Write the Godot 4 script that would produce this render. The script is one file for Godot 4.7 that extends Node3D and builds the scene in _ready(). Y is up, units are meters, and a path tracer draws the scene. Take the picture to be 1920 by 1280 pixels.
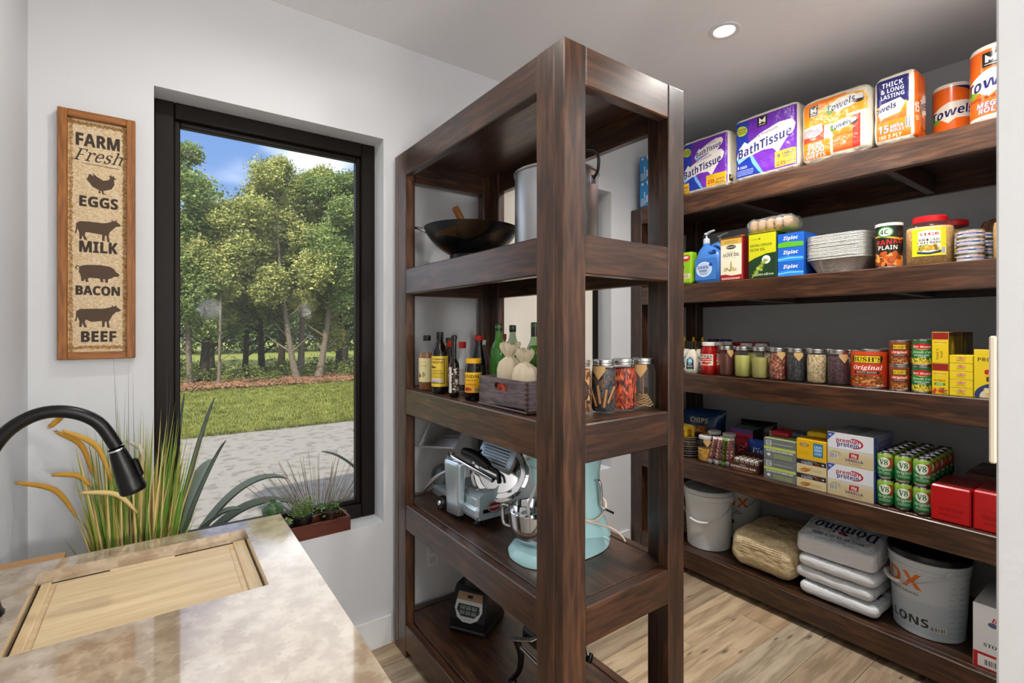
extends Node3D
# A pantry seen from its doorway: island shelf, long wall shelf with groceries, prep counter, window with woods outside.

var rng := RandomNumberGenerator.new()
var names := {}
var mats := {}
var fonts := {}


func _ready() -> void:
	rng.seed = 7
	set_camera()
	set_sky_and_sun()
	set_materials()
	build_room()
	build_lamps()
	build_outside()
	build_island_shelf()
	build_wall_shelf()
	build_counter()
	build_sign()
	build_window_tray()
	build_grass_plant()
	build_island_goods()
	build_appliances()
	build_top_goods()
	build_second_goods()
	build_third_goods()
	build_fourth_goods()
	build_bottom_goods()


func set_camera() -> void:
	var cam := Camera3D.new()
	cam.name = "camera"
	cam.near = 0.05
	cam.far = 400.0
	cam.projection = Camera3D.PROJECTION_FRUSTUM
	cam.size = 2.0 * 640.0 / 923.4 * cam.near
	cam.frustum_offset = Vector2(-3.5 / 923.4, -24.5 / 923.4) * cam.near
	cam.position = Vector3(0, 1.515, 0)
	cam.rotation.y = -deg_to_rad(35.835)
	add_child(cam)
	cam.current = true


func set_sky_and_sun() -> void:
	var we := WorldEnvironment.new()
	we.name = "world_environment"
	var e := Environment.new()
	e.background_mode = Environment.BG_SKY
	e.tonemap_mode = Environment.TONE_MAPPER_LINEAR
	e.tonemap_exposure = 1.0
	e.sdfgi_enabled = true
	e.ssao_enabled = true
	e.ssil_enabled = true
	var sky := Sky.new()
	var sm := PanoramaSkyMaterial.new()
	sm.panorama = cloudy_sky()
	sky.sky_material = sm
	e.sky = sky
	e.background_energy_multiplier = 1.0
	we.environment = e
	add_child(we)
	var sun := DirectionalLight3D.new()
	sun.name = "sun"
	sun.light_color = Color(1.0, 0.95, 0.86)
	sun.light_energy = 2.3
	sun.light_angular_distance = 0.6
	sun.shadow_enabled = true
	add_child(sun)
	sun.look_at_from_position(Vector3(-6, 10, 6.5), Vector3.ZERO)


func cloudy_sky() -> ImageTexture:
	var w := 1024
	var h := 512
	var im := Image.create(w, h, false, Image.FORMAT_RGBF)
	var nz := FastNoiseLite.new()
	nz.seed = 12
	nz.noise_type = FastNoiseLite.TYPE_SIMPLEX_SMOOTH
	nz.frequency = 1.15
	nz.fractal_octaves = 5
	for y in h:
		var el := (0.5 - (y + 0.5) / h) * PI
		var s := sin(el)
		var blue := Color(0.30, 0.50, 0.92).lerp(Color(0.12, 0.28, 0.70), clampf(s * 1.3, 0, 1))
		blue = Color(0.60, 0.70, 0.84).lerp(blue, smoothstep(-0.02, 0.20, s))
		for x in w:
			if s < -0.02:
				im.set_pixel(x, y, Color(0.25, 0.27, 0.24))
				continue
			var az := (x + 0.5) / w * TAU
			var dir := Vector3(cos(az) * cos(el), s, sin(az) * cos(el))
			var q := Vector3(dir.x, dir.y * 2.2, dir.z)
			var n := nz.get_noise_3dv(q * 1.6 + Vector3(5.2, 0.0, 1.7))
			var c := smoothstep(-0.20, 0.28, n + 0.16 * smoothstep(0.22, 0.45, s))
			var c2 := smoothstep(-0.1, 0.6, nz.get_noise_3dv(q * 4.0))
			im.set_pixel(x, y, blue.lerp(Color(2.6, 2.65, 2.72) * (0.75 + 0.4 * c2), c))
	return ImageTexture.create_from_image(im)


# ---------------------------------------------------------------- things, parts, tags
func numbered(n: String) -> String:
	var k: int = names.get(n, 0)
	names[n] = k + 1
	return n if k == 0 else "%s_%03d" % [n, k]


func tag(o: Node, label: String, category := "", group := "", kind := "") -> void:
	if label:
		o.set_meta("label", label)
	if category:
		o.set_meta("category", category)
	if group:
		o.set_meta("group", group)
	if kind:
		o.set_meta("kind", kind)


func thing(called: String, label: String, category: String, at := Vector3.ZERO, turn := 0.0, group := "") -> Node3D:
	var o := Node3D.new()
	o.name = numbered(called)
	add_child(o)
	o.position = at
	o.rotation.y = turn
	tag(o, label, category, group)
	return o


func single(called: String, mesh: Mesh, m: Material, label: String, category: String, at := Vector3.ZERO, turn := 0.0, group := "") -> MeshInstance3D:
	var o := MeshInstance3D.new()
	o.name = numbered(called)
	o.mesh = mesh
	if m:
		o.material_override = m
	add_child(o)
	o.position = at
	o.rotation.y = turn
	tag(o, label, category, group)
	return o


func part(par: Node, called: String, mesh: Mesh, m: Material = null, at := Vector3.ZERO, rot := Vector3.ZERO) -> MeshInstance3D:
	var o := MeshInstance3D.new()
	o.name = called
	o.mesh = mesh
	if m:
		o.material_override = m
	par.add_child(o, true)
	o.position = at
	o.rotation = rot
	return o


func struct(called: String, mesh: Mesh, m: Material, at := Vector3.ZERO) -> MeshInstance3D:
	var o := MeshInstance3D.new()
	o.name = called
	o.mesh = mesh
	if m:
		o.material_override = m
	o.position = at
	add_child(o)
	o.set_meta("kind", "structure")
	return o


func dup(src: Node3D, label: String, at: Vector3, turn := 0.0, called := "") -> Node3D:
	var o: Node3D = src.duplicate()
	var base := String(src.name)
	var cut := RegEx.create_from_string("_\\d{3}$")
	o.name = numbered(called if called else cut.sub(base, ""))
	add_child(o)
	o.position = at
	o.rotation.y = turn
	o.set_meta("label", label)
	return o


# ---------------------------------------------------------------- materials
func C(s: String) -> Color:
	return Color.html(s)


func mat(key: String, col := Color.WHITE, rough := 0.5, metal := 0.0, spec := 0.5) -> StandardMaterial3D:
	if mats.has(key):
		return mats[key]
	var m := StandardMaterial3D.new()
	m.resource_name = key
	m.albedo_color = col
	m.roughness = rough
	m.metallic = metal
	m.metallic_specular = spec
	mats[key] = m
	return m


func plain(hex: String, rough := 0.45, metal := 0.0) -> StandardMaterial3D:
	return mat("%s_%d_%d" % [hex, roundi(rough * 100), roundi(metal * 100)], C(hex), rough, metal)


func printed(tex: Texture2D, rough := 0.4) -> StandardMaterial3D:
	var m := StandardMaterial3D.new()
	m.albedo_texture = tex
	m.roughness = rough
	m.texture_repeat = false
	return m


func glass(key: String, col := Color(1, 1, 1), a := 0.06) -> StandardMaterial3D:
	var m: StandardMaterial3D = mat(key, Color(col.r, col.g, col.b, a), 0.03)
	m.transparency = BaseMaterial3D.TRANSPARENCY_ALPHA
	return m


func noise_tex(freq: float, seed_ := 1, size := 256, octaves := 4, normal := false, bump := 4.0) -> ImageTexture:
	var key := "nt%f_%d_%d_%d_%s" % [freq, seed_, size, octaves, normal]
	if mats.has(key):
		return mats[key]
	var nz := FastNoiseLite.new()
	nz.seed = seed_
	nz.frequency = freq
	nz.fractal_octaves = octaves
	var im := nz.get_seamless_image(size, size)
	im.convert(Image.FORMAT_RGBA8)
	if normal:
		im.bump_map_to_normal_map(bump)
	var t := ImageTexture.create_from_image(im)
	mats[key] = t
	return t


func wood_image(dark: Color, mid: Color, light: Color, seed_: int, rings: float, knots: int) -> ImageTexture:
	var w := 512
	var h := 512
	var im := Image.create(w, h, false, Image.FORMAT_RGB8)
	var a := FastNoiseLite.new()
	a.seed = seed_
	a.frequency = 0.01
	a.fractal_octaves = 3
	var r2 := RandomNumberGenerator.new()
	r2.seed = seed_
	var ks := []
	for i in knots:
		ks.append([Vector2(r2.randf_range(0.1, 0.65) * w, r2.randf() * h), r2.randf_range(7, 13)])
	for y in h:
		for x0 in w:
			# the last quarter fades into what comes before the first column, so that the grain repeats without a seam
			var fade := clampf((x0 - 0.75 * w) / (0.25 * w), 0.0, 1.0)
			var col := Color.BLACK
			for pass_ in (2 if fade > 0.0 else 1):
				var x := float(x0 - pass_ * w)
				var yy := float(y)
				var knot := 0.0
				for k in ks:
					var d: Vector2 = Vector2(x, y) - k[0]
					var kr: float = k[1]
					if absf(d.x) > kr * 12.0 or absf(d.y) > kr * 6.0:
						continue
					var g := exp(-(d.x * d.x) / (kr * kr * 22.0) - (d.y * d.y) / (kr * kr * 5.0))
					yy += signf(d.y) * g * kr * 1.6
					knot = maxf(knot, exp(-(d.x * d.x * 0.35 + d.y * d.y) / (kr * kr * 0.4)))
				var n := a.get_noise_2d(x * 0.55, yy * 2.2)
				var band := 0.5 + 0.5 * sin((yy * 0.085 + n * 5.5) * rings)
				var fine := a.get_noise_2d(x * 1.6 + 900.0, yy * 42.0) * 0.5 + 0.5
				var big := a.get_noise_2d(x * 0.5 + 300.0, yy * 1.1 + 77.0) * 0.5 + 0.5
				var t := clampf(band * 0.35 + fine * 0.42 + big * 0.5 - 0.18, 0.0, 1.0)
				var c := dark.lerp(mid, clampf(t * 2.0, 0, 1)).lerp(light, clampf(t * 2.0 - 1.0, 0, 1))
				c = c.lerp(dark * 0.55, knot * 0.8)
				col = c if pass_ == 0 else col.lerp(c, fade)
			im.set_pixel(x0, y, col)
	return ImageTexture.create_from_image(im)


func set_materials() -> void:
	var wt := wood_image(C("24150c"), C("4a2f1d"), C("825837"), 5, 0.8, 6)
	for i in 4:
		var m := mat("walnut%d" % i, Color.WHITE, 0.36)
		m.albedo_texture = wt
		m.albedo_color = [Color(0.88, 0.84, 0.82), Color(1, 0.97, 0.95), Color(0.78, 0.75, 0.76), Color(0.93, 0.91, 0.92)][i]
		m.uv1_scale = Vector3(1.0, 2.6, 1)
		m.metallic_specular = 0.5
		m.heightmap_enabled = true
		m.heightmap_texture = wt
		m.heightmap_scale = 0.04
		m.clearcoat_enabled = true
		m.clearcoat = 0.4
		m.clearcoat_roughness = 0.22
	var ft := wood_image(C("94816d"), C("c2ad92"), C("dfcfb4"), 21, 0.6, 8)
	for i in 5:
		var m := mat("oak%d" % i, [Color(1, 0.98, 0.94), Color(0.86, 0.84, 0.82), Color(0.95, 0.9, 0.84), Color(0.76, 0.73, 0.71), Color(0.93, 0.94, 0.95)][i], 0.42)
		m.albedo_texture = ft
		m.uv1_scale = Vector3(0.9, 2.6, 1)
	var bt := wood_image(C("cdb48e"), C("dccaa8"), C("e8dabd"), 33, 0.5, 0)
	var b := mat("bamboo", Color(1, 0.97, 0.92), 0.45)
	b.albedo_texture = bt
	b.uv1_scale = Vector3(1.5, 5.0, 1)
	var st := wood_image(C("6b3d16"), C("92591f"), C("ab7130"), 44, 0.8, 2)
	var s := mat("signwood", Color(1, 1, 1), 0.5)
	s.albedo_texture = st
	s.uv1_scale = Vector3(2.0, 4.0, 1)
	var w := mat("wall", C("d3d5d8"), 0.7, 0.0, 0.3)
	w.normal_enabled = true
	w.normal_texture = noise_tex(0.06, 3, 256, 3, true, 2.0)
	w.normal_scale = 0.12
	w.uv1_triplanar = true
	w.uv1_world_triplanar = true
	w.uv1_scale = Vector3(3, 3, 3)
	var ce := mat("ceiling", C("f0f0f2"), 0.8, 0.0, 0.3)
	ce.normal_enabled = true
	ce.normal_texture = w.normal_texture
	ce.normal_scale = 0.15
	ce.uv1_triplanar = true
	ce.uv1_world_triplanar = true
	ce.uv1_scale = Vector3(3, 3, 3)
	var cr := mat("crate_stain", Color.WHITE, 0.5)
	cr.albedo_texture = wood_image(C("352b30"), C("665a60"), C("8d7b74"), 61, 0.8, 2)
	cr.uv1_scale = Vector3(3.0, 6.0, 1)
	mat("white_trim", C("e0e1e2"), 0.45)
	mat("bronze", C("16100d"), 0.45, 0.0, 0.3)
	mat("steel", C("c9cbcd"), 0.22, 1.0)
	mat("brushed", C("b9bbbe"), 0.34, 1.0)
	mat("chrome", C("d8dadd"), 0.08, 1.0)
	mat("black_metal", C("0c0c0d"), 0.33, 0.4)
	mat("black_plastic", C("0d0d0f"), 0.35)
	mat("tin", C("c6c6c4"), 0.28, 1.0)
	glass("clear_glass", Color(0.96, 0.99, 0.98), 0.015).metallic_specular = 0.32
	glass("pane", Color(0.95, 1.0, 0.98), 0.02).metallic_specular = 0.08
	glass("wrap", Color(1, 1, 1), 0.07)
	var stone := mat("stone", Color.WHITE, 0.10)
	stone.albedo_texture = stone_image()
	stone.uv1_triplanar = true
	stone.uv1_world_triplanar = true
	stone.uv1_scale = Vector3(2.1, 2.1, 2.1)
	stone.metallic_specular = 0.85
	stone.clearcoat_enabled = true
	stone.clearcoat = 1.0
	stone.clearcoat_roughness = 0.03


func stone_image() -> ImageTexture:
	var n := 512
	var a := FastNoiseLite.new()
	a.seed = 9
	a.frequency = 0.013
	a.fractal_octaves = 5
	a.domain_warp_enabled = true
	a.domain_warp_amplitude = 40.0
	var b := FastNoiseLite.new()
	b.seed = 19
	b.frequency = 0.007
	b.fractal_type = FastNoiseLite.FRACTAL_RIDGED
	b.fractal_octaves = 4
	var base := a.get_seamless_image(n, n)
	var vein := b.get_seamless_image(n, n)
	var im := Image.create(n, n, false, Image.FORMAT_RGB8)
	for y in n:
		for x in n:
			var c := C("9c876f").lerp(C("bcac95"), smoothstep(0.2, 0.8, base.get_pixel(x, y).r))
			im.set_pixel(x, y, c.lerp(C("84684f"), smoothstep(0.72, 1.0, vein.get_pixel(x, y).r) * 0.3))
	return ImageTexture.create_from_image(im)


# ---------------------------------------------------------------- mesh accumulator
class MB:
	var v := PackedVector3Array()
	var n := PackedVector3Array()
	var t := PackedVector2Array()
	var ix := PackedInt32Array()
	var off := Vector2.ZERO
	var xf := Transform3D.IDENTITY

	func put(p: Vector3, nn: Vector3, uv: Vector2) -> int:
		v.append(xf * p)
		n.append((xf.basis * nn).normalized())
		t.append(uv + off)
		return v.size() - 1

	func face(a: int, b: int, c: int) -> void:
		if (v[c] - v[a]).cross(v[b] - v[a]).dot(n[a] + n[b] + n[c]) < 0.0:
			ix.append_array([a, c, b])
		else:
			ix.append_array([a, b, c])

	func quad(a: Vector3, b: Vector3, c: Vector3, d: Vector3, nn: Vector3, uv := [Vector2(0, 1), Vector2(1, 1), Vector2(1, 0), Vector2(0, 0)]) -> void:
		var k := put(a, nn, uv[0])
		put(b, nn, uv[1])
		put(c, nn, uv[2])
		put(d, nn, uv[3])
		face(k, k + 1, k + 2)
		face(k, k + 2, k + 3)

	func tri(a: Vector3, b: Vector3, c: Vector3, nn: Vector3, uv := [Vector2(0, 1), Vector2(1, 1), Vector2(1, 0)]) -> void:
		var k := put(a, nn, uv[0])
		put(b, nn, uv[1])
		put(c, nn, uv[2])
		face(k, k + 1, k + 2)

	func box(c: Vector3, s: Vector3, b := 0.002) -> void:
		var h := s * 0.5
		b = minf(b, minf(h.x, minf(h.y, h.z)) * 0.9)
		var L := int(s.max_axis_index())
		for ax in 3:
			var a := (ax + 1) % 3
			var d := (ax + 2) % 3
			for sg in [-1.0, 1.0]:
				var nn := Vector3.ZERO
				nn[ax] = sg
				var q := []
				var uv := []
				for k in [[-1, -1], [1, -1], [1, 1], [-1, 1]]:
					var p := Vector3.ZERO
					p[ax] = sg * h[ax]
					p[a] = k[0] * (h[a] - b)
					p[d] = k[1] * (h[d] - b)
					q.append(c + p)
					uv.append(Vector2(p[L], p[3 - ax - L]) if ax != L else Vector2(p[a], p[d]))
				quad(q[0], q[1], q[2], q[3], nn, uv)
			if b <= 0.0:
				continue
			for si in [-1.0, 1.0]:
				for sj in [-1.0, 1.0]:
					var nn := Vector3.ZERO
					nn[a] = si
					nn[d] = sj
					var q := []
					var uv := []
					for k in [[0, -1], [0, 1], [1, 1], [1, -1]]:
						var p := Vector3.ZERO
						p[a] = si * (h[a] - (b if k[0] else 0.0))
						p[d] = sj * (h[d] - (0.0 if k[0] else b))
						p[ax] = k[1] * (h[ax] - b)
						q.append(c + p)
						uv.append(Vector2(p[L], p[(L + 1) % 3]))
					quad(q[0], q[1], q[2], q[3], nn.normalized(), uv)
		if b > 0.0:
			for i in [-1.0, 1.0]:
				for j in [-1.0, 1.0]:
					for k in [-1.0, 1.0]:
						var e := Vector3(i * h.x, j * h.y, k * h.z)
						var q := []
						for ax in 3:
							var p := e
							p[(ax + 1) % 3] -= signf(e[(ax + 1) % 3]) * b
							p[(ax + 2) % 3] -= signf(e[(ax + 2) % 3]) * b
							q.append(c + p)
						tri(q[0], q[1], q[2], e.sign().normalized(), [Vector2.ZERO, Vector2.ZERO, Vector2.ZERO])

	# profile of (radius, height), bottom to top; u runs round with 0.5 towards -X
	func lathe(prof: Array, seg := 28, u0 := 0.0, u1 := 1.0, sharp := 0.75) -> void:
		var m := prof.size()
		var dirs := []
		var lens := [0.0]
		for i in m - 1:
			var e: Vector2 = prof[i + 1] - prof[i]
			lens.append(lens[i] + e.length())
			dirs.append(Vector2(e.y, -e.x).normalized())
		var total: float = maxf(lens[m - 1], 1e-6)
		for i in m - 1:
			var n0: Vector2 = dirs[i]
			var n1: Vector2 = dirs[i]
			if i > 0 and dirs[i - 1].dot(dirs[i]) > sharp:
				n0 = (dirs[i - 1] + dirs[i]).normalized()
			if i < m - 2 and dirs[i + 1].dot(dirs[i]) > sharp:
				n1 = (dirs[i + 1] + dirs[i]).normalized()
			var first := v.size()
			for k in seg + 1:
				var u := lerpf(u0, u1, float(k) / seg)
				var f := TAU * (u - 0.5)
				var o := Vector3(-cos(f), 0, sin(f))
				put(o * prof[i].x + Vector3(0, prof[i].y, 0), o * n0.x + Vector3(0, n0.y, 0), Vector2(u, 1.0 - lens[i] / total))
				put(o * prof[i + 1].x + Vector3(0, prof[i + 1].y, 0), o * n1.x + Vector3(0, n1.y, 0), Vector2(u, 1.0 - lens[i + 1] / total))
			for k in seg:
				var q := first + 2 * k
				if prof[i].x > 1e-6:
					face(q, q + 1, q + 2)
				if prof[i + 1].x > 1e-6:
					face(q + 1, q + 3, q + 2)

	func tube(pts: Array, rad, seg := 10, caps := true) -> void:
		var m := pts.size()
		var side := Vector3.ZERO
		var first := v.size()
		var run := 0.0
		for i in m:
			var fwd: Vector3 = (pts[mini(i + 1, m - 1)] - pts[maxi(i - 1, 0)]).normalized()
			if side == Vector3.ZERO:
				side = fwd.cross(Vector3.UP if absf(fwd.y) < 0.95 else Vector3.RIGHT).normalized()
			side = (side - fwd * side.dot(fwd)).normalized()
			var up := fwd.cross(side)
			var r: float = rad[i] if rad is Array else rad
			if i > 0:
				run += (pts[i] - pts[i - 1]).length()
			for k in seg + 1:
				var f := TAU * k / seg
				var o := side * cos(f) + up * sin(f)
				put(pts[i] + o * r, o, Vector2(run, float(k) / seg))
		for i in m - 1:
			for k in seg:
				var q := first + i * (seg + 1) + k
				face(q, q + 1, q + seg + 1)
				face(q + 1, q + seg + 2, q + seg + 1)
		if caps:
			for e in [0, m - 1]:
				var fwd: Vector3 = (pts[1] - pts[0]).normalized() if e == 0 else (pts[m - 1] - pts[m - 2]).normalized()
				var nn := -fwd if e == 0 else fwd
				var cen := put(pts[e], nn, Vector2(0.5, 0.5))
				var ring := []
				for k in seg + 1:
					ring.append(cen + 1 + k)
					var p: Vector3 = xf.affine_inverse() * v[first + e * (seg + 1) + k]
					put(p, nn, Vector2(0.5, 0.5))
				for k in seg:
					face(cen, ring[k], ring[k + 1])

	# polygon in XY pushed along Z from z0 to z1
	func extrude(poly: PackedVector2Array, z0: float, z1: float) -> void:
		var tr := Geometry2D.triangulate_polygon(poly)
		for z in [z0, z1]:
			var nn := Vector3(0, 0, signf(z - (z0 + z1) * 0.5))
			var k := v.size()
			for p in poly:
				put(Vector3(p.x, p.y, z), nn, p)
			for i in range(0, tr.size(), 3):
				face(k + tr[i], k + tr[i + 1], k + tr[i + 2])
		var cw := Geometry2D.is_polygon_clockwise(poly)
		for i in poly.size():
			var a := poly[i]
			var b := poly[(i + 1) % poly.size()]
			var e := b - a
			var nn := Vector3(e.y, -e.x, 0).normalized() * (-1.0 if cw else 1.0)
			quad(Vector3(a.x, a.y, z0), Vector3(b.x, b.y, z0), Vector3(b.x, b.y, z1), Vector3(a.x, a.y, z1), nn, [Vector2(0, z0), Vector2(e.length(), z0), Vector2(e.length(), z1), Vector2(0, z1)])

	func into(am: ArrayMesh, m: Material = null) -> void:
		if v.is_empty():
			return
		var a := []
		a.resize(Mesh.ARRAY_MAX)
		a[Mesh.ARRAY_VERTEX] = v
		a[Mesh.ARRAY_NORMAL] = n
		a[Mesh.ARRAY_TEX_UV] = t
		a[Mesh.ARRAY_INDEX] = ix
		am.add_surface_from_arrays(Mesh.PRIMITIVE_TRIANGLES, a)
		if m:
			am.surface_set_material(am.get_surface_count() - 1, m)

	func mesh(m: Material = null) -> ArrayMesh:
		var am := ArrayMesh.new()
		into(am, m)
		return am


func box_mesh(c: Vector3, s: Vector3, b := 0.002) -> ArrayMesh:
	var k := MB.new()
	k.off = Vector2(rng.randf(), rng.randf())
	k.box(c, s, b)
	return k.mesh()


func lathe_mesh(prof: Array, seg := 28, u0 := 0.0, u1 := 1.0) -> ArrayMesh:
	var k := MB.new()
	k.lathe(prof, seg, u0, u1)
	return k.mesh()


func tube_mesh(pts: Array, rad, seg := 10) -> ArrayMesh:
	var k := MB.new()
	k.tube(pts, rad, seg)
	return k.mesh()


func prof(a: Array) -> Array:
	var o := []
	for i in range(0, a.size(), 2):
		o.append(Vector2(a[i], a[i + 1]))
	return o


func smooth_path(pts: Array, steps := 6) -> Array:
	var c := Curve3D.new()
	for i in pts.size():
		var d: Vector3 = (pts[mini(i + 1, pts.size() - 1)] - pts[maxi(i - 1, 0)]) / 6.0
		c.add_point(pts[i], -d, d)
	var o := []
	for i in (pts.size() - 1) * steps + 1:
		o.append(c.samplef(float(i) / steps))
	return o


# A carton: base at y = 0, front towards -X. mm: front, right (+Z), top, body
func carton(s: Vector3, mm: Dictionary, b := 0.0015) -> ArrayMesh:
	var h := s * 0.5
	var c := Vector3(0, h.y, 0)
	var am := ArrayMesh.new()
	var rest := MB.new()
	rest.box(c, s, b)
	var keep := PackedInt32Array()
	for i in range(0, rest.ix.size(), 3):
		var nn := rest.n[rest.ix[i]]
		if (nn.x < -0.99 and mm.has("front")) or (nn.z > 0.99 and mm.has("right")) or (nn.y > 0.99 and mm.has("top")) or (nn.z < -0.99 and mm.has("right")):
			continue
		keep.append_array([rest.ix[i], rest.ix[i + 1], rest.ix[i + 2]])
	rest.ix = keep
	rest.into(am, mm.body)
	if mm.has("front"):
		var k := MB.new()
		k.quad(c + Vector3(-h.x, -h.y + b, -h.z + b), c + Vector3(-h.x, -h.y + b, h.z - b), c + Vector3(-h.x, h.y - b, h.z - b), c + Vector3(-h.x, h.y - b, -h.z + b), Vector3.LEFT)
		k.into(am, mm.front)
	if mm.has("right"):
		var k := MB.new()
		k.quad(c + Vector3(-h.x + b, -h.y + b, h.z), c + Vector3(h.x - b, -h.y + b, h.z), c + Vector3(h.x - b, h.y - b, h.z), c + Vector3(-h.x + b, h.y - b, h.z), Vector3.BACK)
		k.quad(c + Vector3(h.x - b, -h.y + b, -h.z), c + Vector3(-h.x + b, -h.y + b, -h.z), c + Vector3(-h.x + b, h.y - b, -h.z), c + Vector3(h.x - b, h.y - b, -h.z), Vector3.FORWARD)
		k.into(am, mm.right)
	if mm.has("top"):
		var k := MB.new()
		k.quad(c + Vector3(-h.x + b, h.y, -h.z + b), c + Vector3(-h.x + b, h.y, h.z - b), c + Vector3(h.x - b, h.y, h.z - b), c + Vector3(h.x - b, h.y, -h.z + b), Vector3.UP)
		k.into(am, mm.top)
	return am


# A soft rounded block (sack, wrapped pack): base at y = 0; surfaces as for carton
func soft(s: Vector3, r: float, amp: float, freq: float, seed_: int, mm: Dictionary, n := 14, pinch := 0.0, slope := 0.0) -> ArrayMesh:
	var h := s * 0.5
	r = minf(r, minf(h.x, minf(h.y, h.z)))
	var nz := FastNoiseLite.new()
	nz.seed = seed_
	nz.frequency = freq
	nz.fractal_octaves = 3
	var am := ArrayMesh.new()
	var kinds := {}
	var at := func(q: Vector3) -> Vector3:
		var inner := q.clamp(-h + Vector3.ONE * r, h - Vector3.ONE * r)
		var d := (q - inner).normalized()
		var p := inner + d * (r + amp * nz.get_noise_3dv(q))
		if pinch > 0.0:
			var e := absf(p.z) / h.z
			p.y *= 1.0 - pinch * e * e * e
		if slope > 0.0:
			p.y = -h.y + (p.y + h.y) * lerpf(1.0 - slope, 1.0, clampf((p.x + h.x) / (2.0 * h.x), 0.0, 1.0))
		return p
	for ax in 3:
		for sg in [-1.0, 1.0]:
			var k: String = "body"
			if ax == 0 and sg < 0:
				k = "front"
			elif ax == 2 and sg > 0:
				k = "right"
			elif ax == 1 and sg > 0:
				k = "top"
			if not mm.has(k):
				k = "body"
			if not kinds.has(k):
				kinds[k] = MB.new()
			var mb: MB = kinds[k]
			var a := 2 if ax == 0 else 0
			var d := 2 if ax == 1 else 1
			if ax == 1:
				a = 2
				d = 0
			var first := mb.v.size()
			for j in n + 1:
				for i in n + 1:
					var uv := Vector2(float(i) / n, float(j) / n)
					var q := Vector3.ZERO
					q[ax] = sg * h[ax]
					q[a] = (uv.x * 2 - 1) * h[a]
					q[d] = (uv.y * 2 - 1) * h[d]
					var e1 := Vector3.ZERO
					e1[a] = 0.004
					var e2 := Vector3.ZERO
					e2[d] = 0.004
					var nn: Vector3 = (at.call(q + e1) - at.call(q - e1)).cross(at.call(q + e2) - at.call(q - e2)).normalized()
					if nn[ax] * sg < 0.0:
						nn = -nn
					mb.put(at.call(q) + Vector3(0, h.y, 0), nn, Vector2(uv.x, 1.0 - uv.y))
			for j in n:
				for i in n:
					var q := first + j * (n + 1) + i
					mb.face(q, q + 1, q + n + 1)
					mb.face(q + 1, q + n + 2, q + n + 1)
	for k in kinds:
		kinds[k].into(am, mm[k])
	return am


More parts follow.
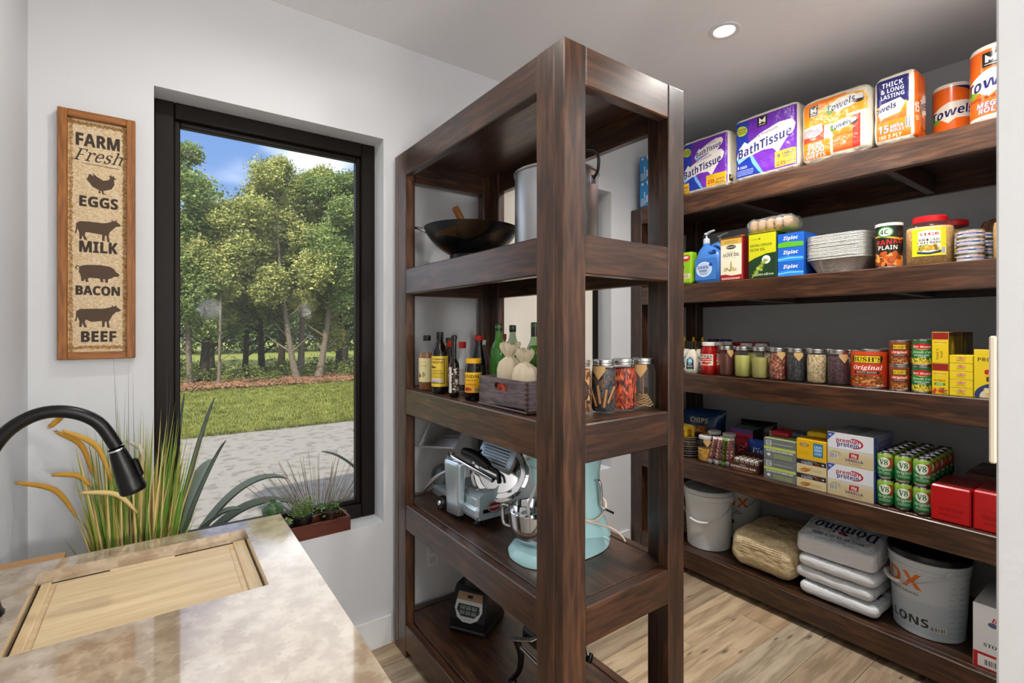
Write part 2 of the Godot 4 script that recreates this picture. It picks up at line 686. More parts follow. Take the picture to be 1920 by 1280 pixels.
# ---------------------------------------------------------------- printing on labels
class Cv:
	var im: Image
	var host

	func _init(h_, w: int, h: int, c: Color) -> void:
		host = h_
		im = Image.create(w, h, false, Image.FORMAT_RGB8)
		im.fill(c)

	func r(x: float, y: float, w: float, h: float, c: Color) -> Cv:
		im.fill_rect(Rect2i(roundi(x), roundi(y), roundi(w), roundi(h)), c)
		return self

	func p(pts: Array, c: Color) -> Cv:
		var k := pts.size() / 2
		var lo := 1e9
		var hi := -1e9
		for i in k:
			lo = minf(lo, pts[2 * i + 1])
			hi = maxf(hi, pts[2 * i + 1])
		for y in range(maxi(0, floori(lo)), mini(im.get_height(), ceili(hi) + 1)):
			var xs := []
			var yc := y + 0.5
			for i in k:
				var j := (i + 1) % k
				var y0: float = pts[2 * i + 1]
				var y1: float = pts[2 * j + 1]
				if (y0 <= yc) != (y1 <= yc):
					xs.append(pts[2 * i] + (yc - y0) / (y1 - y0) * (pts[2 * j] - pts[2 * i]))
			xs.sort()
			for i in range(0, xs.size() - 1, 2):
				var a := roundi(xs[i])
				im.fill_rect(Rect2i(a, y, maxi(1, roundi(xs[i + 1]) - a), 1), c)
		return self

	func e(cx: float, cy: float, rx: float, ry: float, c: Color, rot := 0.0) -> Cv:
		var o := []
		for i in 28:
			var v := Vector2(cos(TAU * i / 28.0) * rx, sin(TAU * i / 28.0) * ry).rotated(rot)
			o.append(cx + v.x)
			o.append(cy + v.y)
		return p(o, c)

	func grad(x: float, y: float, w: float, h: float, a: Color, b: Color) -> Cv:
		for i in int(h):
			im.fill_rect(Rect2i(int(x), int(y) + i, int(w), 1), a.lerp(b, i / h))
		return self

	# many small specks: beans, grains, leaves
	func specks(x: float, y: float, w: float, h: float, cols: Array, count: int, size: float, seed_ := 1, long := 1.6) -> Cv:
		var g := RandomNumberGenerator.new()
		g.seed = seed_
		for i in count:
			var s := size * g.randf_range(0.6, 1.2)
			var cx := x + g.randf() * w
			var cy := y + g.randf() * h
			var c: Color = cols[g.randi() % cols.size()]
			e(cx, cy, s * long, s, c, g.randf() * PI)
		return self

	# text: al 0 left, 0.5 centre; size is the em in pixels
	func t(s: String, x: float, y: float, size: float, c: Color, font := "b", al := 0.5, slant := 0.0, rot := 0.0, sx := 1.0) -> Cv:

		var k := size / 64.0
		var wide := 0.0
		for ch in s:
			wide += host.glyph(font, ch).adv
		var pen := -wide * al
		var w := im.get_width()
		var h := im.get_height()
		var cs := cos(rot)
		var sn := sin(rot)
		for ch in s:
			var g: Dictionary = host.glyph(font, ch)
			var box: Rect2 = g.rect
			if box.size.x > 0:
				var lo := Vector2(1e9, 1e9)
				var hi := -lo
				for q in [Vector2.ZERO, Vector2(1, 0), Vector2(0, 1), Vector2(1, 1)]:
					var gx: float = (pen + g.off.x + q.x * box.size.x) * k * sx
					var gy: float = (g.off.y + q.y * box.size.y) * k
					gx -= gy * slant
					var d := Vector2(x + gx * cs - gy * sn, y + gx * sn + gy * cs)
					lo = lo.min(d)
					hi = hi.max(d)
				var at: Image = g.im
				for py in range(maxi(0, floori(lo.y)), mini(h, ceili(hi.y) + 1)):
					for px in range(maxi(0, floori(lo.x)), mini(w, ceili(hi.x) + 1)):
						var cov := 0.0
						for ss in 4:
							var dx := px + 0.25 + 0.5 * (ss % 2) - x
							var dy := py + 0.25 + 0.5 * (ss / 2) - y
							var gx := dx * cs + dy * sn
							var gy := -dx * sn + dy * cs
							gx += gy * slant
							var u: float = gx / (k * sx) - pen - g.off.x
							var vv: float = gy / k - g.off.y
							if u >= 0 and vv >= 0 and u < box.size.x and vv < box.size.y:
								cov += at.get_pixel(int(box.position.x + u), int(box.position.y + vv)).a
						if cov > 0.05:
							im.set_pixel(px, py, im.get_pixel(px, py).lerp(c, cov * 0.25))
			pen += g.adv
		return self

	func to(s: String, x: float, y: float, size: float, c: Color, oc: Color, o := 1.5, font := "b", al := 0.5, slant := 0.0, rot := 0.0, sx := 1.0) -> Cv:
		for d in [Vector2(-o, 0), Vector2(o, 0), Vector2(0, -o), Vector2(0, o), Vector2(o, o), Vector2(-o, o)]:
			t(s, x + d.x, y + d.y, size, oc, font, al, slant, rot, sx)
		return t(s, x, y, size, c, font, al, slant, rot, sx)

	# lines of small print too small to read
	func lines(x: float, y: float, w: float, n: int, step: float, th: float, c: Color, seed_ := 3) -> Cv:
		var g := RandomNumberGenerator.new()
		g.seed = seed_
		for i in n:
			var xx := x
			while xx < x + w - 3:
				var l := g.randf_range(3, 9)
				r(xx, y + i * step, minf(l, x + w - xx), th, c)
				xx += l + 2
		return self

	func bars(x: float, y: float, w: float, h: float) -> Cv:
		r(x, y, w, h, Color.WHITE)
		var g := RandomNumberGenerator.new()
		g.seed = 5
		var xx := x + 2
		while xx < x + w - 3:
			var l := g.randi_range(1, 3)
			r(xx, y + 2, l, h - 4, Color(0.05, 0.05, 0.05))
			xx += l + g.randi_range(1, 3)
		return self

	func tex() -> ImageTexture:
		return ImageTexture.create_from_image(im)


func font(key: String) -> Dictionary:
	if not fonts.has(key):
		var f := SystemFont.new()
		f.font_names = PackedStringArray(["Droid Serif" if key.begins_with("s") else "Droid Sans"])
		f.font_weight = 400 if key.ends_with("r") else 700
		var ts := TextServerManager.get_primary_interface()
		var rid: RID = f.get_rids()[0]
		ts.font_render_range(rid, Vector2i(64, 0), 32, 126)
		fonts[key] = {"font": f, "ts": ts, "rid": rid, "g": {}, "im": {}}
	return fonts[key]


func glyph(key: String, ch: String) -> Dictionary:
	var f := font(key)
	if f.g.has(ch):
		return f.g[ch]
	var ts: TextServer = f.ts
	var sz := Vector2i(64, 0)
	var gi := ts.font_get_glyph_index(f.rid, 64, ch.unicode_at(0), 0)
	ts.font_render_glyph(f.rid, sz, gi)
	var ti := ts.font_get_glyph_texture_idx(f.rid, sz, gi)
	var g := {"adv": ts.font_get_glyph_advance(f.rid, 64, gi).x, "rect": Rect2(), "off": Vector2.ZERO, "im": null}
	if ti >= 0:
		g.rect = ts.font_get_glyph_uv_rect(f.rid, sz, gi)
		g.off = ts.font_get_glyph_offset(f.rid, sz, gi)
		if not f.im.has(ti):
			f.im[ti] = ts.font_get_texture_image(f.rid, sz, ti)
		g.im = f.im[ti]
	f.g[ch] = g
	return g


func cv(w: int, h: int, hex: String) -> Cv:
	return Cv.new(self, w, h, C(hex))


# ---------------------------------------------------------------- the room
const WALL_Z := -2.283
const CEIL := 2.896


func build_room() -> void:
	var wall: Material = mats["wall"]
	# back wall with two window openings; 0.24 m thick
	var k := MB.new()
	var z0 := WALL_Z - 0.24
	for s in [[-0.6, -0.013, -0.3, 3.1], [0.877, 1.56, -0.3, 3.1], [2.45, 3.7, -0.3, 3.1], [-0.013, 0.877, -0.3, 0.587], [-0.013, 0.877, 2.424, 3.1], [1.56, 2.45, -0.3, 0.587], [1.56, 2.45, 2.424, 3.1]]:
		k.box(Vector3((s[0] + s[1]) / 2, (s[2] + s[3]) / 2, (z0 + WALL_Z) / 2), Vector3(s[1] - s[0], s[3] - s[2], 0.24), 0.0)
	struct("wall_back", k.mesh(), wall)
	struct("wall_left", box_mesh(Vector3(-0.453, 1.4, 0.4), Vector3(0.2, 3.4, 5.6), 0.0), wall)
	struct("wall_right", box_mesh(Vector3(3.4625, 1.4, 0.4), Vector3(0.2, 3.4, 5.6), 0.0), wall)
	# wall behind the viewer with one added window, and the short wall beside the pantry opening
	var f := MB.new()
	for s in [[-0.6, 0.3, -0.3, 3.1], [2.5, 3.7, -0.3, 3.1], [0.3, 2.5, -0.3, 0.3], [0.3, 2.5, 2.5, 3.1]]:
		f.box(Vector3((s[0] + s[1]) / 2, (s[2] + s[3]) / 2, 3.1), Vector3(s[1] - s[0], s[3] - s[2], 0.2), 0.0)
	struct("wall_front", f.mesh(), wall)
	struct("wall_opening", box_mesh(Vector3(2.34, 1.45, -0.162), Vector3(2.08, 2.9, 0.124), 0.004), wall)
	var tr := mat("cream_trim", C("e0d2bd"), 0.5)
	struct("trim_1", box_mesh(Vector3(1.31, 1.378, -0.2285), Vector3(0.024, 0.245, 0.011), 0.003), tr)
	struct("ceiling", box_mesh(Vector3(1.5, CEIL + 0.1, 0.35), Vector3(4.6, 0.2, 6.2), 0.0), mats["ceiling"])
	struct("added_roof", box_mesh(Vector3(1.5, CEIL + 0.35, 0.35), Vector3(5.4, 0.25, 7.0), 0.0), plain("5a5650", 0.8))  # unseen slab added over the ceiling to block the sun
	build_floor()
	# baseboards, cut where the island stands
	var bb: Material = mats["white_trim"]
	for s in [["baseboard_back", Vector3(0.28, 0.07, WALL_Z + 0.008), Vector3(1.266, 0.14, 0.016)], ["baseboard_back_right", Vector3(2.05, 0.07, WALL_Z + 0.008), Vector3(1.14, 0.14, 0.016)], ["baseboard_left", Vector3(-0.345, 0.07, 0.4), Vector3(0.016, 0.14, 5.3)]]:
		struct(s[0], box_mesh(s[1], s[2], 0.003), bb)
	build_window("window_1", -0.013, 0.877)
	build_window("window_2", 1.56, 2.45)
	var w := Node3D.new()
	w.name = "added_window_3"  # unseen glazing, enlarged to let in fill daylight
	add_child(w)
	w.set_meta("kind", "structure")
	for s in [[Vector3(1.4, 2.47, 3.1), Vector3(2.2, 0.06, 0.06)], [Vector3(1.4, 0.33, 3.1), Vector3(2.2, 0.06, 0.06)], [Vector3(0.33, 1.4, 3.1), Vector3(0.06, 2.08, 0.06)], [Vector3(2.47, 1.4, 3.1), Vector3(0.06, 2.08, 0.06)], [Vector3(1.4, 1.4, 3.1), Vector3(0.05, 2.08, 0.05)]]:
		part(w, "window_frame", box_mesh(s[0], s[1], 0.004), mats["bronze"])
	for x in [0.87, 1.93]:
		part(w, "pane", box_mesh(Vector3(x, 1.4, 3.1), Vector3(1.02, 2.08, 0.006), 0.0), mats["pane"])
	# roller shade in the second window
	var sh := thing("roller_shade", "white roller shade drawn down in the window behind the island shelf", "blind", Vector3(1.985, 0.6, -2.372))
	var cloth := mat("shade_cloth", C("eeeae4"), 0.8)
	cloth.backlight_enabled = true
	cloth.backlight = Color(0.85, 0.82, 0.76)
	part(sh, "shade_cloth", box_mesh(Vector3(0, 0.89, 0), Vector3(0.755, 1.76, 0.003), 0.0), cloth)
	part(sh, "bottom_bar", box_mesh(Vector3(0, 0.015, 0), Vector3(0.755, 0.025, 0.012), 0.003), mats["white_trim"])
	var roll := MB.new()
	roll.tube([Vector3(-0.38, 1.795, 0), Vector3(0.38, 1.795, 0)], 0.022, 16)
	part(sh, "roller", roll.mesh(), mats["white_trim"])
	# outlet behind the island
	var o := thing("wall_outlet", "white electrical outlet low on the wall behind the island shelf", "outlet", Vector3(1.135, 0.362, WALL_Z + 0.003))
	part(o, "cover_plate", box_mesh(Vector3.ZERO, Vector3(0.07, 0.115, 0.006), 0.002), mats["white_trim"])
	for s in [-1.0, 1.0]:
		part(o, "socket", box_mesh(Vector3(0, s * 0.025, 0.0035), Vector3(0.033, 0.03, 0.004), 0.001), plain("c9c9c7", 0.4))


func build_window(called: String, x0: float, x1: float) -> void:
	var w := Node3D.new()
	w.name = called
	add_child(w)
	w.set_meta("kind", "structure")
	var y0 := 0.587
	var y1 := 2.424
	var z := -2.432
	var m: Material = mats["bronze"]
	var a := 0.066
	var xc := (x0 + x1) / 2
	var yc := (y0 + y1) / 2
	for s in [[Vector3(x0 + a / 2, yc, z), Vector3(a, y1 - y0, 0.064)], [Vector3(x1 - a / 2, yc, z), Vector3(a, y1 - y0, 0.064)], [Vector3(xc, y1 - a / 2, z), Vector3(x1 - x0 - 2 * a, a, 0.064)], [Vector3(xc, y0 + a / 2, z), Vector3(x1 - x0 - 2 * a, a, 0.064)]]:
		part(w, "window_frame", box_mesh(s[0], s[1], 0.004), m)
	var b := 0.02
	for s in [[Vector3(x0 + a + b / 2, yc, z - 0.012), Vector3(b, y1 - y0 - 2 * a, 0.04)], [Vector3(x1 - a - b / 2, yc, z - 0.012), Vector3(b, y1 - y0 - 2 * a, 0.04)], [Vector3(xc, y1 - a - b / 2, z - 0.012), Vector3(x1 - x0 - 2 * a - 2 * b, b, 0.04)], [Vector3(xc, y0 + a + b / 2, z - 0.012), Vector3(x1 - x0 - 2 * a - 2 * b, b, 0.04)]]:
		part(w, "glazing_bead", box_mesh(s[0], s[1], 0.003), m)
	part(w, "pane", box_mesh(Vector3(xc, yc, z - 0.02), Vector3(x1 - x0 - 2 * a, y1 - y0 - 2 * a, 0.006), 0.0), mats["pane"])


func build_floor() -> void:
	var fl := Node3D.new()
	fl.name = "floor"
	add_child(fl)
	fl.set_meta("kind", "structure")
	part(fl, "subfloor", box_mesh(Vector3(1.5, -0.109, 0.4), Vector3(4.3, 0.2, 5.8), 0.0), plain("3a3028", 0.9))
	var w := 0.182
	var meshes := []
	for i in 4:
		meshes.append(box_mesh(Vector3.ZERO, Vector3(1.218, 0.009, w - 0.0012), 0.0012))
	var r := RandomNumberGenerator.new()
	r.seed = 4
	for row in 28:
		var z := WALL_Z + 0.06 + w * row
		var x := -0.9 + fmod(row * 0.437, 1.22)
		while x < 3.9:
			var x0 := maxf(x, -0.35)
			var x1 := minf(x + 1.22, 3.36)
			if x1 - x0 > 0.02:
				var me: Mesh = meshes[r.randi() % 4] if x1 - x0 > 1.2 else box_mesh(Vector3.ZERO, Vector3(x1 - x0 - 0.002, 0.009, w - 0.0012), 0.0012)
				part(fl, "plank", me, mats["oak%d" % (r.randi() % 5)], Vector3((x0 + x1) / 2, -0.0045, z))
			x += 1.22


func build_lamps() -> void:
	var glow := mat("lamp_glow", Color(1, 1, 1), 0.5)
	glow.emission_enabled = true
	glow.emission = Color(1.0, 0.97, 0.92)
	glow.emission_energy_multiplier = 3.0
	var spots := [[2.128, -1.28, 1.1, 76.0], [0.40, -1.45, 0.34, 85.0], [0.2, -0.35, 0.1, 85.0], [2.15, -0.5, 1.05, 76.0], [0.5, 1.2, 0.4, 85.0], [1.3, 2.3, 0.4, 85.0]]  # lamps over the opening, the doorway end and the hall are added fill
	for i in spots.size():
		var s = spots[i]
		var d := thing("recessed_downlight", ["round white ceiling downlight shining above the wall shelf", "round ceiling downlight above the prep counter", "added round ceiling fill light above the pantry opening", "added round ceiling fill light above the doorway end of the wall shelf", "added round ceiling fill light in the hall behind the counter", "added round ceiling fill light nearest the added hall window"][i], "ceiling light", Vector3(s[0], CEIL, s[1]), 0.0, "recessed ceiling lights")
		part(d, "trim_ring", lathe_mesh(prof([0.046, -0.002, 0.05, -0.006, 0.066, -0.006, 0.07, -0.001, 0.07, 0.0]), 36), mats["white_trim"])
		part(d, "lens", lathe_mesh(prof([0.0, -0.0025, 0.047, -0.0025]), 32), glow)
		var l := SpotLight3D.new()
		l.name = "downlight"
		l.position = Vector3(0, -0.02, 0)
		l.rotation.x = -PI / 2
		l.spot_angle = s[3]
		l.spot_angle_attenuation = 0.6 if s[3] > 80.0 else 1.0
		l.spot_range = 9.0
		l.spot_attenuation = 2.0
		l.light_color = Color(1.0, 0.985, 0.965)
		l.light_energy = 2.35 * s[2]
		l.light_size = 0.05
		l.shadow_enabled = true
		d.add_child(l)
	# two globe pendants added behind the viewer to brighten the walls and ceiling
	for s in [[0.5, 1.95, "added globe fill lamp in the hall nearer the counter wall"], [1.7, 2.2, "added globe fill lamp in the hall nearer the shelf wall"]]:
		var p := thing("added_globe_pendant", s[2], "added pendant lamp", Vector3(s[0], 1.62, s[1]), 0.0, "added globe pendants in the hall")
		var ball := []
		for i in 17:
			var a := lerpf(-PI / 2, PI / 2, i / 16.0)
			ball.append(Vector2(cos(a) * 0.13, 0.13 + sin(a) * 0.13))
		part(p, "globe", lathe_mesh(ball, 32), glow)
		part(p, "cap", lathe_mesh(prof([0.05, 0.25, 0.05, 0.28, 0.02, 0.31, 0.0, 0.31]), 20), mats["black_metal"])
		part(p, "cord", tube_mesh([Vector3(0, 0.3, 0), Vector3(0, 1.276, 0)], 0.004, 8), mats["black_metal"])
		var l := OmniLight3D.new()
		l.name = "globe_fill_light"
		l.position = Vector3(0, 0.13, 0)
		l.light_color = Color(1.0, 0.985, 0.965)
		l.light_energy = 2.35
		l.light_size = 0.12
		l.omni_range = 9.0
		l.omni_attenuation = 2.0
		l.shadow_enabled = true
		p.add_child(l)


# ---------------------------------------------------------------- outside
func build_outside() -> void:
	var g := mat("gravel", Color.WHITE, 0.95)
	g.albedo_texture = speckle_tex(C("63625f"), C("85837f"), C("4e4c4a"), 3)
	g.heightmap_enabled = true
	g.heightmap_texture = g.albedo_texture
	g.heightmap_scale = 1.5
	g.uv1_triplanar = true
	g.uv1_world_triplanar = true
	g.uv1_scale = Vector3(0.5, 0.5, 0.5)
	var l := mat("lawn", Color.WHITE, 0.95)
	l.albedo_texture = speckle_tex(C("4e5c1e"), C("7f8a3a"), C("8a8448"), 8)
	l.heightmap_enabled = true
	l.heightmap_texture = l.albedo_texture
	l.heightmap_scale = 3.0
	l.uv1_triplanar = true
	l.uv1_world_triplanar = true
	l.uv1_scale = Vector3(0.4, 0.4, 0.4)
	var wd := mat("woodland_floor", Color.WHITE, 0.95)
	wd.albedo_texture = speckle_tex(C("4a3a28"), C("6d5a3f"), C("4d5a2a"), 13)
	wd.uv1_triplanar = true
	wd.uv1_world_triplanar = true
	wd.uv1_scale = Vector3(0.4, 0.4, 0.4)
	struct("ground_gravel", ground_strip(-2.55, -8.5, -0.06, 0.0, 0.05), g)
	struct("ground_lawn", ground_strip(-8.45, -14.6, -0.05, 0.05, 0.12), l)
	struct("ground_woodland", ground_strip(-14.4, -20.5, -0.05, 0.1, 0.0), wd)
	struct("ground_field", ground_strip(-20.4, -70.0, -0.06, 0.0, 0.0), l)
	struct("pavement", box_mesh(Vector3(4.6, -0.06, -7.0), Vector3(3.4, 0.1, 2.3), 0.01), plain("b3b0aa", 0.8))
	# grass blades on the lawn
	var blade := MB.new()
	var r := RandomNumberGenerator.new()
	r.seed = 3
	for i in 9:
		var p := Vector3(r.randf_range(-0.06, 0.06), 0, r.randf_range(-0.06, 0.06))
		var tip := p + Vector3(r.randf_range(-0.03, 0.03), r.randf_range(0.03, 0.06), r.randf_range(-0.03, 0.03))
		blade.tri(p + Vector3(-0.004, 0, 0), p + Vector3(0.004, 0, 0), tip, Vector3(0.2, 1, 0.4).normalized())
	var gm := mat("grass_blades", Color.WHITE, 0.8)
	gm.vertex_color_use_as_albedo = true
	gm.cull_mode = BaseMaterial3D.CULL_DISABLED
	gm.backlight_enabled = true
	gm.backlight = Color(0.5, 0.5, 0.3)
	var xs := []
	var cs := []
	for i in 26000:
		var x := r.randf_range(-3.0, 8.0)
		var z := -8.42 - 6.2 * pow(r.randf(), 1.4)
		xs.append(Transform3D(Basis(Vector3.UP, r.randf() * TAU).scaled(Vector3.ONE * r.randf_range(0.7, 1.3)), Vector3(x, -0.05, z)))
		cs.append(C("566420").lerp(C("939448"), r.randf()).srgb_to_linear())
	var gr := multi("lawn_grass", blade.mesh(), gm, xs, cs)
	add_child(gr)
	tag(gr, "short green grass of the lawn beyond the gravel drive", "grass", "", "stuff")
	var lf := MB.new()
	for i in 8:
		var p := Vector3(r.randf_range(-0.15, 0.15), r.randf_range(0, 0.05), r.randf_range(-0.15, 0.15))
		lf.quad(p, p + Vector3(0.05, 0.01, 0.01), p + Vector3(0.06, 0.02, 0.05), p + Vector3(0.01, 0.0, 0.05), Vector3.UP)
	var lm := mat("leaf_litter", Color.WHITE, 0.9)
	lm.vertex_color_use_as_albedo = true
	lm.cull_mode = BaseMaterial3D.CULL_DISABLED
	xs = []
	cs = []
	for i in 2600:
		xs.append(Transform3D(Basis(Vector3.UP, r.randf() * TAU), Vector3(r.randf_range(-3, 9), -0.04, -14.4 - 1.2 * r.randf() - 2.5 * pow(r.randf(), 3.0))))
		cs.append(C("6b4630").lerp(C("9a7a5a"), r.randf()).srgb_to_linear())
	var li := multi("leaf_litter", lf.mesh(), lm, xs, cs)
	add_child(li)
	tag(li, "strip of brown fallen leaves along the edge of the woods", "leaf litter", "", "stuff")
	build_trees()
	build_agave()


func speckle_tex(a: Color, b: Color, c: Color, seed_: int) -> ImageTexture:
	var n := 512
	var im := Image.create(n, n, false, Image.FORMAT_RGB8)
	var f := FastNoiseLite.new()
	f.seed = seed_
	f.frequency = 0.35
	f.fractal_octaves = 2
	var f2 := FastNoiseLite.new()
	f2.seed = seed_ + 1
	f2.frequency = 0.02
	for y in n:
		for x in n:
			var t := f.get_noise_2d(x, y) * 0.5 + 0.5
			var u := f2.get_noise_2d(x, y) * 0.5 + 0.5
			im.set_pixel(x, y, a.lerp(b, clampf(t * 1.4 - 0.2, 0, 1)).lerp(c, smoothstep(0.5, 0.75, u) * 0.6))
	return ImageTexture.create_from_image(im)


func ground_strip(z0: float, z1: float, y: float, bump0: float, bump1: float) -> ArrayMesh:
	var k := MB.new()
	var nz := FastNoiseLite.new()
	nz.seed = 2
	nz.frequency = 0.35
	var nx := 60
	var nzn := 24
	for j in nzn + 1:
		for i in nx + 1:
			var x := lerpf(-40.0, 50.0, float(i) / nx)
			var t := float(j) / nzn
			var z := lerpf(z0, z1, t)
			if j == nzn:
				z += 0.12 * nz.get_noise_2d(x * 4.0, 0)
			k.put(Vector3(x, y + lerpf(bump0, bump1, t) * 0.2 * nz.get_noise_2d(x, z), z), Vector3.UP, Vector2(x, z))
	for j in nzn:
		for i in nx:
			var q := j * (nx + 1) + i
			k.face(q, q + 1, q + nx + 1)
			k.face(q + 1, q + nx + 2, q + nx + 1)
	return k.mesh()


func multi(called: String, me: Mesh, m: Material, xs: Array, cs: Array) -> MultiMeshInstance3D:
	var mm := MultiMesh.new()
	mm.transform_format = MultiMesh.TRANSFORM_3D
	mm.use_colors = not cs.is_empty()
	mm.mesh = me
	mm.instance_count = xs.size()
	for i in xs.size():
		mm.set_instance_transform(i, xs[i])
		if not cs.is_empty():
			mm.set_instance_color(i, cs[i])
	var o := MultiMeshInstance3D.new()
	o.name = called
	o.multimesh = mm
	o.material_override = m
	return o


func build_trees() -> void:
	var r := RandomNumberGenerator.new()
	r.seed = 11
	var cl := MB.new()
	for i in 26:
		var d := Vector3(r.randfn(), r.randfn() * 0.7, r.randfn()).normalized() * 0.3 * pow(r.randf(), 0.5)
		var b := Basis.from_euler(Vector3(r.randf() * TAU, r.randf() * TAU, r.randf() * TAU))
		var s := r.randf_range(0.035, 0.062)
		cl.quad(d + b * Vector3(-s, 0, 0), d + b * Vector3(0, 0, -s * 0.5), d + b * Vector3(s, 0, 0), d + b * Vector3(0, 0, s * 0.5), b * Vector3.UP)
	var cluster := cl.mesh()
	var fm := mat("tree_leaves", Color.WHITE, 0.7)
	fm.vertex_color_use_as_albedo = true
	fm.cull_mode = BaseMaterial3D.CULL_DISABLED
	fm.backlight_enabled = true
	fm.backlight = Color(0.7, 0.75, 0.3)
	var bark := mat("bark", Color.WHITE, 0.9)
	bark.albedo_texture = speckle_tex(C("4a4238"), C("857c6f"), C("3a322c"), 31)
	bark.uv1_scale = Vector3(0.8, 0.7, 1)
	var bark2 := mat("dark_bark", C("6a5c50"), 0.95)
	bark2.albedo_texture = bark.albedo_texture
	bark2.uv1_scale = Vector3(0.8, 0.7, 1)
	# x, z, height, trunk radius, lean, crown half width, crown bottom, colour a, colour b, clusters, bark kind, label
	var G := [["54642c", "a8b06a"], ["445a2f", "8ea45e"], ["66723a", "babb76"], ["3b5030", "788f58"]]
	var list := [
		[0.70, -16.6, 6.9, 0.10, -0.1, 1.15, 1.5, 1, 900, 0, "slender leafy tree at the wood edge, tallest top in the gap of sky"],
		[1.10, -16.9, 5.0, 0.17, 0.15, 1.2, 1.9, 0, 700, 1, "tree with a thick dark trunk beside the thin pale trunk"],
		[1.38, -15.9, 5.4, 0.055, 0.05, 0.7, 2.6, 2, 380, 0, "young tree with a thin pale straight trunk at the wood edge"],
		[3.30, -16.2, 6.9, 0.12, -0.55, 1.3, 2.2, 2, 1000, 0, "pale barked tree leaning to one side at the wood edge"],
		[3.86, -17.4, 7.1, 0.14, 0.1, 1.4, 2.4, 0, 1100, 0, "upright pale barked tree in the middle of the three front trunks"],
		[4.30, -16.4, 6.9, 0.13, 0.5, 1.4, 2.3, 1, 1100, 0, "pale barked tree with a curved trunk on the outer side of the front three"],
		[2.35, -18.4, 5.2, 0.12, 0.1, 1.3, 1.7, 1, 800, 1, "shorter dark trunked tree in the shade between the front trees"],
		[2.95, -19.3, 5.3, 0.15, -0.1, 1.4, 1.9, 3, 800, 1, "dark tree set back under the woodland canopy beside the gap"],
		[5.20, -17.8, 7.2, 0.14, 0.0, 1.6, 1.2, 2, 1100, 1, "yellow green leafy tree by the far end of the wood edge"],
		[-0.55, -17.5, 6.4, 0.14, 0.0, 1.5, 1.4, 0, 900, 1, "leafy tree partly hidden by the window frame near the sign"],
		[6.60, -16.9, 7.4, 0.15, 0.0, 1.8, 1.5, 3, 1000, 1, "broad dark green tree past the end of the front row"],
		[-2.4, -17.0, 6.8, 0.15, 0.0, 1.7, 1.3, 1, 700, 1, "leafy tree far along the wood edge beyond the left wall"],
		[1.7, -23.0, 6.2, 0.17, 0.0, 1.9, 2.1, 3, 700, 1, "dark tree in the second row behind the gap of sky"],
		[4.4, -23.5, 8.0, 0.17, 0.0, 2.1, 2.2, 3, 900, 1, "tall dark tree in the second row behind the front three"],
		[7.0, -23.0, 8.2, 0.17, 0.0, 2.1, 2.2, 1, 900, 1, "tall tree in the second row at the outer end"],
		[-0.8, -23.5, 7.0, 0.17, 0.0, 2.0, 2.0, 1, 700, 1, "tree in the second row nearest the window frame"],
		[9.0, -19.0, 7.6, 0.16, 0.0, 2.0, 1.3, 0, 700, 1, "leafy tree at the outermost end of the wood edge"],
	]
	for a in list:
		var t := thing("tree", a[10], "tree", Vector3(a[0], -0.05, a[1]), 0.0, "trees at the edge of the woods")
		var k := MB.new()
		var h: float = a[2]
		var top := Vector3(a[4] * 0.9, h * 0.86, r.randf_range(-0.2, 0.2))
		var path := smooth_path([Vector3(-a[4] * 0.3, 0, 0), Vector3(0, h * 0.12, 0), Vector3(a[4] * 0.55, h * 0.45, 0.05), top], 4)
		var rad := []
		for i in path.size():
			rad.append(lerpf(a[3], a[3] * 0.18, float(i) / (path.size() - 1)) * (1.25 if i == 0 else 1.0))
		k.tube(path, rad, 9)
		var ends := [top]
		for i in 9:
			var p0: Vector3 = path[4 + i % (path.size() - 5)]
			var an := r.randf() * TAU
			var ln: float = a[5] * r.randf_range(0.4, 0.62)
			var p1 := p0 + Vector3(cos(an) * ln * 0.5, ln * 0.35, sin(an) * ln * 0.5)
			var p2 := p0 + Vector3(cos(an) * ln, ln * 0.75, sin(an) * ln)
			k.tube([p0, p1, p2], [a[3] * 0.3, a[3] * 0.2, 0.008], 5)
			ends.append(p2)
			ends.append(p1)
		part(t, "trunk", k.mesh(), bark if a[9] == 0 else bark2)
		var xs := []
		var cs := []
		var blobs := []
		for i in 16:
			var f := (i + r.randf()) / 16.0
			var wide: float = a[5] * (0.35 + 0.75 * sin(PI * clampf(f * 0.8 + 0.12, 0, 1)))
			var an := r.randf() * TAU
			var rr := wide * sqrt(r.randf()) * 0.75
			blobs.append([Vector3(lerpf(0, top.x, f) + cos(an) * rr, lerpf(a[6], h - 0.35, f), sin(an) * rr), wide * r.randf_range(0.3, 0.5)])
		for i in int(a[8] * 1.9):
			var b = blobs[r.randi() % blobs.size()]
			var d: Vector3 = Vector3(r.randfn(), r.randfn() * 0.75, r.randfn()).normalized() * pow(r.randf(), 0.45) * b[1]
			xs.append(Transform3D(Basis(Vector3.UP, r.randf() * TAU).scaled(Vector3.ONE * r.randf_range(0.55, 1.05)), b[0] + d))
			cs.append(C(G[a[7]][0]).lerp(C(G[a[7]][1]), r.randf()).srgb_to_linear())
		var fo := multi("foliage", cluster, fm, xs, cs)
		t.add_child(fo)
		fo.set_meta("kind", "stuff")
	# undergrowth between and behind the trunks, and the dark wood beyond the field
	var xs := []
	var cs := []
	for i in 900:
		var x := r.randf_range(-4, 10)
		xs.append(Transform3D(Basis(Vector3.UP, r.randf() * TAU).scaled(Vector3.ONE * r.randf_range(0.4, 0.9)), Vector3(x, r.randf() * 0.45 * absf(sin(x * 2.3)), r.randf_range(-19.8, -16.2))))
		cs.append(C("4a5a26").lerp(C("74803c"), r.randf()).srgb_to_linear())
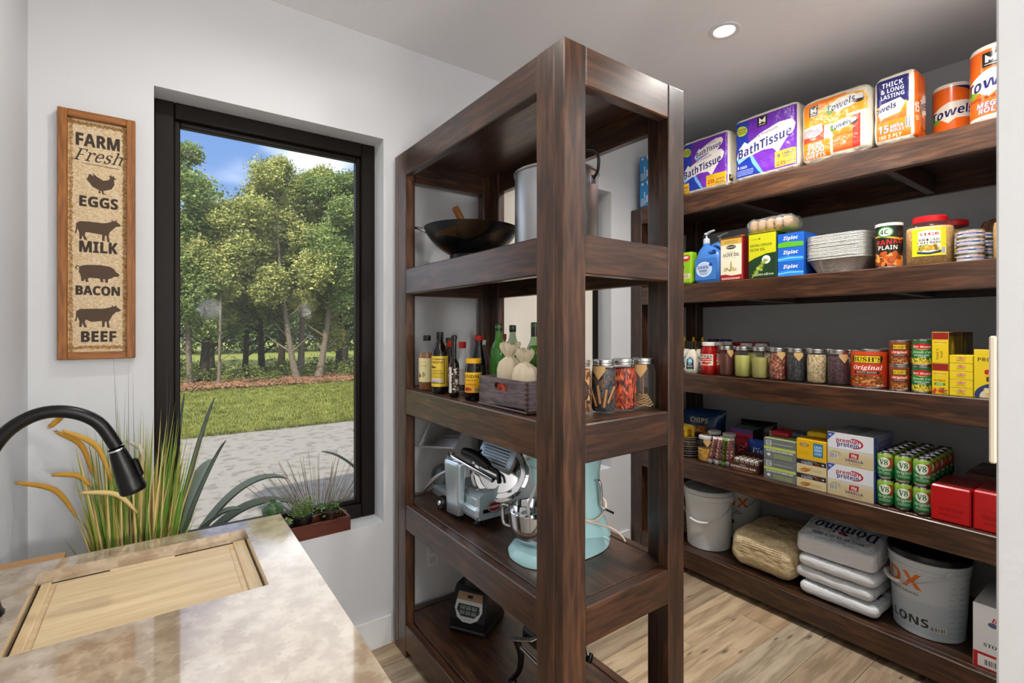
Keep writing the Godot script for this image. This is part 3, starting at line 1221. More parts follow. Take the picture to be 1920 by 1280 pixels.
	for i in 5200:
		var x := r.randf_range(-8, 20)
		xs.append(Transform3D(Basis(Vector3.UP, r.randf() * TAU).scaled(Vector3.ONE * r.randf_range(1.2, 2.4)), Vector3(x, pow(r.randf(), 0.9) * (4.6 + 1.2 * sin(x * 0.9)) + (0.0 if r.randf() < 0.4 else 0.9), r.randf_range(-40, -34))))
		cs.append(C("2c3f1c").lerp(C("50662e"), r.randf()).srgb_to_linear())
	var u := multi("undergrowth", cluster, fm, xs, cs)
	add_child(u)
	tag(u, "low green undergrowth and distant thicket behind the tree trunks", "undergrowth", "", "stuff")


func blade_leaf(p0: Vector3, p1: Vector3, lift: float, width: float, fold := 0.35) -> ArrayMesh:
	var k := MB.new()
	var mid := (p0 + p1) / 2 + Vector3(0, lift, 0)
	var n := 14
	var out := (p1 - p0)
	out.y = 0
	var side := Vector3(-out.z, 0, out.x).normalized()
	if out.length() < 0.05:
		side = Vector3(1, 0, 0)
	var rows := []
	for i in n + 1:
		var t := float(i) / n
		var c := p0.lerp(mid, t).lerp(mid.lerp(p1, t), t)
		var w := width * (0.72 + 0.9 * t - 0.3 * t * t) * pow(1.0 - t, 0.55)
		var tan := ((mid - p0).lerp(p1 - mid, t)).normalized()
		var up := side.cross(tan).normalized()
		if up.y < 0:
			up = -up
		rows.append([c - side * w + up * w * fold, c, c + side * w + up * w * fold, up])
	for i in n:
		for s in 2:
			var a = rows[i]
			var b = rows[i + 1]
			var nn: Vector3 = (a[3] + side * (0.5 if s == 0 else -0.5)).normalized()
			k.quad(a[s], a[s + 1], b[s + 1], b[s], nn, [Vector2(s * 0.5, i / 14.0), Vector2(s * 0.5 + 0.5, i / 14.0), Vector2(s * 0.5 + 0.5, (i + 1) / 14.0), Vector2(s * 0.5, (i + 1) / 14.0)])
			var dn: Vector3 = -a[3] * 0.004
			k.quad(a[s] + dn * 0.2, a[s + 1] + dn, b[s + 1] + dn, b[s] + dn * 0.2, -nn)
	return k.mesh()


func build_agave() -> void:
	var m := mat("agave_leaf", C("5c6a55"), 0.55)
	m.cull_mode = BaseMaterial3D.CULL_DISABLED
	var t := thing("agave", "large grey-green agave with broad pointed leaves outside the window", "plant", Vector3(0.02, -0.06, -2.98), 0.0, "agaves outside the window")
	part(t, "root_crown", lathe_mesh(prof([0.1, 0.0, 0.11, 0.25, 0.08, 0.42, 0.0, 0.48]), 14), m)
	for l in [[0.085, 1.25, 0.0, 0.0, 0.055], [0.215, 1.22, 0.02, 0.12, 0.072], [0.262, 1.0, 0.05, 0.10, 0.068], [0.565, 0.74, 0.02, 0.30, 0.078], [0.58, 0.62, 0.09, 0.24, 0.088], [0.32, 0.66, 0.14, 0.16, 0.07], [-0.3, 1.1, -0.05, 0.15, 0.06], [-0.5, 0.75, 0.1, 0.25, 0.06], [-0.1, 1.05, -0.35, 0.15, 0.06], [0.25, 0.8, -0.45, 0.2, 0.06]]:
		part(t, "leaf", blade_leaf(Vector3(l[0] * 0.12, 0.36, l[2] * 0.2), Vector3(l[0], l[1], l[2]), l[3], l[4]), m)
	var t2 := thing("agave", "second agave outside, only a leaf or two past the window edge by the dry grass", "plant", Vector3(1.25, -0.06, -2.98), 0.0, "agaves outside the window")
	part(t2, "root_crown", lathe_mesh(prof([0.1, 0.0, 0.11, 0.25, 0.08, 0.42, 0.0, 0.48]), 14), m)
	for l in [[-0.48, 0.86, 0.0, 0.20, 0.045], [-0.5, 0.55, 0.1, 0.12, 0.05], [0.2, 1.2, 0.0, 0.1, 0.055], [0.5, 0.85, 0.1, 0.2, 0.06], [0.0, 1.1, -0.35, 0.15, 0.06], [0.1, 0.8, 0.3, 0.2, 0.06], [-0.2, 0.9, -0.3, 0.15, 0.06]]:
		part(t2, "leaf", blade_leaf(Vector3(l[0] * 0.12, 0.36, l[2] * 0.2), Vector3(l[0], l[1], l[2]), l[3], l[4]), m)
	# dry grass clump
	var r := RandomNumberGenerator.new()
	r.seed = 8
	var d := thing("dry_grass", "clump of thin reddish dry grass outside behind the sill planter", "grass", Vector3(0.68, -0.06, -2.68))
	for s in [["green_blades", "6b7a42", 40], ["dry_blades", "8a6a58", 130]]:
		var k := MB.new()
		for i in s[2]:
			var an := r.randf() * TAU
			var p0 := Vector3(cos(an), 0, sin(an)) * 0.06 * r.randf() + Vector3(0, 0.3, 0)
			var ln := r.randf_range(0.3, 0.62)
			var sp := r.randf_range(0.05, 0.34)
			var p2 := p0 + Vector3(cos(an) * sp, ln, sin(an) * sp * 0.3)
			k.tube([p0, (p0 + p2) / 2 + Vector3(-cos(an) * sp * 0.22, 0.03, 0), p2], [0.0028, 0.002, 0.0007], 4, false)
		part(d, s[0], k.mesh(), plain(s[1], 0.8)).set_meta("kind", "stuff")
	part(d, "root_mound", lathe_mesh(prof([0.10, 0.0, 0.09, 0.2, 0.07, 0.33, 0.0, 0.36]), 14), plain("6b5a48", 0.9))


# ---------------------------------------------------------------- shelves
const LEVELS := [0.152, 0.705, 1.237, 1.788, 2.335]
const RAIL := 0.115


func walnut() -> Material:
	return mats["walnut%d" % (rng.randi() % 4)]


func board(par: Node, called: String, lo: Vector3, hi: Vector3, b := 0.003) -> void:
	part(par, called, box_mesh(Vector3.ZERO, hi - lo, b), walnut(), (lo + hi) / 2)


func build_island_shelf() -> void:
	var o := Vector3(1.1975, 0, -1.643)
	var t := thing("island_shelf", "tall dark walnut open shelf standing across from the window, end to the wall", "shelf", o)
	var x := 0.2765
	var z := 0.6075
	for sx in [-1.0, 1.0]:
		for sz in [-1.0, 1.0]:
			# a post is two boards: one in the end frame, one along the side
			var a := MB.new()
			a.off = Vector2(rng.randf(), rng.randf())
			a.box(Vector3(sx * (x - 0.0425), 1.1675, sz * (z - 0.0215)), Vector3(0.085, 2.335, 0.043), 0.003)
			a.off = Vector2(rng.randf(), rng.randf())
			a.box(Vector3(sx * (x - 0.02), 1.1675, sz * (z - 0.043 - 0.0415)), Vector3(0.04, 2.335, 0.082), 0.003)
			part(t, "post", a.mesh(), walnut())
	for y in LEVELS:
		for sx in [-1.0, 1.0]:
			board(t, "rail", Vector3(sx * (x - 0.019) - 0.0185, y - RAIL, -z + 0.126), Vector3(sx * (x - 0.019) + 0.0185, y, z - 0.126), 0.004)
		for sz in [-1.0, 1.0]:
			board(t, "end_rail", Vector3(-x + 0.086, y - RAIL, sz * (z - 0.021) - 0.0205), Vector3(x - 0.086, y, sz * (z - 0.021) + 0.0205), 0.004)
		board(t, "shelf_panel", Vector3(-x + 0.042, y - 0.02, -z + 0.045), Vector3(x - 0.042, y - 0.002, z - 0.045), 0.002)


func build_wall_shelf() -> void:
	var t := thing("pantry_shelf", "long dark walnut pantry shelving of five levels along the right wall", "shelf", Vector3(3.0, 0, -1.27))
	var x0 := -0.36
	var x1 := 0.352
	var z0 := -1.008
	var z1 := 1.03
	for sx in [x0 + 0.0445, x1 - 0.0445]:
		for sz in [z0 + 0.045, z1 - 0.045]:
			board(t, "post", Vector3(sx - 0.0445, 0, sz - 0.045), Vector3(sx + 0.0445, 2.325, sz + 0.045), 0.004)
	for y in LEVELS:
		board(t, "rail", Vector3(x0 - 0.001, y - RAIL, z0 + 0.09), Vector3(x0 + 0.037, y, z1 - 0.09), 0.004)
		board(t, "rail", Vector3(x1 - 0.037, y - RAIL, z0 + 0.09), Vector3(x1, y, z1 - 0.09), 0.004)
		board(t, "end_rail", Vector3(x0 + 0.089, y - RAIL, z0), Vector3(x1 - 0.089, y, z0 + 0.037), 0.004)
		board(t, "end_rail", Vector3(x0 + 0.089, y - RAIL, z1 - 0.037), Vector3(x1 - 0.089, y, z1), 0.004)
		for zb in [-0.25, 0.45]:
			board(t, "cross_brace", Vector3(x0 + 0.038, y - RAIL + 0.005, zb - 0.019), Vector3(x1 - 0.038, y - 0.022, zb + 0.019), 0.003)
		board(t, "shelf_panel", Vector3(x0 + 0.037, y - 0.02, z0 + 0.038), Vector3(x1 - 0.037, y - 0.001, z1 - 0.038), 0.002)


# ---------------------------------------------------------------- counter with sink
func build_counter() -> void:
	var t := thing("prep_counter", "tan stone prep counter with a sink cut-out along the left wall", "counter", Vector3(-0.016, 0, -0.2))
	# top with a rectangular cut-out, in the counter's own coordinates
	var k := MB.new()
	var X := [-0.3355, -0.221, 0.2265, 0.337]
	var Z := [-1.536, -1.465, -1.072, 1.6]
	var y := 0.915
	var th := 0.032
	for s in [[0, 3, 0, 1], [0, 1, 1, 2], [2, 3, 1, 2], [0, 3, 2, 3]]:
		for yy in [[y, Vector3.UP], [y - th, Vector3.DOWN]]:
			k.quad(Vector3(X[s[0]], yy[0], Z[s[2]]), Vector3(X[s[1]], yy[0], Z[s[2]]), Vector3(X[s[1]], yy[0], Z[s[3]]), Vector3(X[s[0]], yy[0], Z[s[3]]), yy[1])
	for s in [[0, 0, 3, 0, Vector3.FORWARD], [3, 0, 3, 3, Vector3.RIGHT], [0, 3, 3, 3, Vector3.BACK], [0, 0, 0, 3, Vector3.LEFT], [1, 1, 2, 1, Vector3.BACK], [2, 1, 2, 2, Vector3.LEFT], [1, 2, 2, 2, Vector3.FORWARD], [1, 1, 1, 2, Vector3.RIGHT]]:
		k.quad(Vector3(X[s[0]], y - th, Z[s[1]]), Vector3(X[s[2]], y - th, Z[s[3]]), Vector3(X[s[2]], y, Z[s[3]]), Vector3(X[s[0]], y, Z[s[1]]), s[4])
	part(t, "worktop", k.mesh(), mats["stone"])
	var cab := plain("d9d6d0", 0.5)
	part(t, "cabinet_body", box_mesh(Vector3(-0.02, 0.48, 0.04), Vector3(0.61, 0.72, 3.08), 0.003), cab)
	part(t, "toe_kick", box_mesh(Vector3(-0.05, 0.06, 0.04), Vector3(0.53, 0.12, 3.0), 0.0), plain("4a4744", 0.7))
	for i in 5:
		var d := part(t, "door", box_mesh(Vector3.ZERO, Vector3(0.02, 0.66, 0.58), 0.004), cab, Vector3(0.296, 0.48, -1.2 + 0.62 * i))
		part(d, "handle", box_mesh(Vector3(0.02, 0.2, 0.22), Vector3(0.012, 0.14, 0.012), 0.003), mats["black_metal"])
	# sink bowl hung under the cut-out
	var s := MB.new()
	var b := 0.64
	var x0 := -0.231
	var x1 := 0.2365
	var z0 := -1.475
	var z1 := -1.062
	var yt := y - th
	s.quad(Vector3(x0, b, z0), Vector3(x1, b, z0), Vector3(x1, b, z1), Vector3(x0, b, z1), Vector3.UP)
	s.quad(Vector3(x0, b, z0), Vector3(x1, b, z0), Vector3(x1, yt, z0), Vector3(x0, yt, z0), Vector3.BACK)
	s.quad(Vector3(x0, b, z1), Vector3(x1, b, z1), Vector3(x1, yt, z1), Vector3(x0, yt, z1), Vector3.FORWARD)
	s.quad(Vector3(x0, b, z0), Vector3(x0, b, z1), Vector3(x0, yt, z1), Vector3(x0, yt, z0), Vector3.RIGHT)
	s.quad(Vector3(x1, b, z0), Vector3(x1, b, z1), Vector3(x1, yt, z1), Vector3(x1, yt, z0), Vector3.LEFT)
	s.box(Vector3(0.0, y - 0.062, z0 + 0.011), Vector3(0.46, 0.006, 0.022), 0.001)
	s.box(Vector3(0.0, y - 0.062, z1 - 0.011), Vector3(0.46, 0.006, 0.022), 0.001)
	part(t, "sink_basin", s.mesh(), mats["brushed"])
	# bamboo board resting on the sink ledge
	var c := thing("cutting_board", "pale bamboo cutting board with juice grooves resting in the sink opening", "cutting board", Vector3(-0.0125, 0.8567, -1.4685))
	var w := 0.4465
	var d := 0.391
	var g := MB.new()
	g.box(Vector3(0, 0.0125, 0.0), Vector3(w, 0.024, d), 0.002)
	part(c, "board", g.mesh(), mats["bamboo"])
	# raised lands that leave the grooves between them
	var strips := [[-w / 2 + 0.002, -w / 2 + 0.022, -d / 2 + 0.002, d / 2 - 0.002], [-w / 2 + 0.033, w / 2 - 0.045, -d / 2 + 0.022, d / 2 - 0.012], [w / 2 - 0.033, w / 2 - 0.002, -d / 2 + 0.002, d / 2 - 0.002], [-0.09, 0.05, -d / 2 + 0.002, -d / 2 + 0.018]]
	for q in strips:
		part(c, "raised_face", box_mesh(Vector3(0, 0, 0), Vector3(q[1] - q[0], 0.006, q[3] - q[2]), 0.002), mats["bamboo"], Vector3((q[0] + q[1]) / 2, 0.0270, (q[2] + q[3]) / 2))
	# small ledge behind the worktop
	single("wooden_ledge", box_mesh(Vector3.ZERO, Vector3(0.15, 0.03, 0.05), 0.003), plain("b58a58", 0.5), "narrow tan wooden ledge against the wall behind the stone counter", "ledge", Vector3(-0.277, 0.898, -1.763))
	# faucet
	var f := thing("faucet", "matte black gooseneck kitchen faucet arching over the sink", "faucet", Vector3(-0.292, 0.915, -1.47))
	var bm: Material = mats["black_metal"]
	part(f, "base", lathe_mesh(prof([0.03, 0.0, 0.03, 0.006, 0.026, 0.012, 0.022, 0.03, 0.021, 0.14, 0.018, 0.15, 0.0, 0.15]), 24), bm)
	part(f, "spout", tube_mesh(smooth_path([Vector3(0, 0.13, 0), Vector3(0.0, 0.30, 0), Vector3(0.025, 0.372, 0), Vector3(0.075, 0.412, 0), Vector3(0.13, 0.414, 0), Vector3(0.18, 0.385, 0), Vector3(0.213, 0.325, 0)], 6), 0.0138, 16), bm)
	var hd := Node3D.new()
	hd.name = "spray_head"
	f.add_child(hd)
	hd.position = Vector3(0.214, 0.318, 0)
	hd.rotation.z = 0.30
	part(hd, "head_shell", lathe_mesh(prof([0.0, -0.108, 0.024, -0.108, 0.027, -0.104, 0.0265, -0.094, 0.0255, -0.092, 0.0245, -0.07, 0.018, -0.012, 0.0165, -0.006, 0.017, 0.0, 0.0155, 0.004]), 26), bm)
	part(hd, "collar_ring", lathe_mesh(prof([0.0172, -0.002, 0.0178, 0.0, 0.0172, 0.002]), 26), mats["chrome"])
	part(hd, "spray_button", box_mesh(Vector3(0.024, -0.055, 0.004), Vector3(0.012, 0.045, 0.018), 0.004), bm)
	var lv := MB.new()
	lv.tube([Vector3(0.0, 0.09, 0.0), Vector3(0.0, 0.09, 0.045)], 0.014, 14)
	lv.tube([Vector3(0.0, 0.09, 0.04), Vector3(0.012, 0.10, 0.075), Vector3(0.02, 0.12, 0.11)], [0.008, 0.007, 0.006], 10)
	part(f, "handle", lv.mesh(), bm)


# ---------------------------------------------------------------- farm sign
func build_sign() -> void:
	var t := thing("farm_sign", "tall wooden framed sign listing eggs, milk, bacon and beef on the wall", "sign", Vector3(-0.172, 1.408, WALL_Z))
	var m: Material = mats["signwood"]
	var w := 0.209
	var h := 0.858
	for s in [[Vector3(-w / 2 + 0.0125, h / 2, 0.018), Vector3(0.025, h, 0.034)], [Vector3(w / 2 - 0.0125, h / 2, 0.018), Vector3(0.025, h, 0.034)], [Vector3(0, h - 0.0125, 0.018), Vector3(w - 0.05, 0.025, 0.034)], [Vector3(0, 0.0125, 0.018), Vector3(w - 0.05, 0.025, 0.034)]]:
		part(t, "frame_board", box_mesh(Vector3.ZERO, s[1], 0.002), m, s[0])
	var c := cv(256, 1300, "cdb794")
	c.specks(0, 0, 256, 1300, [C("c2a983"), C("d8c5a6"), C("bfa27a"), C("d2bd9b"), C("ccb592")], 5200, 4.0, 3)
	c.specks(0, 0, 256, 1300, [C("e0d2b8"), C("b8986d")], 900, 1.6, 4)
	c.specks(14, 0, 8, 1300, [C("a5804f"), C("8f6a3c"), C("b59366")], 520, 5.0, 6)
	c.specks(234, 0, 8, 1300, [C("a5804f"), C("8f6a3c"), C("b59366")], 520, 5.0, 7)
	c.specks(0, 24, 256, 10, [C("a5804f"), C("8f6a3c")], 130, 5.0, 8)
	c.specks(0, 1262, 256, 10, [C("a5804f"), C("8f6a3c")], 130, 5.0, 9)
	var ink := C("33291f")
	var br := C("4d3a2a")
	c.to("FARM", 128, 150, 94, ink, ink, 1.2, "b", 0.5, 0, 0, 0.74)
	c.t("Fresh", 126, 232, 92, ink, "sr", 0.5, 0.35, 0, 0.82)
	c.p([60, 244, 215, 252, 215, 255, 60, 247], ink)
	# hen
	c.p([86, 322, 92, 300, 110, 312, 104, 294, 126, 314, 150, 330, 172, 322, 178, 306, 172, 300, 180, 294, 186, 300, 194, 296, 196, 306, 206, 314, 194, 316, 196, 346, 184, 372, 160, 384, 150, 386, 152, 402, 164, 408, 146, 408, 142, 390, 136, 388, 140, 402, 128, 402, 132, 386, 104, 370, 90, 346, 80, 334], br)
	c.to("EGGS", 130, 484, 78, ink, ink, 1.2, "b", 0.5, 0, 0, 0.84)
	_cow(c, 555, br, false)
	c.to("MILK", 128, 738, 84, ink, ink, 1.2, "b", 0.5, 0, 0, 0.78)
	# pig
	c.p([52, 820, 66, 812, 86, 808, 140, 806, 176, 812, 196, 826, 200, 838, 218, 856, 212, 868, 194, 868, 184, 878, 170, 882, 168, 904, 158, 904, 156, 884, 148, 884, 150, 902, 140, 902, 134, 882, 92, 880, 86, 888, 90, 904, 78, 904, 74, 886, 70, 900, 60, 900, 58, 870, 50, 848], br)
	c.p([54, 826, 44, 818, 40, 828, 46, 834, 44, 838, 34, 828, 42, 812, 56, 820], br)
	c.to("BACON", 128, 975, 68, ink, ink, 1.2, "b", 0.5, 0, 0, 0.80)
	_cow(c, 1040, br, true)
	c.to("BEEF", 130, 1236, 80, ink, ink, 1.2, "b", 0.5, 0, 0, 0.82)
	var k := MB.new()
	k.quad(Vector3(-w / 2 + 0.02, 0.02, 0.014), Vector3(w / 2 - 0.02, 0.02, 0.014), Vector3(w / 2 - 0.02, h - 0.02, 0.014), Vector3(-w / 2 + 0.02, h - 0.02, 0.014), Vector3.BACK)
	part(t, "printed_panel", k.mesh(), printed(c.tex(), 0.75))
	part(t, "backing", box_mesh(Vector3(0, h / 2, 0.007), Vector3(w - 0.04, h - 0.04, 0.012), 0.0), m)


func _cow(c: Cv, y: float, br: Color, bull: bool) -> void:
	var b := 12.0 if bull else 0.0
	c.p([46, y + 24, 54, y + 14, 90, y + 12, 150, y + 14 - b * 0.3, 176, y + 6 - b * 0.2, 186, y - 2, 184, y - 10, 194, y - 2, 204, y - 10, 206, y, 224, y + 16, 220, y + 24, 204, y + 28, 190, y + 44, 176, y + 62 + b, 172, y + 82, 176, y + 118, 166, y + 118, 162, y + 82, 156, y + 84, 154, y + 114, 144, y + 114, 144, y + 80, 100, y + 74 + b, 78, y + 72, 74, y + 88, 84, y + 116, 72, y + 116, 64, y + 90, 62, y + 114, 52, y + 114, 52, y + 80, 46, y + 60, 44, y + 40], br)
	c.p([48, y + 20, 40, y + 26, 38, y + 60, 34, y + 80, 40, y + 84, 44, y + 60, 50, y + 30], br)


# ---------------------------------------------------------------- planter on the window sill
func build_window_tray() -> void:
	var z := -2.338
	var t := thing("planter_tray", "low reddish wooden planter tray on the window sill", "tray", Vector3(0.535, 0.587, z))
	var m := mat("redwood", C("7d4128"), 0.5)
	m.albedo_texture = mats["signwood"].albedo_texture
	m.uv1_scale = Vector3(2, 4, 1)
	m.albedo_color = C("a06a52")
	for s in [[Vector3(0, 0.032, 0.05), Vector3(0.37, 0.064, 0.012)], [Vector3(0, 0.032, -0.05), Vector3(0.37, 0.064, 0.012)], [Vector3(-0.179, 0.032, 0), Vector3(0.012, 0.064, 0.088)], [Vector3(0.179, 0.032, 0), Vector3(0.012, 0.064, 0.088)], [Vector3(0, 0.006, 0), Vector3(0.345, 0.012, 0.088)]]:
		part(t, "board", box_mesh(Vector3.ZERO, s[1], 0.002), m, s[0])
	var y := 0.5995
	var r := RandomNumberGenerator.new()
	r.seed = 5
	var cup := prof([0.0, 0.0, 0.03, 0.0, 0.041, 0.075, 0.043, 0.075, 0.043, 0.08, 0.038, 0.08, 0.036, 0.068, 0.0, 0.068])
	var fern := plain("7f9a5a", 0.6)
	var vine := plain("4f7a34", 0.5)
	var leafm := func(k: MB, at: Vector3, s: float) -> void:
		var b := Basis.from_euler(Vector3(r.randf_range(-0.9, 0.9), r.randf() * TAU, r.randf_range(-0.5, 0.5)))
		k.quad(at + b * Vector3(-s, 0, 0), at + b * Vector3(0, 0.1 * s, -s * 0.6), at + b * Vector3(s, 0, 0), at + b * Vector3(0, 0.1 * s, s * 0.6), b * Vector3.UP)
	# glass globe
	var g := thing("glass_globe", "clear green glass globe terrarium at the counter end of the sill planter", "terrarium", Vector3(0.402, y, z))
	var gl := glass("green_glass", Color(0.16, 0.36, 0.10), 0.5)
	var ball := []
	for i in 15:
		var a := lerpf(-1.25, 1.2, i / 14.0)
		ball.append(Vector2(cos(a) * 0.043, 0.132 + sin(a) * 0.043))
	ball.push_front(Vector2(0.0, 0.0912))
	part(g, "globe", lathe_mesh(ball, 24), gl)
	part(g, "stand", lathe_mesh(prof([0.0, 0.0, 0.026, 0.0, 0.022, 0.02, 0.014, 0.06, 0.02, 0.098, 0.0, 0.098]), 18), plain("3d4a33", 0.6))
	var gk := MB.new()
	for i in 46:
		leafm.call(gk, Vector3(0, 0.12, 0) + Vector3(r.randf_range(-1, 1), r.randf_range(-0.6, 0.9), r.randf_range(-1, 1)).limit_length(0.95) * 0.027, 0.009)
	part(g, "moss", gk.mesh(), vine)
	for p in [[0.525, "small black pot of feathery green herb in the middle of the sill planter", "141414", 0], [0.645, "small dark brown pot with trailing round leaves by the outer end of the sill planter", "2b1812", 1]]:
		var o := thing("potted_plant", p[1], "plant", Vector3(p[0], y, z), 0.0, "little pots in the sill planter")
		part(o, "pot", lathe_mesh(cup, 24), plain(p[2], 0.35))
		part(o, "soil", lathe_mesh(prof([0.036, 0.069, 0.0, 0.072]), 16), plain("2a2018", 0.95))
		var k := MB.new()
		var st := MB.new()
		for i in (150 if p[3] == 0 else 34):
			var an := r.randf() * TAU
			var d := Vector3(cos(an), 0, sin(an) * 0.55)
			if p[3] == 0:
				var tip := d * r.randf_range(0.01, 0.075) + Vector3(0, r.randf_range(0.09, 0.165), 0)
				st.tube([d * 0.01 + Vector3(0, 0.07, 0), tip], [0.0008, 0.0005], 4, false)
				for j in 5:
					leafm.call(k, (d * 0.01 + Vector3(0, 0.07, 0)).lerp(tip, 0.4 + 0.15 * j), 0.005)
			else:
				var len := r.randf_range(0.03, 0.085)
				var tip := d * len + Vector3(0, 0.085 + r.randf_range(-0.045, 0.05), 0)
				st.tube([Vector3(0, 0.07, 0), d * len * 0.6 + Vector3(0, 0.105, 0), tip], [0.0012, 0.001, 0.0006], 4, false)
				leafm.call(k, tip, 0.009)
				leafm.call(k, d * len * 0.7 + Vector3(0, 0.1, 0), 0.009)
		part(o, "stems", st.mesh(), plain("5d6e38", 0.7))
		part(o, "foliage", k.mesh(), fern if p[3] == 0 else vine).set_meta("kind", "stuff")
	var o := thing("succulent", "trailing green succulent spilling between the globe and the black pot", "plant", Vector3(0.463, y, z + 0.012))
	part(o, "pot", lathe_mesh(prof([0.0, 0.0, 0.016, 0.0, 0.0175, 0.06, 0.0, 0.055]), 16), plain("1b1b1b", 0.4))
	var k := MB.new()
	for i in 60:
		var an := r.randf() * TAU
		leafm.call(k, Vector3(cos(an) * 0.016 * r.randf(), r.randf_range(0.055, 0.085), sin(an) * 0.02 * r.randf()), 0.0065)
	part(o, "foliage", k.mesh(), fern).set_meta("kind", "stuff")


func build_grass_plant() -> void:
	var r := RandomNumberGenerator.new()
	r.seed = 15
	var t := thing("artificial_grass", "tall green and gold ornamental grass with golden foxtails behind the counter", "plant", Vector3(-0.06, 0, -2.0))
	part(t, "planter_pot", lathe_mesh(prof([0.0, 0.0, 0.10, 0.0, 0.13, 0.6, 0.135, 0.6, 0.135, 0.62, 0.12, 0.62, 0.0, 0.60]), 28), plain("8a8078", 0.6))
	var cols := [["green_blades", "5f8a2a", 150, 0.34], ["olive_blades", "8a8a34", 90, 0.40], ["straw_blades", "d2b878", 120, 0.36], ["dark_stems", "4b4a38", 16, 0.64]]
	for c in cols:
		var k := MB.new()
		for i in c[2]:
			var px := r.randf_range(-0.075, 0.085)
			var pz := r.randf_range(-0.055, 0.05)
			var p0 := Vector3(px, 0.6, pz)
			var ln: float = 0.28 + c[3] * pow(r.randf(), 1.3)
			var sp := px * r.randf_range(0.2, 1.35) + r.randf_range(-0.03, 0.03)
			var p2 := p0 + Vector3(sp, ln, pz * r.randf_range(-0.3, 0.8))
			var w := 0.0032 if c[0] != "dark_stems" else 0.0012
			var tw := Vector3(1, 0, r.randf_range(-0.6, 0.6)).normalized() * w
			var mid := (p0 + p2) / 2 + Vector3(-sp * 0.12, 0.01, 0)
			var nn := tw.cross(p2 - p0).normalized()
			if nn.z < 0:
				nn = -nn
			k.quad(p0 - tw, p0 + tw, mid + tw, mid - tw, nn)
			k.tri(mid - tw, mid + tw, p2, nn)
		var m := plain(c[1], 0.55)
		m.cull_mode = BaseMaterial3D.CULL_DISABLED
		m.backlight_enabled = true
		m.backlight = Color(0.3, 0.3, 0.15)
		part(t, c[0], k.mesh(), m).set_meta("kind", "stuff")
	var o := Vector3(-0.06, 0, -2.0)
	var fx := [[-0.328, 1.072, -0.201, 0.947, 0.0, "b98a2c"], [-0.249, 1.086, -0.164, 1.035, 0.02, "b98a2c"], [-0.245, 1.207, -0.164, 1.068, 0.0, "b58429"], [-0.225, 1.213, -0.117, 1.047, 0.03, "c79b3f"], [-0.184, 1.029, -0.053, 0.941, 0.05, "cdb676"], [-0.262, 1.222, -0.236, 1.244, -0.02, "c08c1f"], [-0.080, 1.150, -0.036, 1.08, -0.04, "c4c0b6"]]
	for f in fx:
		var a := Vector3(f[0], f[1], -1.98 + f[4]) - o
		var b := Vector3(f[2], f[3], -1.98 + f[4]) - o
		var mid := (a + b) / 2 + (b - a).length() * 0.17 * Vector3(0.55, 0.85, 0)
		var path := smooth_path([a, mid, b], 14)
		var k := MB.new()
		var rad := []
		for i in path.size():
			rad.append(0.0066 * sin(PI * clampf(0.12 + 0.86 * i / (path.size() - 1.0), 0, 1)) + 0.0012)
		k.tube(path, rad, 8)
		for i in 620:
			var s := r.randf() * (path.size() - 1.01)
			var c: Vector3 = path[int(s)].lerp(path[int(s) + 1], fmod(s, 1.0))
			var d := Vector3(r.randfn(), r.randfn(), r.randfn()).normalized()
			var fw: Vector3 = (path[int(s)] - path[int(s) + 1]).normalized()
			var q: Vector3 = c + d * 0.004
			var w := d.cross(fw).normalized() * 0.0007
			k.tri(q - w, q + w, q + (d + fw * 0.7).normalized() * 0.0085, d)
		part(t, "foxtail", k.mesh(), plain(f[5], 0.8))
		if f[5] != "c08c1f":
			var base := Vector3(r.randf_range(-0.05, 0.05), 0.62, 0)
			part(t, "stem", tube_mesh(smooth_path([base, (base + b) / 2 + Vector3(0.01, 0, 0), b], 5), 0.0016, 5), plain("8a8a34", 0.6))


# ---------------------------------------------------------------- bottles and jars
# d: body [profile, material], fill, cap, wrap [y0, y1, r, u0, u1, material]
func bottle(called: String, label: String, category: String, at: Vector3, turn: float, d: Dictionary, group := "") -> Node3D:
	var o := thing(called, label, category, at, turn, group)
	part(o, d.get("body_name", "glass_body"), lathe_mesh(prof(d.body[0]), 28), d.body[1])
	if d.has("fill"):
		part(o, "contents", lathe_mesh(prof(d.fill[0]), 24), d.fill[1])
	if d.has("cap"):
		part(o, "cap", lathe_mesh(prof(d.cap[0]), 24), d.cap[1])
	for w in d.get("wraps", []):
		part(o, "label", lathe_mesh([Vector2(w[2], w[0]), Vector2(w[2], w[1])], 28, w[3], w[4]), label_span(w[5], w[3], w[4]))
	return o


# a label print stretched over the span u0..u1 of a turned body
func label_span(m: StandardMaterial3D, u0: float, u1: float) -> StandardMaterial3D:
	if u0 == 0.0 and u1 == 1.0:
		return m
	var c: StandardMaterial3D = m.duplicate()
	var s := 1.0 / (u1 - u0)
	c.uv1_scale = Vector3(s, 1, 1)
	c.uv1_offset = Vector3(-u0 * s, 0, 0)
	return c


func cap_prof(r: float, y: float, h: float) -> Array:
	return [r * 0.97, y, r, y + 0.001, r, y + h - 0.002, r - 0.002, y + h, 0.0, y + h]


func long_bottle(r: float, sh: float, neck: float, h: float) -> Array:
	return [0.0, 0.003, r - 0.006, 0.0, r - 0.001, 0.003, r, 0.008, r, sh, r * 0.96, sh + 0.012, r * 0.78, sh + 0.03, neck * 1.35, sh + 0.052, neck, sh + 0.075, neck, h - 0.012, neck + 0.002, h - 0.012, neck + 0.002, h, 0.0, h]


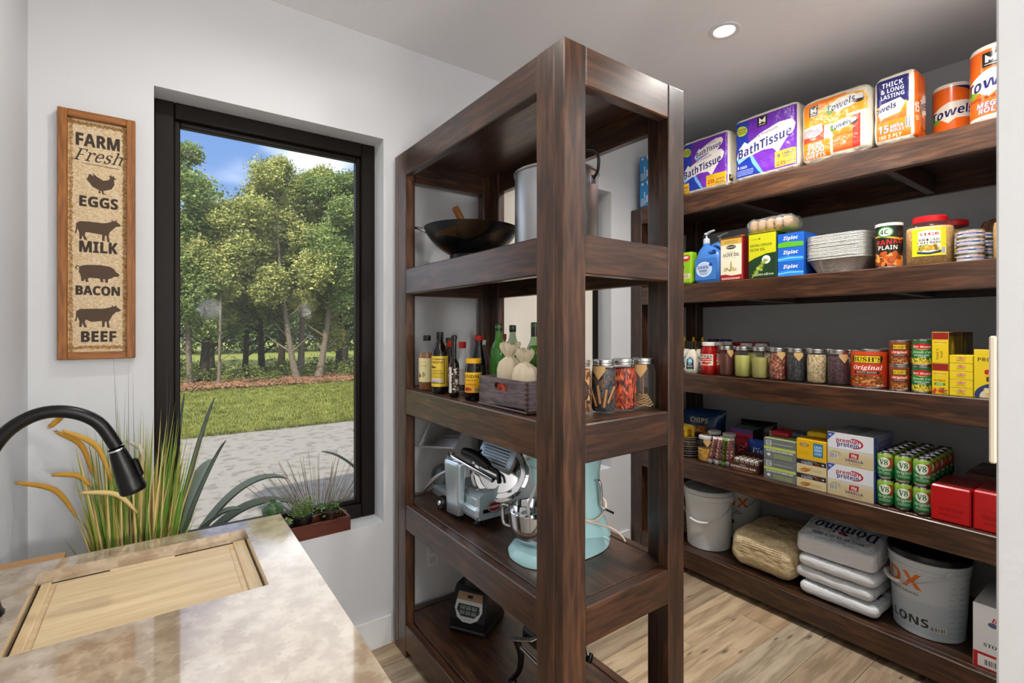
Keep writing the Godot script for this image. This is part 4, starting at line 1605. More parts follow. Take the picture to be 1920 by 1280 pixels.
func mason_jar(called: String, label: String, at: Vector3, turn: float, fillm: Material, h: float, r: float, level: float, group: String, lidm: Material = null) -> Node3D:
	var o := thing(called, label, "jar", at, turn, group)
	part(o, "glass_body", lathe_mesh(prof([0.0, 0.004, r * 0.86, 0.0, r * 0.97, 0.005, r, 0.014, r, h * 0.70, r * 0.97, h * 0.76, r * 0.86, h * 0.82, r * 0.80, h * 0.86, r * 0.80, h * 0.985]), 30), mats["clear_glass"])
	part(o, "lid_band", lathe_mesh(prof([r * 0.845, h * 0.885, r * 0.86, h * 0.89, r * 0.86, h * 0.91, r * 0.84, h * 0.92, r * 0.86, h * 0.93, r * 0.86, h * 0.985, r * 0.83, h, r * 0.66, h, 0.0, h - 0.0015]), 30), lidm if lidm else mats["tin"])
	if fillm:
		var q := r - 0.0025
		part(o, "contents", lathe_mesh(prof([0.0, 0.006, q * 0.9, 0.006, q, 0.014, q, h * minf(level, 0.7), q * (1.0 if level < 0.72 else 0.93), h * level, 0.0, h * level + 0.002]), 30), fillm)
	return o


# kraft tag tied under a jar's lid
func jar_tag(o: Node3D, r: float, h: float, side: float) -> void:
	var k := MB.new()
	var n := 6
	for i in n:
		var a0 := side + (i - n / 2.0) * 0.17
		var a1 := a0 + 0.17
		var d0 := Vector3(-cos(a0), 0, sin(a0))
		var d1 := Vector3(-cos(a1), 0, sin(a1))
		var l0 := 0.014 + 0.030 * (1.0 - absf(i - n / 2.0) / (n / 2.0))
		var l1 := 0.014 + 0.030 * (1.0 - absf(i + 1 - n / 2.0) / (n / 2.0))
		k.quad(d0 * r * 0.9 + Vector3(0, h * 0.88, 0), d1 * r * 0.9 + Vector3(0, h * 0.88, 0), d1 * (r + 0.0012) + Vector3(0, h * 0.88 - l1, 0), d0 * (r + 0.0012) + Vector3(0, h * 0.88 - l0, 0), d0)
	part(o, "paper_tag", k.mesh(), plain("c9a26a", 0.8))


func grain_mat(key: String, base: String, cols: Array, count: int, size: float, bump := 0.25, long := 1.6) -> StandardMaterial3D:
	if mats.has(key):
		return mats[key]
	var c := cv(256, 256, base)
	var cc := []
	for s in cols:
		cc.append(C(s))
	c.specks(0, 0, 256, 256, cc, count, size, 5, long)
	var m := mat(key, Color.WHITE, 0.5)
	m.albedo_texture = c.tex()
	m.uv1_scale = Vector3(2.0, 1.3, 1)
	m.heightmap_enabled = true
	m.heightmap_texture = m.albedo_texture
	m.heightmap_scale = bump
	return m


func build_island_goods() -> void:
	var Y := 1.2373
	var dark := plain("120b08", 0.12)
	var dkg := mat("wine_glass", Color(0.26, 0.66, 0.12, 0.5), 0.04)
	dkg.transparency = BaseMaterial3D.TRANSPARENCY_ALPHA
	# vinegar
	var c := cv(256, 256, "e6d9a0")
	c.r(150, 0, 106, 256, C("cfc37e")).t("CIDER", 80, 92, 26, C("c59a55"), "sb").lines(30, 40, 100, 2, 8, 2, C("a58a50"))
	c.e(52, 190, 20, 20, C("b0402c")).e(46, 158, 12, 6, C("3d8a58"), 0.6).p([84, 200, 96, 150, 100, 150, 88, 200], C("3d6a3d"))
	for i in 5:
		c.e(96 + (i % 2) * 14 - 6, 158 + i * 10, 9, 5, C("3f7a3f"), 0.6)
	c.lines(160, 30, 60, 14, 14, 3, C("6d6238"))
	bottle("vinegar_bottle", "clear vinegar bottle with cream apple label at the wall end of the bottles", "bottle", Vector3(0.99, Y, -2.045), 1.1, {
		"body": [[0.0, 0.003, 0.034, 0.0, 0.037, 0.004, 0.037, 0.155, 0.034, 0.172, 0.024, 0.202, 0.0155, 0.222, 0.0155, 0.232], mats["clear_glass"]],
		"fill": [[0.0, 0.004, 0.033, 0.004, 0.0355, 0.008, 0.0355, 0.153, 0.033, 0.166, 0.0, 0.166], plain("8a5a2c", 0.2)],
		"cap": [cap_prof(0.0172, 0.222, 0.024), mats["black_plastic"]], "wraps": [[0.038, 0.145, 0.0374, 0.22, 0.80, printed(c.tex())]]})
	# worcestershire
	c = cv(256, 300, "e8c63a")
	c.r(96, 30, 60, 4, C("4a1a12")).r(20, 26, 150, 6, C("4a1a12")).r(164, 26, 6, 244, C("4a1a12")).r(20, 264, 150, 6, C("4a1a12"))
	c.t("PERRINS", 92, 72, 30, C("2a1a10"), "sb").e(70, 110, 30, 10, C("57452a")).e(60, 100, 10, 10, C("57452a")).t("THE ORIGINAL", 92, 150, 16, C("6a4a1c")).t("WORCESTERSHIRE", 92, 176, 15, C("3a2a12")).lines(40, 190, 110, 3, 9, 3, C("8a6a20"))
	c.r(40, 224, 110, 30, C("c9c6d8")).t("sauce", 84, 262, 26, C("201410"), "sb").lines(184, 20, 60, 26, 10, 3, C("8a6a20"))
	bottle("sauce_bottle", "dark worcestershire bottle with a yellow framed label, second along the bottle row", "bottle", Vector3(0.985, Y, -1.91), 1.0, {
		"body": [long_bottle(0.035, 0.165, 0.0125, 0.245), dark], "cap": [cap_prof(0.0155, 0.232, 0.03), mats["black_plastic"]], "wraps": [[0.03, 0.16, 0.0355, 0.2, 0.82, printed(c.tex())]]})
	# thin balsamic
	c = cv(128, 256, "16110f")
	c.r(0, 0, 46, 256, C("e4e0d8")).specks(50, 10, 74, 236, [C("8a7466"), C("b7a08e"), C("3a2c26"), C("d8c8b8")], 70, 7, 3).lines(8, 30, 30, 20, 10, 3, C("8a8680"))
	bottle("balsamic_bottle", "thin tall black bottle with a white and floral label, nearest the shelf edge", "bottle", Vector3(0.975, Y, -1.765), 1.0, {
		"body": [[0.0, 0.002, 0.018, 0.0, 0.0205, 0.004, 0.0205, 0.125, 0.019, 0.137, 0.011, 0.152, 0.0085, 0.162, 0.0085, 0.225], dark], "cap": [[0.0095, 0.205, 0.0095, 0.232, 0.012, 0.233, 0.012, 0.246, 0.008, 0.25, 0.0, 0.25], mats["black_plastic"]], "wraps": [[0.018, 0.122, 0.0209, 0.22, 0.80, printed(c.tex())]]})
	# molasses jar
	c = cv(256, 220, "f0b913")
	c.grad(0, 0, 256, 220, C("f6c81a"), C("eba60f")).t("GRANDMA'S", 110, 60, 46, C("4a2408"), "s").t("ORIGINAL", 110, 92, 18, C("4a2408"), "s").t("molasses", 100, 138, 22, C("8a4a10"), "sb").e(80, 184, 36, 22, C("c23a1c")).e(70, 180, 20, 12, C("8a1c10")).r(140, 174, 70, 34, C("8d8a80"))
	bottle("molasses_jar", "dark molasses jar with a yellow lid and yellow label beside the wooden crate", "jar", Vector3(1.0, Y, -1.655), 1.0, {
		"body": [[0.0, 0.003, 0.029, 0.0, 0.033, 0.005, 0.033, 0.118, 0.030, 0.132, 0.027, 0.138, 0.027, 0.15], dark], "cap": [cap_prof(0.0305, 0.142, 0.018), plain("f0b400", 0.4)], "wraps": [[0.03, 0.108, 0.0335, 0.2, 0.8, printed(c.tex())]]})
	# bottles behind
	c = cv(256, 128, "b23a2c")
	c.specks(0, 0, 256, 128, [C("d8bdb0"), C("7a1c14"), C("e0c8b8")], 90, 7, 2)
	var redlab := printed(c.tex())
	bottle("hot_sauce_bottle", "slim hot sauce bottle with an orange-red cap behind the thin black bottle", "bottle", Vector3(1.095, Y, -2.02), 1.0, {
		"body": [long_bottle(0.024, 0.125, 0.011, 0.205), plain("2c120c", 0.15)], "cap": [cap_prof(0.0135, 0.193, 0.03), plain("d8301a", 0.4)], "wraps": [[0.03, 0.118, 0.0245, 0.1, 0.9, redlab]]})
	bottle("soy_sauce_bottle", "clear bottle with a bright red cap behind the thin black bottle", "bottle", Vector3(1.10, Y, -1.915), 1.0, {
		"body": [[0.0, 0.003, 0.029, 0.0, 0.032, 0.004, 0.030, 0.10, 0.024, 0.145, 0.014, 0.18, 0.0125, 0.2], mats["clear_glass"]], "fill": [[0.0, 0.004, 0.03, 0.005, 0.0285, 0.06, 0.0, 0.06], plain("241812", 0.2)], "cap": [cap_prof(0.0165, 0.19, 0.028), plain("d8231a", 0.4)], "wraps": [[0.03, 0.1, 0.0325, 0.25, 0.75, plain("cfcac2", 0.5)]]})
	bottle("oil_bottle", "oil bottle with a green cap behind the worcestershire bottle", "bottle", Vector3(1.17, Y, -2.165), 1.0, {
		"body": [[0.0, 0.003, 0.032, 0.0, 0.034, 0.004, 0.034, 0.14, 0.026, 0.175, 0.015, 0.2, 0.015, 0.215], mat("oil_body", Color(0.55, 0.5, 0.38, 0.6), 0.08)], "cap": [cap_prof(0.0185, 0.205, 0.027), plain("1f6a3a", 0.4)], "wraps": [[0.03, 0.13, 0.0345, 0.2, 0.8, plain("8a6a50", 0.5)]]})
	bottle("dark_sauce_bottle", "dark sauce bottle with a red screw cap standing behind the yellow lidded jar", "bottle", Vector3(1.115, Y, -1.80), 1.0, {
		"body": [long_bottle(0.031, 0.13, 0.0155, 0.235), plain("0c1013", 0.12)], "cap": [cap_prof(0.0185, 0.226, 0.022), plain("d01f1a", 0.4)], "wraps": [[0.02, 0.12, 0.0315, 0.2, 0.8, plain("1c1c20", 0.5)]]})
	bottle("flask", "clear wide flask behind the dark red capped bottle", "bottle", Vector3(1.26, Y, -2.0), 1.0, {"body": [[0.0, 0.003, 0.05, 0.0, 0.055, 0.006, 0.05, 0.06, 0.03, 0.14, 0.016, 0.19, 0.016, 0.215, 0.02, 0.217], mats["clear_glass"]], "cap": [[0.014, 0.2, 0.018, 0.222, 0.0, 0.222], plain("cfcfcf", 0.5)]})
	var foil := plain("101418", 0.3)
	for w in [[1.16, -1.715, 0.295, "green wine bottle behind the cloth sacks, closest to the dark sauce bottle"], [1.25, -1.74, 0.29, "green wine bottle behind the cloth sacks, in the middle of the three"], [1.21, -1.535, 0.30, "red wine bottle in green glass behind the sacks, closest to the front post"]]:
		var o := bottle("wine_bottle", w[3], "bottle", Vector3(w[0], Y, w[1]), 1.0, {"body": [long_bottle(0.037, 0.175, 0.0135, w[2] - 0.004), dkg], "fill": [[0.0, 0.005, 0.034, 0.005, 0.034, 0.17, 0.02, 0.21, 0.0, 0.212], plain("14050a" if w[0] != 1.21 else "4a1408", 0.15)], "cap": [[0.0148, w[2] - 0.055 if w[0] == 1.21 else w[2] - 0.028, 0.0148, w[2], 0.012, w[2] + 0.002, 0.0, w[2] + 0.002], foil]}, "wine bottles behind the crate")
		if w[0] == 1.21:
			part(o, "label", lathe_mesh([Vector2(0.0375, 0.05), Vector2(0.0375, 0.12)], 24, 0.2, 0.8), plain("e2dcc8", 0.5))
	bottle("vinegar_cruet", "small bottle with a reddish brown cap between the wine bottles", "bottle", Vector3(1.31, Y, -1.90), 1.0, {"body": [long_bottle(0.03, 0.13, 0.012, 0.235), plain("6a3a22", 0.2)], "cap": [cap_prof(0.016, 0.226, 0.026), plain("7a2a1c", 0.4)]})
	bottle("seasoning_bottle", "little seasoning bottle with red cap and yellow label behind the crate by the post", "bottle", Vector3(1.165, Y, -1.425), 1.0, {"body": [[0.0, 0.002, 0.022, 0.0, 0.024, 0.003, 0.024, 0.12, 0.018, 0.14, 0.013, 0.15, 0.013, 0.16], plain("1c100a", 0.15)], "cap": [cap_prof(0.0165, 0.16, 0.024), plain("d81f1c", 0.4)], "wraps": [[0.075, 0.118, 0.0245, 0.1, 0.9, plain("d8c02a", 0.5)]]})
	# crate with sacks
	var t := thing("wooden_crate", "small dark stained wooden crate with a handle hole, holding two cloth sacks", "crate", Vector3(1.032, Y, -1.4))
	var m: Material = mats["crate_stain"]
	var hh := 0.105
	var W := 0.285
	var dp := 0.15
	for sx in [-1.0, 1.0]:
		# board with an oblong hole, built as four pieces round the hole plus rounded ends
		var k := MB.new()
		k.xf = Transform3D(Basis(Vector3.UP, PI / 2), Vector3(sx * (dp / 2 - 0.005), 0, 0))
		var hole := []
		for i in 20:
			var a := TAU * i / 20.0
			hole.append(Vector2(cos(a) * 0.014 + 0.028 * signf(cos(a) + 1e-6), 0.076 + sin(a) * 0.014))
		var ring := [Vector2(W / 2, hh), Vector2(-W / 2, hh), Vector2(-W / 2, 0.008), Vector2(W / 2, 0.008)]
		for z in [-0.005, 0.005]:
			var nn := Vector3(0, 0, signf(z))
			for i in 20:
				var a: Vector2 = hole[i]
				var b: Vector2 = hole[(i + 1) % 20]
				var pa := _to_rect(a, W / 2, 0.008, hh)
				var pb := _to_rect(b, W / 2, 0.008, hh)
				k.quad(Vector3(a.x, a.y, z), Vector3(b.x, b.y, z), Vector3(pb.x, pb.y, z), Vector3(pa.x, pa.y, z), nn, [a, b, pb, pa])
			for q in ring:
				var e := _near(hole, q, W / 2, 0.008, hh)
				k.tri(Vector3(q.x, q.y, z), Vector3(e[0].x, e[0].y, z), Vector3(e[1].x, e[1].y, z), nn, [q, e[0], e[1]])
		for i in 20:
			var a: Vector2 = hole[i]
			var b: Vector2 = hole[(i + 1) % 20]
			k.quad(Vector3(a.x, a.y, -0.005), Vector3(b.x, b.y, -0.005), Vector3(b.x, b.y, 0.005), Vector3(a.x, a.y, 0.005), Vector3(0, 0.076 - (a.y + b.y) / 2, 0).normalized() + Vector3(-(a.x + b.x) * 0.2, 0.001, 0))
		for i in 4:
			var a: Vector2 = ring[i]
			var b: Vector2 = ring[(i + 1) % 4]
			var e := (b - a).normalized()
			k.quad(Vector3(a.x, a.y, -0.005), Vector3(b.x, b.y, -0.005), Vector3(b.x, b.y, 0.005), Vector3(a.x, a.y, 0.005), Vector3(e.y, -e.x, 0))
		part(t, "long_board", k.mesh(), m)
	for sz in [-1.0, 1.0]:
		part(t, "end_board", box_mesh(Vector3(0, 0.0565, 0), Vector3(dp - 0.0205, 0.097, 0.01), 0.001), m, Vector3(0, 0, sz * (W / 2 - 0.005)))
		for i in 6:
			part(t, "finger_joint", box_mesh(Vector3.ZERO, Vector3(0.0104, 0.008, 0.0104), 0.0005), mats["walnut3"], Vector3(-dp / 2 + 0.005, 0.016 + i * 0.016, sz * (W / 2 - 0.005)))
	part(t, "floor_board", box_mesh(Vector3(0, 0.0045, 0), Vector3(dp + 0.01, 0.009, W + 0.012), 0.003), mats["walnut2"])
	var cl := mat("canvas", C("d9cbb0"), 0.9)
	cl.normal_enabled = true
	cl.normal_texture = noise_tex(0.2, 6, 128, 2, true, 3.0)
	cl.normal_scale = 0.3
	for s in [[1.045, -1.472, 0.215, 0.3, "cloth drawstring sack in the crate, the taller one nearer the molasses jar"], [1.03, -1.362, 0.195, -0.2, "cloth drawstring sack in the crate, the shorter plump one nearer the post"]]:
		var o := thing("cloth_sack", s[4], "sack", Vector3(s[0], Y + 0.0095, s[1]), s[3], "cloth sacks in the crate")
		part(o, "bag", sack_mesh(0.046, s[2]), cl)
		part(o, "tie", lathe_mesh(prof([0.0165, s[2] * 0.735, 0.019, s[2] * 0.745, 0.0165, s[2] * 0.755]), 16), plain("efe6d2", 0.8))
	# red printed packet seen through the handle hole
	c = cv(128, 64, "8a2a18")
	c.e(40, 32, 34, 24, C("d8542c")).e(40, 32, 24, 16, C("a83018")).r(92, 0, 36, 64, C("e8e2d8")).t("hot", 40, 40, 26, C("f0d0b0"), "sb")
	single("spice_packet", soft(Vector3(0.014, 0.085, 0.115), 0.007, 0.001, 20.0, 3, {"front": printed(c.tex()), "body": plain("8a2a18", 0.4)}, 6), null, "red spice packet seen through the crate's handle hole", "packet", Vector3(0.976, Y + 0.012, -1.40))
	# mason jars along the end rail
	var gr := "tall jars on the island shelf end"
	var f1 := grain_mat("dried_dark", "15161a", ["23262c", "3a3f4a", "4a3a2c", "0b0b0d", "6a4a30"], 260, 9, 0.3, 2.2)
	var f2 := grain_mat("dried_red", "5c120a", ["9a2a14", "c2481c", "7a1a10", "d86a2c", "3a0a08"], 300, 9, 0.35, 2.4)
	var f3 := grain_mat("dried_brown", "2a1a0e", ["b0743c", "4a2a14", "7a4a22", "1a100a", "d09a5a"], 240, 10, 0.35, 2.0)
	var jd := [[1.112, -1.178, f3, "tall jar of dried brown pieces half hidden behind the front post", 0.6], [1.2005, -1.1535, f1, "tall jar of dark dried pods with a paper tag, next to the front post", 0.2], [1.2885, -1.1455, f2, "tall jar packed with dried red chillies", 0.5], [1.372, -1.130, null, "tall clear jar with twine and a honey dipper inside, farthest from the front post", 0.3]]
	for j in jd:
		var o := mason_jar("mason_jar", j[3], Vector3(j[0], Y, j[1]), 0.9, j[2], 0.175, 0.0418, 0.83, gr)
		if j[2] != f2:
			jar_tag(o, 0.0435, 0.175, j[4] - 0.7)
		if j[2] == null:
			part(o, "dipper_rod", tube_mesh([Vector3(0, 0.04, 0), Vector3(0.004, 0.13, 0)], 0.0035, 8), plain("8a5a30", 0.6))
			var tw := MB.new()
			for i in 5:
				var pts := []
				for q in 25:
					pts.append(Vector3(cos(TAU * q / 24.0) * (0.034 - i * 0.005), 0.014 + i * 0.008 + 0.003 * sin(q * 1.7), sin(TAU * q / 24.0) * (0.034 - i * 0.005)))
				tw.tube(pts, 0.0028, 6)
			part(o, "twine_coil", tw.mesh(), plain("b08a58", 0.9))
		if j[2] == f1:
			for i in 4:
				part(o, "dried_strip", box_mesh(Vector3.ZERO, Vector3(0.003, 0.06, 0.008), 0.001), plain("b07a48", 0.8), Vector3(-0.0415 * cos(0.5 * i - 1.0), 0.05 + 0.012 * (i % 2), 0.0415 * sin(0.5 * i - 1.0)), Vector3(0.3 * (i - 1.5), 0.5 * i - 1.0, 0.0))
		if j[2] == f2:
			for i in 16:
				var a := -1.3 + i * 0.17
				part(o, "chilli", tube_mesh([Vector3(-0.0412 * cos(a), 0.02 + 0.008 * ((i * 5) % 13), 0.0412 * sin(a)), Vector3(-0.0415 * cos(a + 0.12), 0.045 + 0.008 * ((i * 5) % 13), 0.0415 * sin(a + 0.12))], [0.0035, 0.001], 6), plain(["b8401a", "8f1f10", "cf5a22"][i % 3], 0.35))
	# wok and stock pot
	var S := 1.7883
	var wk := thing("wok", "large dark seasoned wok with a wooden handle resting on the second shelf", "wok", Vector3(1.165, S, -1.945))
	var wm := mat("seasoned_iron", Color.WHITE, 0.32, 0.65)
	var wc := cv(256, 256, "17181c")
	wc.specks(0, 0, 256, 256, [C("2a2018"), C("1a2230"), C("3a2c1c"), C("10141a"), C("22262c"), C("4a3418")], 260, 16, 7, 2.0)
	wm.albedo_texture = wc.tex()
	var bowl := []
	for i in 13:
		var a := lerpf(0.0, 1.16, i / 12.0)
		bowl.append(Vector2(sin(a) * 0.236, 0.04 + 0.236 - cos(a) * 0.236))
	for i in 13:
		var a := lerpf(1.16, 0.0, i / 12.0)
		bowl.append(Vector2(sin(a) * 0.233, 0.0425 + 0.2335 - cos(a) * 0.2335))
	part(wk, "bowl", lathe_mesh(bowl, 48), wm)
	part(wk, "ring_stand", lathe_mesh(prof([0.105, 0.0, 0.108, 0.0, 0.098, 0.058, 0.095, 0.058, 0.105, 0.0]), 32), mats["black_metal"])
	part(wk, "wooden_handle", tube_mesh([Vector3(0.09, 0.175, -0.18), Vector3(0.08, 0.24, -0.20), Vector3(0.055, 0.335, -0.25)], [0.012, 0.017, 0.018], 14), plain("b9793f", 0.55))
	part(wk, "loop_handle", tube_mesh(smooth_path([Vector3(-0.165, 0.17, -0.13), Vector3(-0.185, 0.19, -0.165), Vector3(-0.182, 0.2, -0.205), Vector3(-0.145, 0.2, -0.215), Vector3(-0.115, 0.17, -0.175)], 5), 0.0065, 10), mats["brushed"])
	var sp := thing("stock_pot", "tall brushed aluminium stock pot with wire loop handles beside the wok", "pot", Vector3(1.232, S, -1.43), -1.64)
	var pr := 0.158
	part(sp, "pot_body", lathe_mesh(prof([0.0, 0.0, pr - 0.012, 0.0, pr - 0.003, 0.006, pr, 0.016, pr, 0.30, pr + 0.005, 0.305, pr + 0.005, 0.311, pr - 0.002, 0.312, pr - 0.004, 0.29, pr - 0.005, 0.02, 0.0, 0.012]), 64), mats["brushed"])
	for sg in [1.0, -1.0]:
		var h := part(sp, "loop_handle", tube_mesh(smooth_path([Vector3(sg * (pr + 0.002), 0.265, -0.045), Vector3(sg * (pr + 0.028), 0.29, -0.045), Vector3(sg * (pr + 0.042), 0.34, -0.03), Vector3(sg * (pr + 0.042), 0.34, 0.03), Vector3(sg * (pr + 0.028), 0.29, 0.045), Vector3(sg * (pr + 0.002), 0.265, 0.045)], 5), 0.0055, 10), plain("3a3a3c", 0.25, 0.9))
		for z in [-0.045, 0.045]:
			part(h, "rivet_plate", box_mesh(Vector3(sg * (pr + 0.002), 0.262, z), Vector3(0.006, 0.03, 0.022), 0.002), mats["steel"])


func _to_rect(p: Vector2, hw: float, y0: float, y1: float) -> Vector2:
	var o := Vector2(0, 0.076)
	var d := p - o
	var s := 1e9
	if absf(d.x) > 1e-5:
		s = minf(s, hw / absf(d.x))
	if d.y > 1e-5:
		s = minf(s, (y1 - o.y) / d.y)
	elif d.y < -1e-5:
		s = minf(s, (y0 - o.y) / d.y)
	return o + d * s


func _near(hole: Array, q: Vector2, hw: float, y0: float, y1: float) -> Array:
	for i in hole.size():
		var a := _to_rect(hole[i], hw, y0, y1)
		var b := _to_rect(hole[(i + 1) % hole.size()], hw, y0, y1)
		var o := Vector2(0, 0.076)
		if (a - o).cross(q - o) * (b - o).cross(q - o) <= 0.0 and (a - q).length() < hw and (b - q).length() < hw * 1.2 and (a + b - 2 * o).dot(q - o) > 0:
			return [a, b]
	return [q, q]


# a gathered cloth sack: round body, pinched neck, flared ruffled top
func sack_mesh(r: float, h: float) -> ArrayMesh:
	var k := MB.new()
	var nz := FastNoiseLite.new()
	nz.frequency = 14.0
	nz.seed = int(h * 1000)
	var seg := 40
	var rows := [[0.0, 0.88], [0.06, 1.0], [0.35, 1.05], [0.56, 1.0], [0.67, 0.82], [0.735, 0.5], [0.765, 0.31], [0.80, 0.42], [0.87, 0.66], [0.95, 0.84], [1.0, 0.80], [0.97, 0.6], [0.86, 0.3]]
	for j in rows.size():
		for i in seg + 1:
			var a := TAU * i / seg
			var f := clampf((rows[j][0] - 0.45) * 2.4, 0.0, 1.0)
			var rr: float = r * rows[j][1] * (1.0 + f * 0.20 * sin(a * 7.0 + 1.3) + 0.05 * nz.get_noise_2d(cos(a) * 0.1, sin(a) * 0.1 + rows[j][0] * 0.1))
			var flat := 1.0 - 0.35 * clampf((rows[j][0] - 0.72) * 4.0, 0.0, 1.0)
			var p := Vector3(-cos(a) * rr * flat, h * rows[j][0] + 0.006 * f * sin(a * 3.0 + h * 40.0) * (1.0 if j > 7 else 0.0), sin(a) * rr)
			k.put(p, Vector3(-cos(a), 0.15, sin(a)), Vector2(float(i) / seg * 3.0, rows[j][0] * 3.0))
	for j in rows.size() - 1:
		for i in seg:
			var q := j * (seg + 1) + i
			k.face(q, q + 1, q + seg + 1)
			k.face(q + 1, q + seg + 2, q + seg + 1)
	var st := SurfaceTool.new()
	st.create_from(k.mesh(), 0)
	st.generate_normals()
	return st.commit()


# ---------------------------------------------------------------- machines on the island
func build_appliances() -> void:
	var Y := 0.7053
	var o := Vector3(1.2, Y, -1.9)
	var t := thing("meat_slicer", "brushed metal meat slicer with a ribbed plate and oval red badge", "slicer", o)
	var met := mat("slicer_body", C("d2e0e8"), 0.26, 0.65)
	var ch: Material = mats["chrome"]
	var blk: Material = mats["black_plastic"]
	# base casting
	var k := MB.new()
	k.xf = Transform3D(Basis.IDENTITY, -o)
	k.box(Vector3(1.19, 0.765, -1.89), Vector3(0.31, 0.05, 0.40), 0.012)
	k.box(Vector3(1.195, 0.79, -1.775), Vector3(0.30, 0.098, 0.17), 0.022)
	k.box(Vector3(1.19, 0.738, -1.89), Vector3(0.28, 0.016, 0.36), 0.004)
	part(t, "base", k.mesh(), met)
	var w := MB.new()
	w.xf = Transform3D(Basis.IDENTITY, -o)
	w.extrude(PackedVector2Array([Vector2(1.05, 0.738), Vector2(1.375, 0.738), Vector2(1.385, 0.93), Vector2(1.35, 0.985), Vector2(1.29, 0.995), Vector2(1.22, 0.945), Vector2(1.13, 0.852), Vector2(1.07, 0.846), Vector2(1.05, 0.83)]), -1.80, -1.69)
	part(t, "blade_housing", w.mesh(), met)
	# blade disc with its guard, turned to the carriage
	var nrm := Vector3(-0.62, 0.38, 0.68).normalized()
	var xa := nrm.cross(Vector3.UP).normalized()
	var B := Basis(xa, nrm, xa.cross(nrm))
	var bl := part(t, "blade", lathe_mesh(prof([0.0, -0.03, 0.10, -0.03, 0.112, -0.022, 0.124, -0.008, 0.124, 0.002, 0.112, 0.006, 0.108, 0.002, 0.09, 0.001, 0.086, 0.006, 0.05, 0.012, 0.0, 0.013]), 56), ch)
	bl.transform = Transform3D(B, Vector3(1.165, 0.915, -1.715) - o)
	# ribbed gauge plate over the upper half of the blade
	var gk := MB.new()
	var pl := PackedVector2Array()
	for i in 13:
		var a := lerpf(-PI * 0.42, PI * 0.42, i / 12.0)
		pl.append(Vector2(cos(a) * 0.02 + 0.085, sin(a) * 0.055))
	pl.append_array(PackedVector2Array([Vector2(-0.085, 0.053), Vector2(-0.10, 0.04), Vector2(-0.10, -0.045), Vector2(-0.09, -0.053)]))
	gk.extrude(pl, -0.003, 0.003)
	var gp := part(t, "gauge_plate", gk.mesh(), met)
	var gx := Vector3(0.15, -0.06, 0.985).normalized()
	var gn := Vector3(-0.80, 0.40, 0.20)
	gn = (gn - gx * gn.dot(gx)).normalized()
	gp.transform = Transform3D(Basis(gx, gn.cross(gx), gn), Vector3(1.142, 0.992, -1.705) - o)
	for i in 8:
		part(gp, "rib", box_mesh(Vector3.ZERO, Vector3(0.165 - 0.004 * absf(i - 3.5), 0.0055, 0.007), 0.002), plain("d8e2e8", 0.3, 0.3), Vector3(0.0, -0.043 + i * 0.0123, 0.005))
		part(gp, "slot", box_mesh(Vector3.ZERO, Vector3(0.15, 0.0035, 0.001), 0.0003), blk, Vector3(0.0, -0.037 + i * 0.0123, 0.0034))
	# carriage bracket, folded plate at the front
	part(t, "carriage_bracket", loft_mesh([[0.0, 0.016, 0.046], [0.06, 0.018, 0.047], [0.16, 0.021, 0.052], [0.205, 0.022, 0.056], [0.222, 0.02, 0.054]], 0.35, 48), met, Vector3(1.02, 0.734, -1.838) - o, Vector3(0, 0.12, 0))
	var td := MB.new()
	td.tube([Vector3(1.02, 0.93, -1.905) - o, Vector3(1.02, 0.975, -1.87) - o], 0.016, 12)
	part(t, "tray_hinge", td.mesh(), mats["steel"])
	# meat tray with turned-up lips
	var tu := Vector3(0, 0.165, 0.986)
	var tv := Vector3(0.55, 0.83, -0.14)
	tv = (tv - tu * tv.dot(tu)).normalized()
	var tr := part(t, "meat_tray", box_mesh(Vector3(0.065, 0, 0.175), Vector3(0.13, 0.004, 0.35), 0.0015), mats["brushed"])
	tr.transform = Transform3D(Basis(tv, tu.cross(tv), tu), Vector3(1.035, 0.938, -2.215) - o)
	part(tr, "tray_lip", box_mesh(Vector3(0.0, 0.005, 0.175), Vector3(0.006, 0.014, 0.352), 0.002), plain("e8e8e8", 0.3, 0.4))
	part(tr, "tray_end", box_mesh(Vector3(0.065, 0.005, 0.0), Vector3(0.132, 0.014, 0.006), 0.002), plain("e8e8e8", 0.3, 0.4))
	for i in 4:
		part(tr, "groove", box_mesh(Vector3(0.05 + 0.02 * i, 0.0025, 0.26), Vector3(0.004, 0.002, 0.15), 0.0008), plain("6a5a4a", 0.4, 0.6))
	part(t, "grip", tube_mesh(smooth_path([Vector3(1.035, 1.0, -1.80) - o, Vector3(1.055, 0.99, -1.73) - o, Vector3(1.07, 0.962, -1.645) - o], 5), [0.013, 0.019, 0.021, 0.022, 0.022, 0.022, 0.022, 0.022, 0.021, 0.018, 0.012], 16), blk)
	part(t, "slide_rod", tube_mesh([Vector3(1.02, 0.968, -1.875) - o, Vector3(1.055, 0.925, -1.60) - o], 0.010, 14), ch)
	part(t, "pusher_arm", tube_mesh(smooth_path([Vector3(1.07, 0.962, -1.645) - o, Vector3(1.085, 0.945, -1.61) - o, Vector3(1.075, 0.915, -1.585) - o], 4), 0.009, 10), blk)
	var kn := part(t, "thickness_knob", lathe_mesh(prof([0.0, 0.0, 0.014, 0.0, 0.016, 0.012, 0.025, 0.016, 0.029, 0.03, 0.025, 0.044, 0.0, 0.046]), 20), blk, Vector3(1.03, 0.762, -1.915) - o, Vector3(0, 0, PI / 2))
	part(kn, "knob_cap", lathe_mesh(prof([0.012, 0.044, 0.01, 0.049, 0.0, 0.049]), 16), ch)
	part(t, "lever", tube_mesh(smooth_path([Vector3(1.005, 0.90, -1.885) - o, Vector3(0.985, 0.86, -1.95) - o, Vector3(0.98, 0.80, -2.03) - o, Vector3(0.985, 0.765, -2.075) - o], 4), 0.010, 12), mats["brushed"])
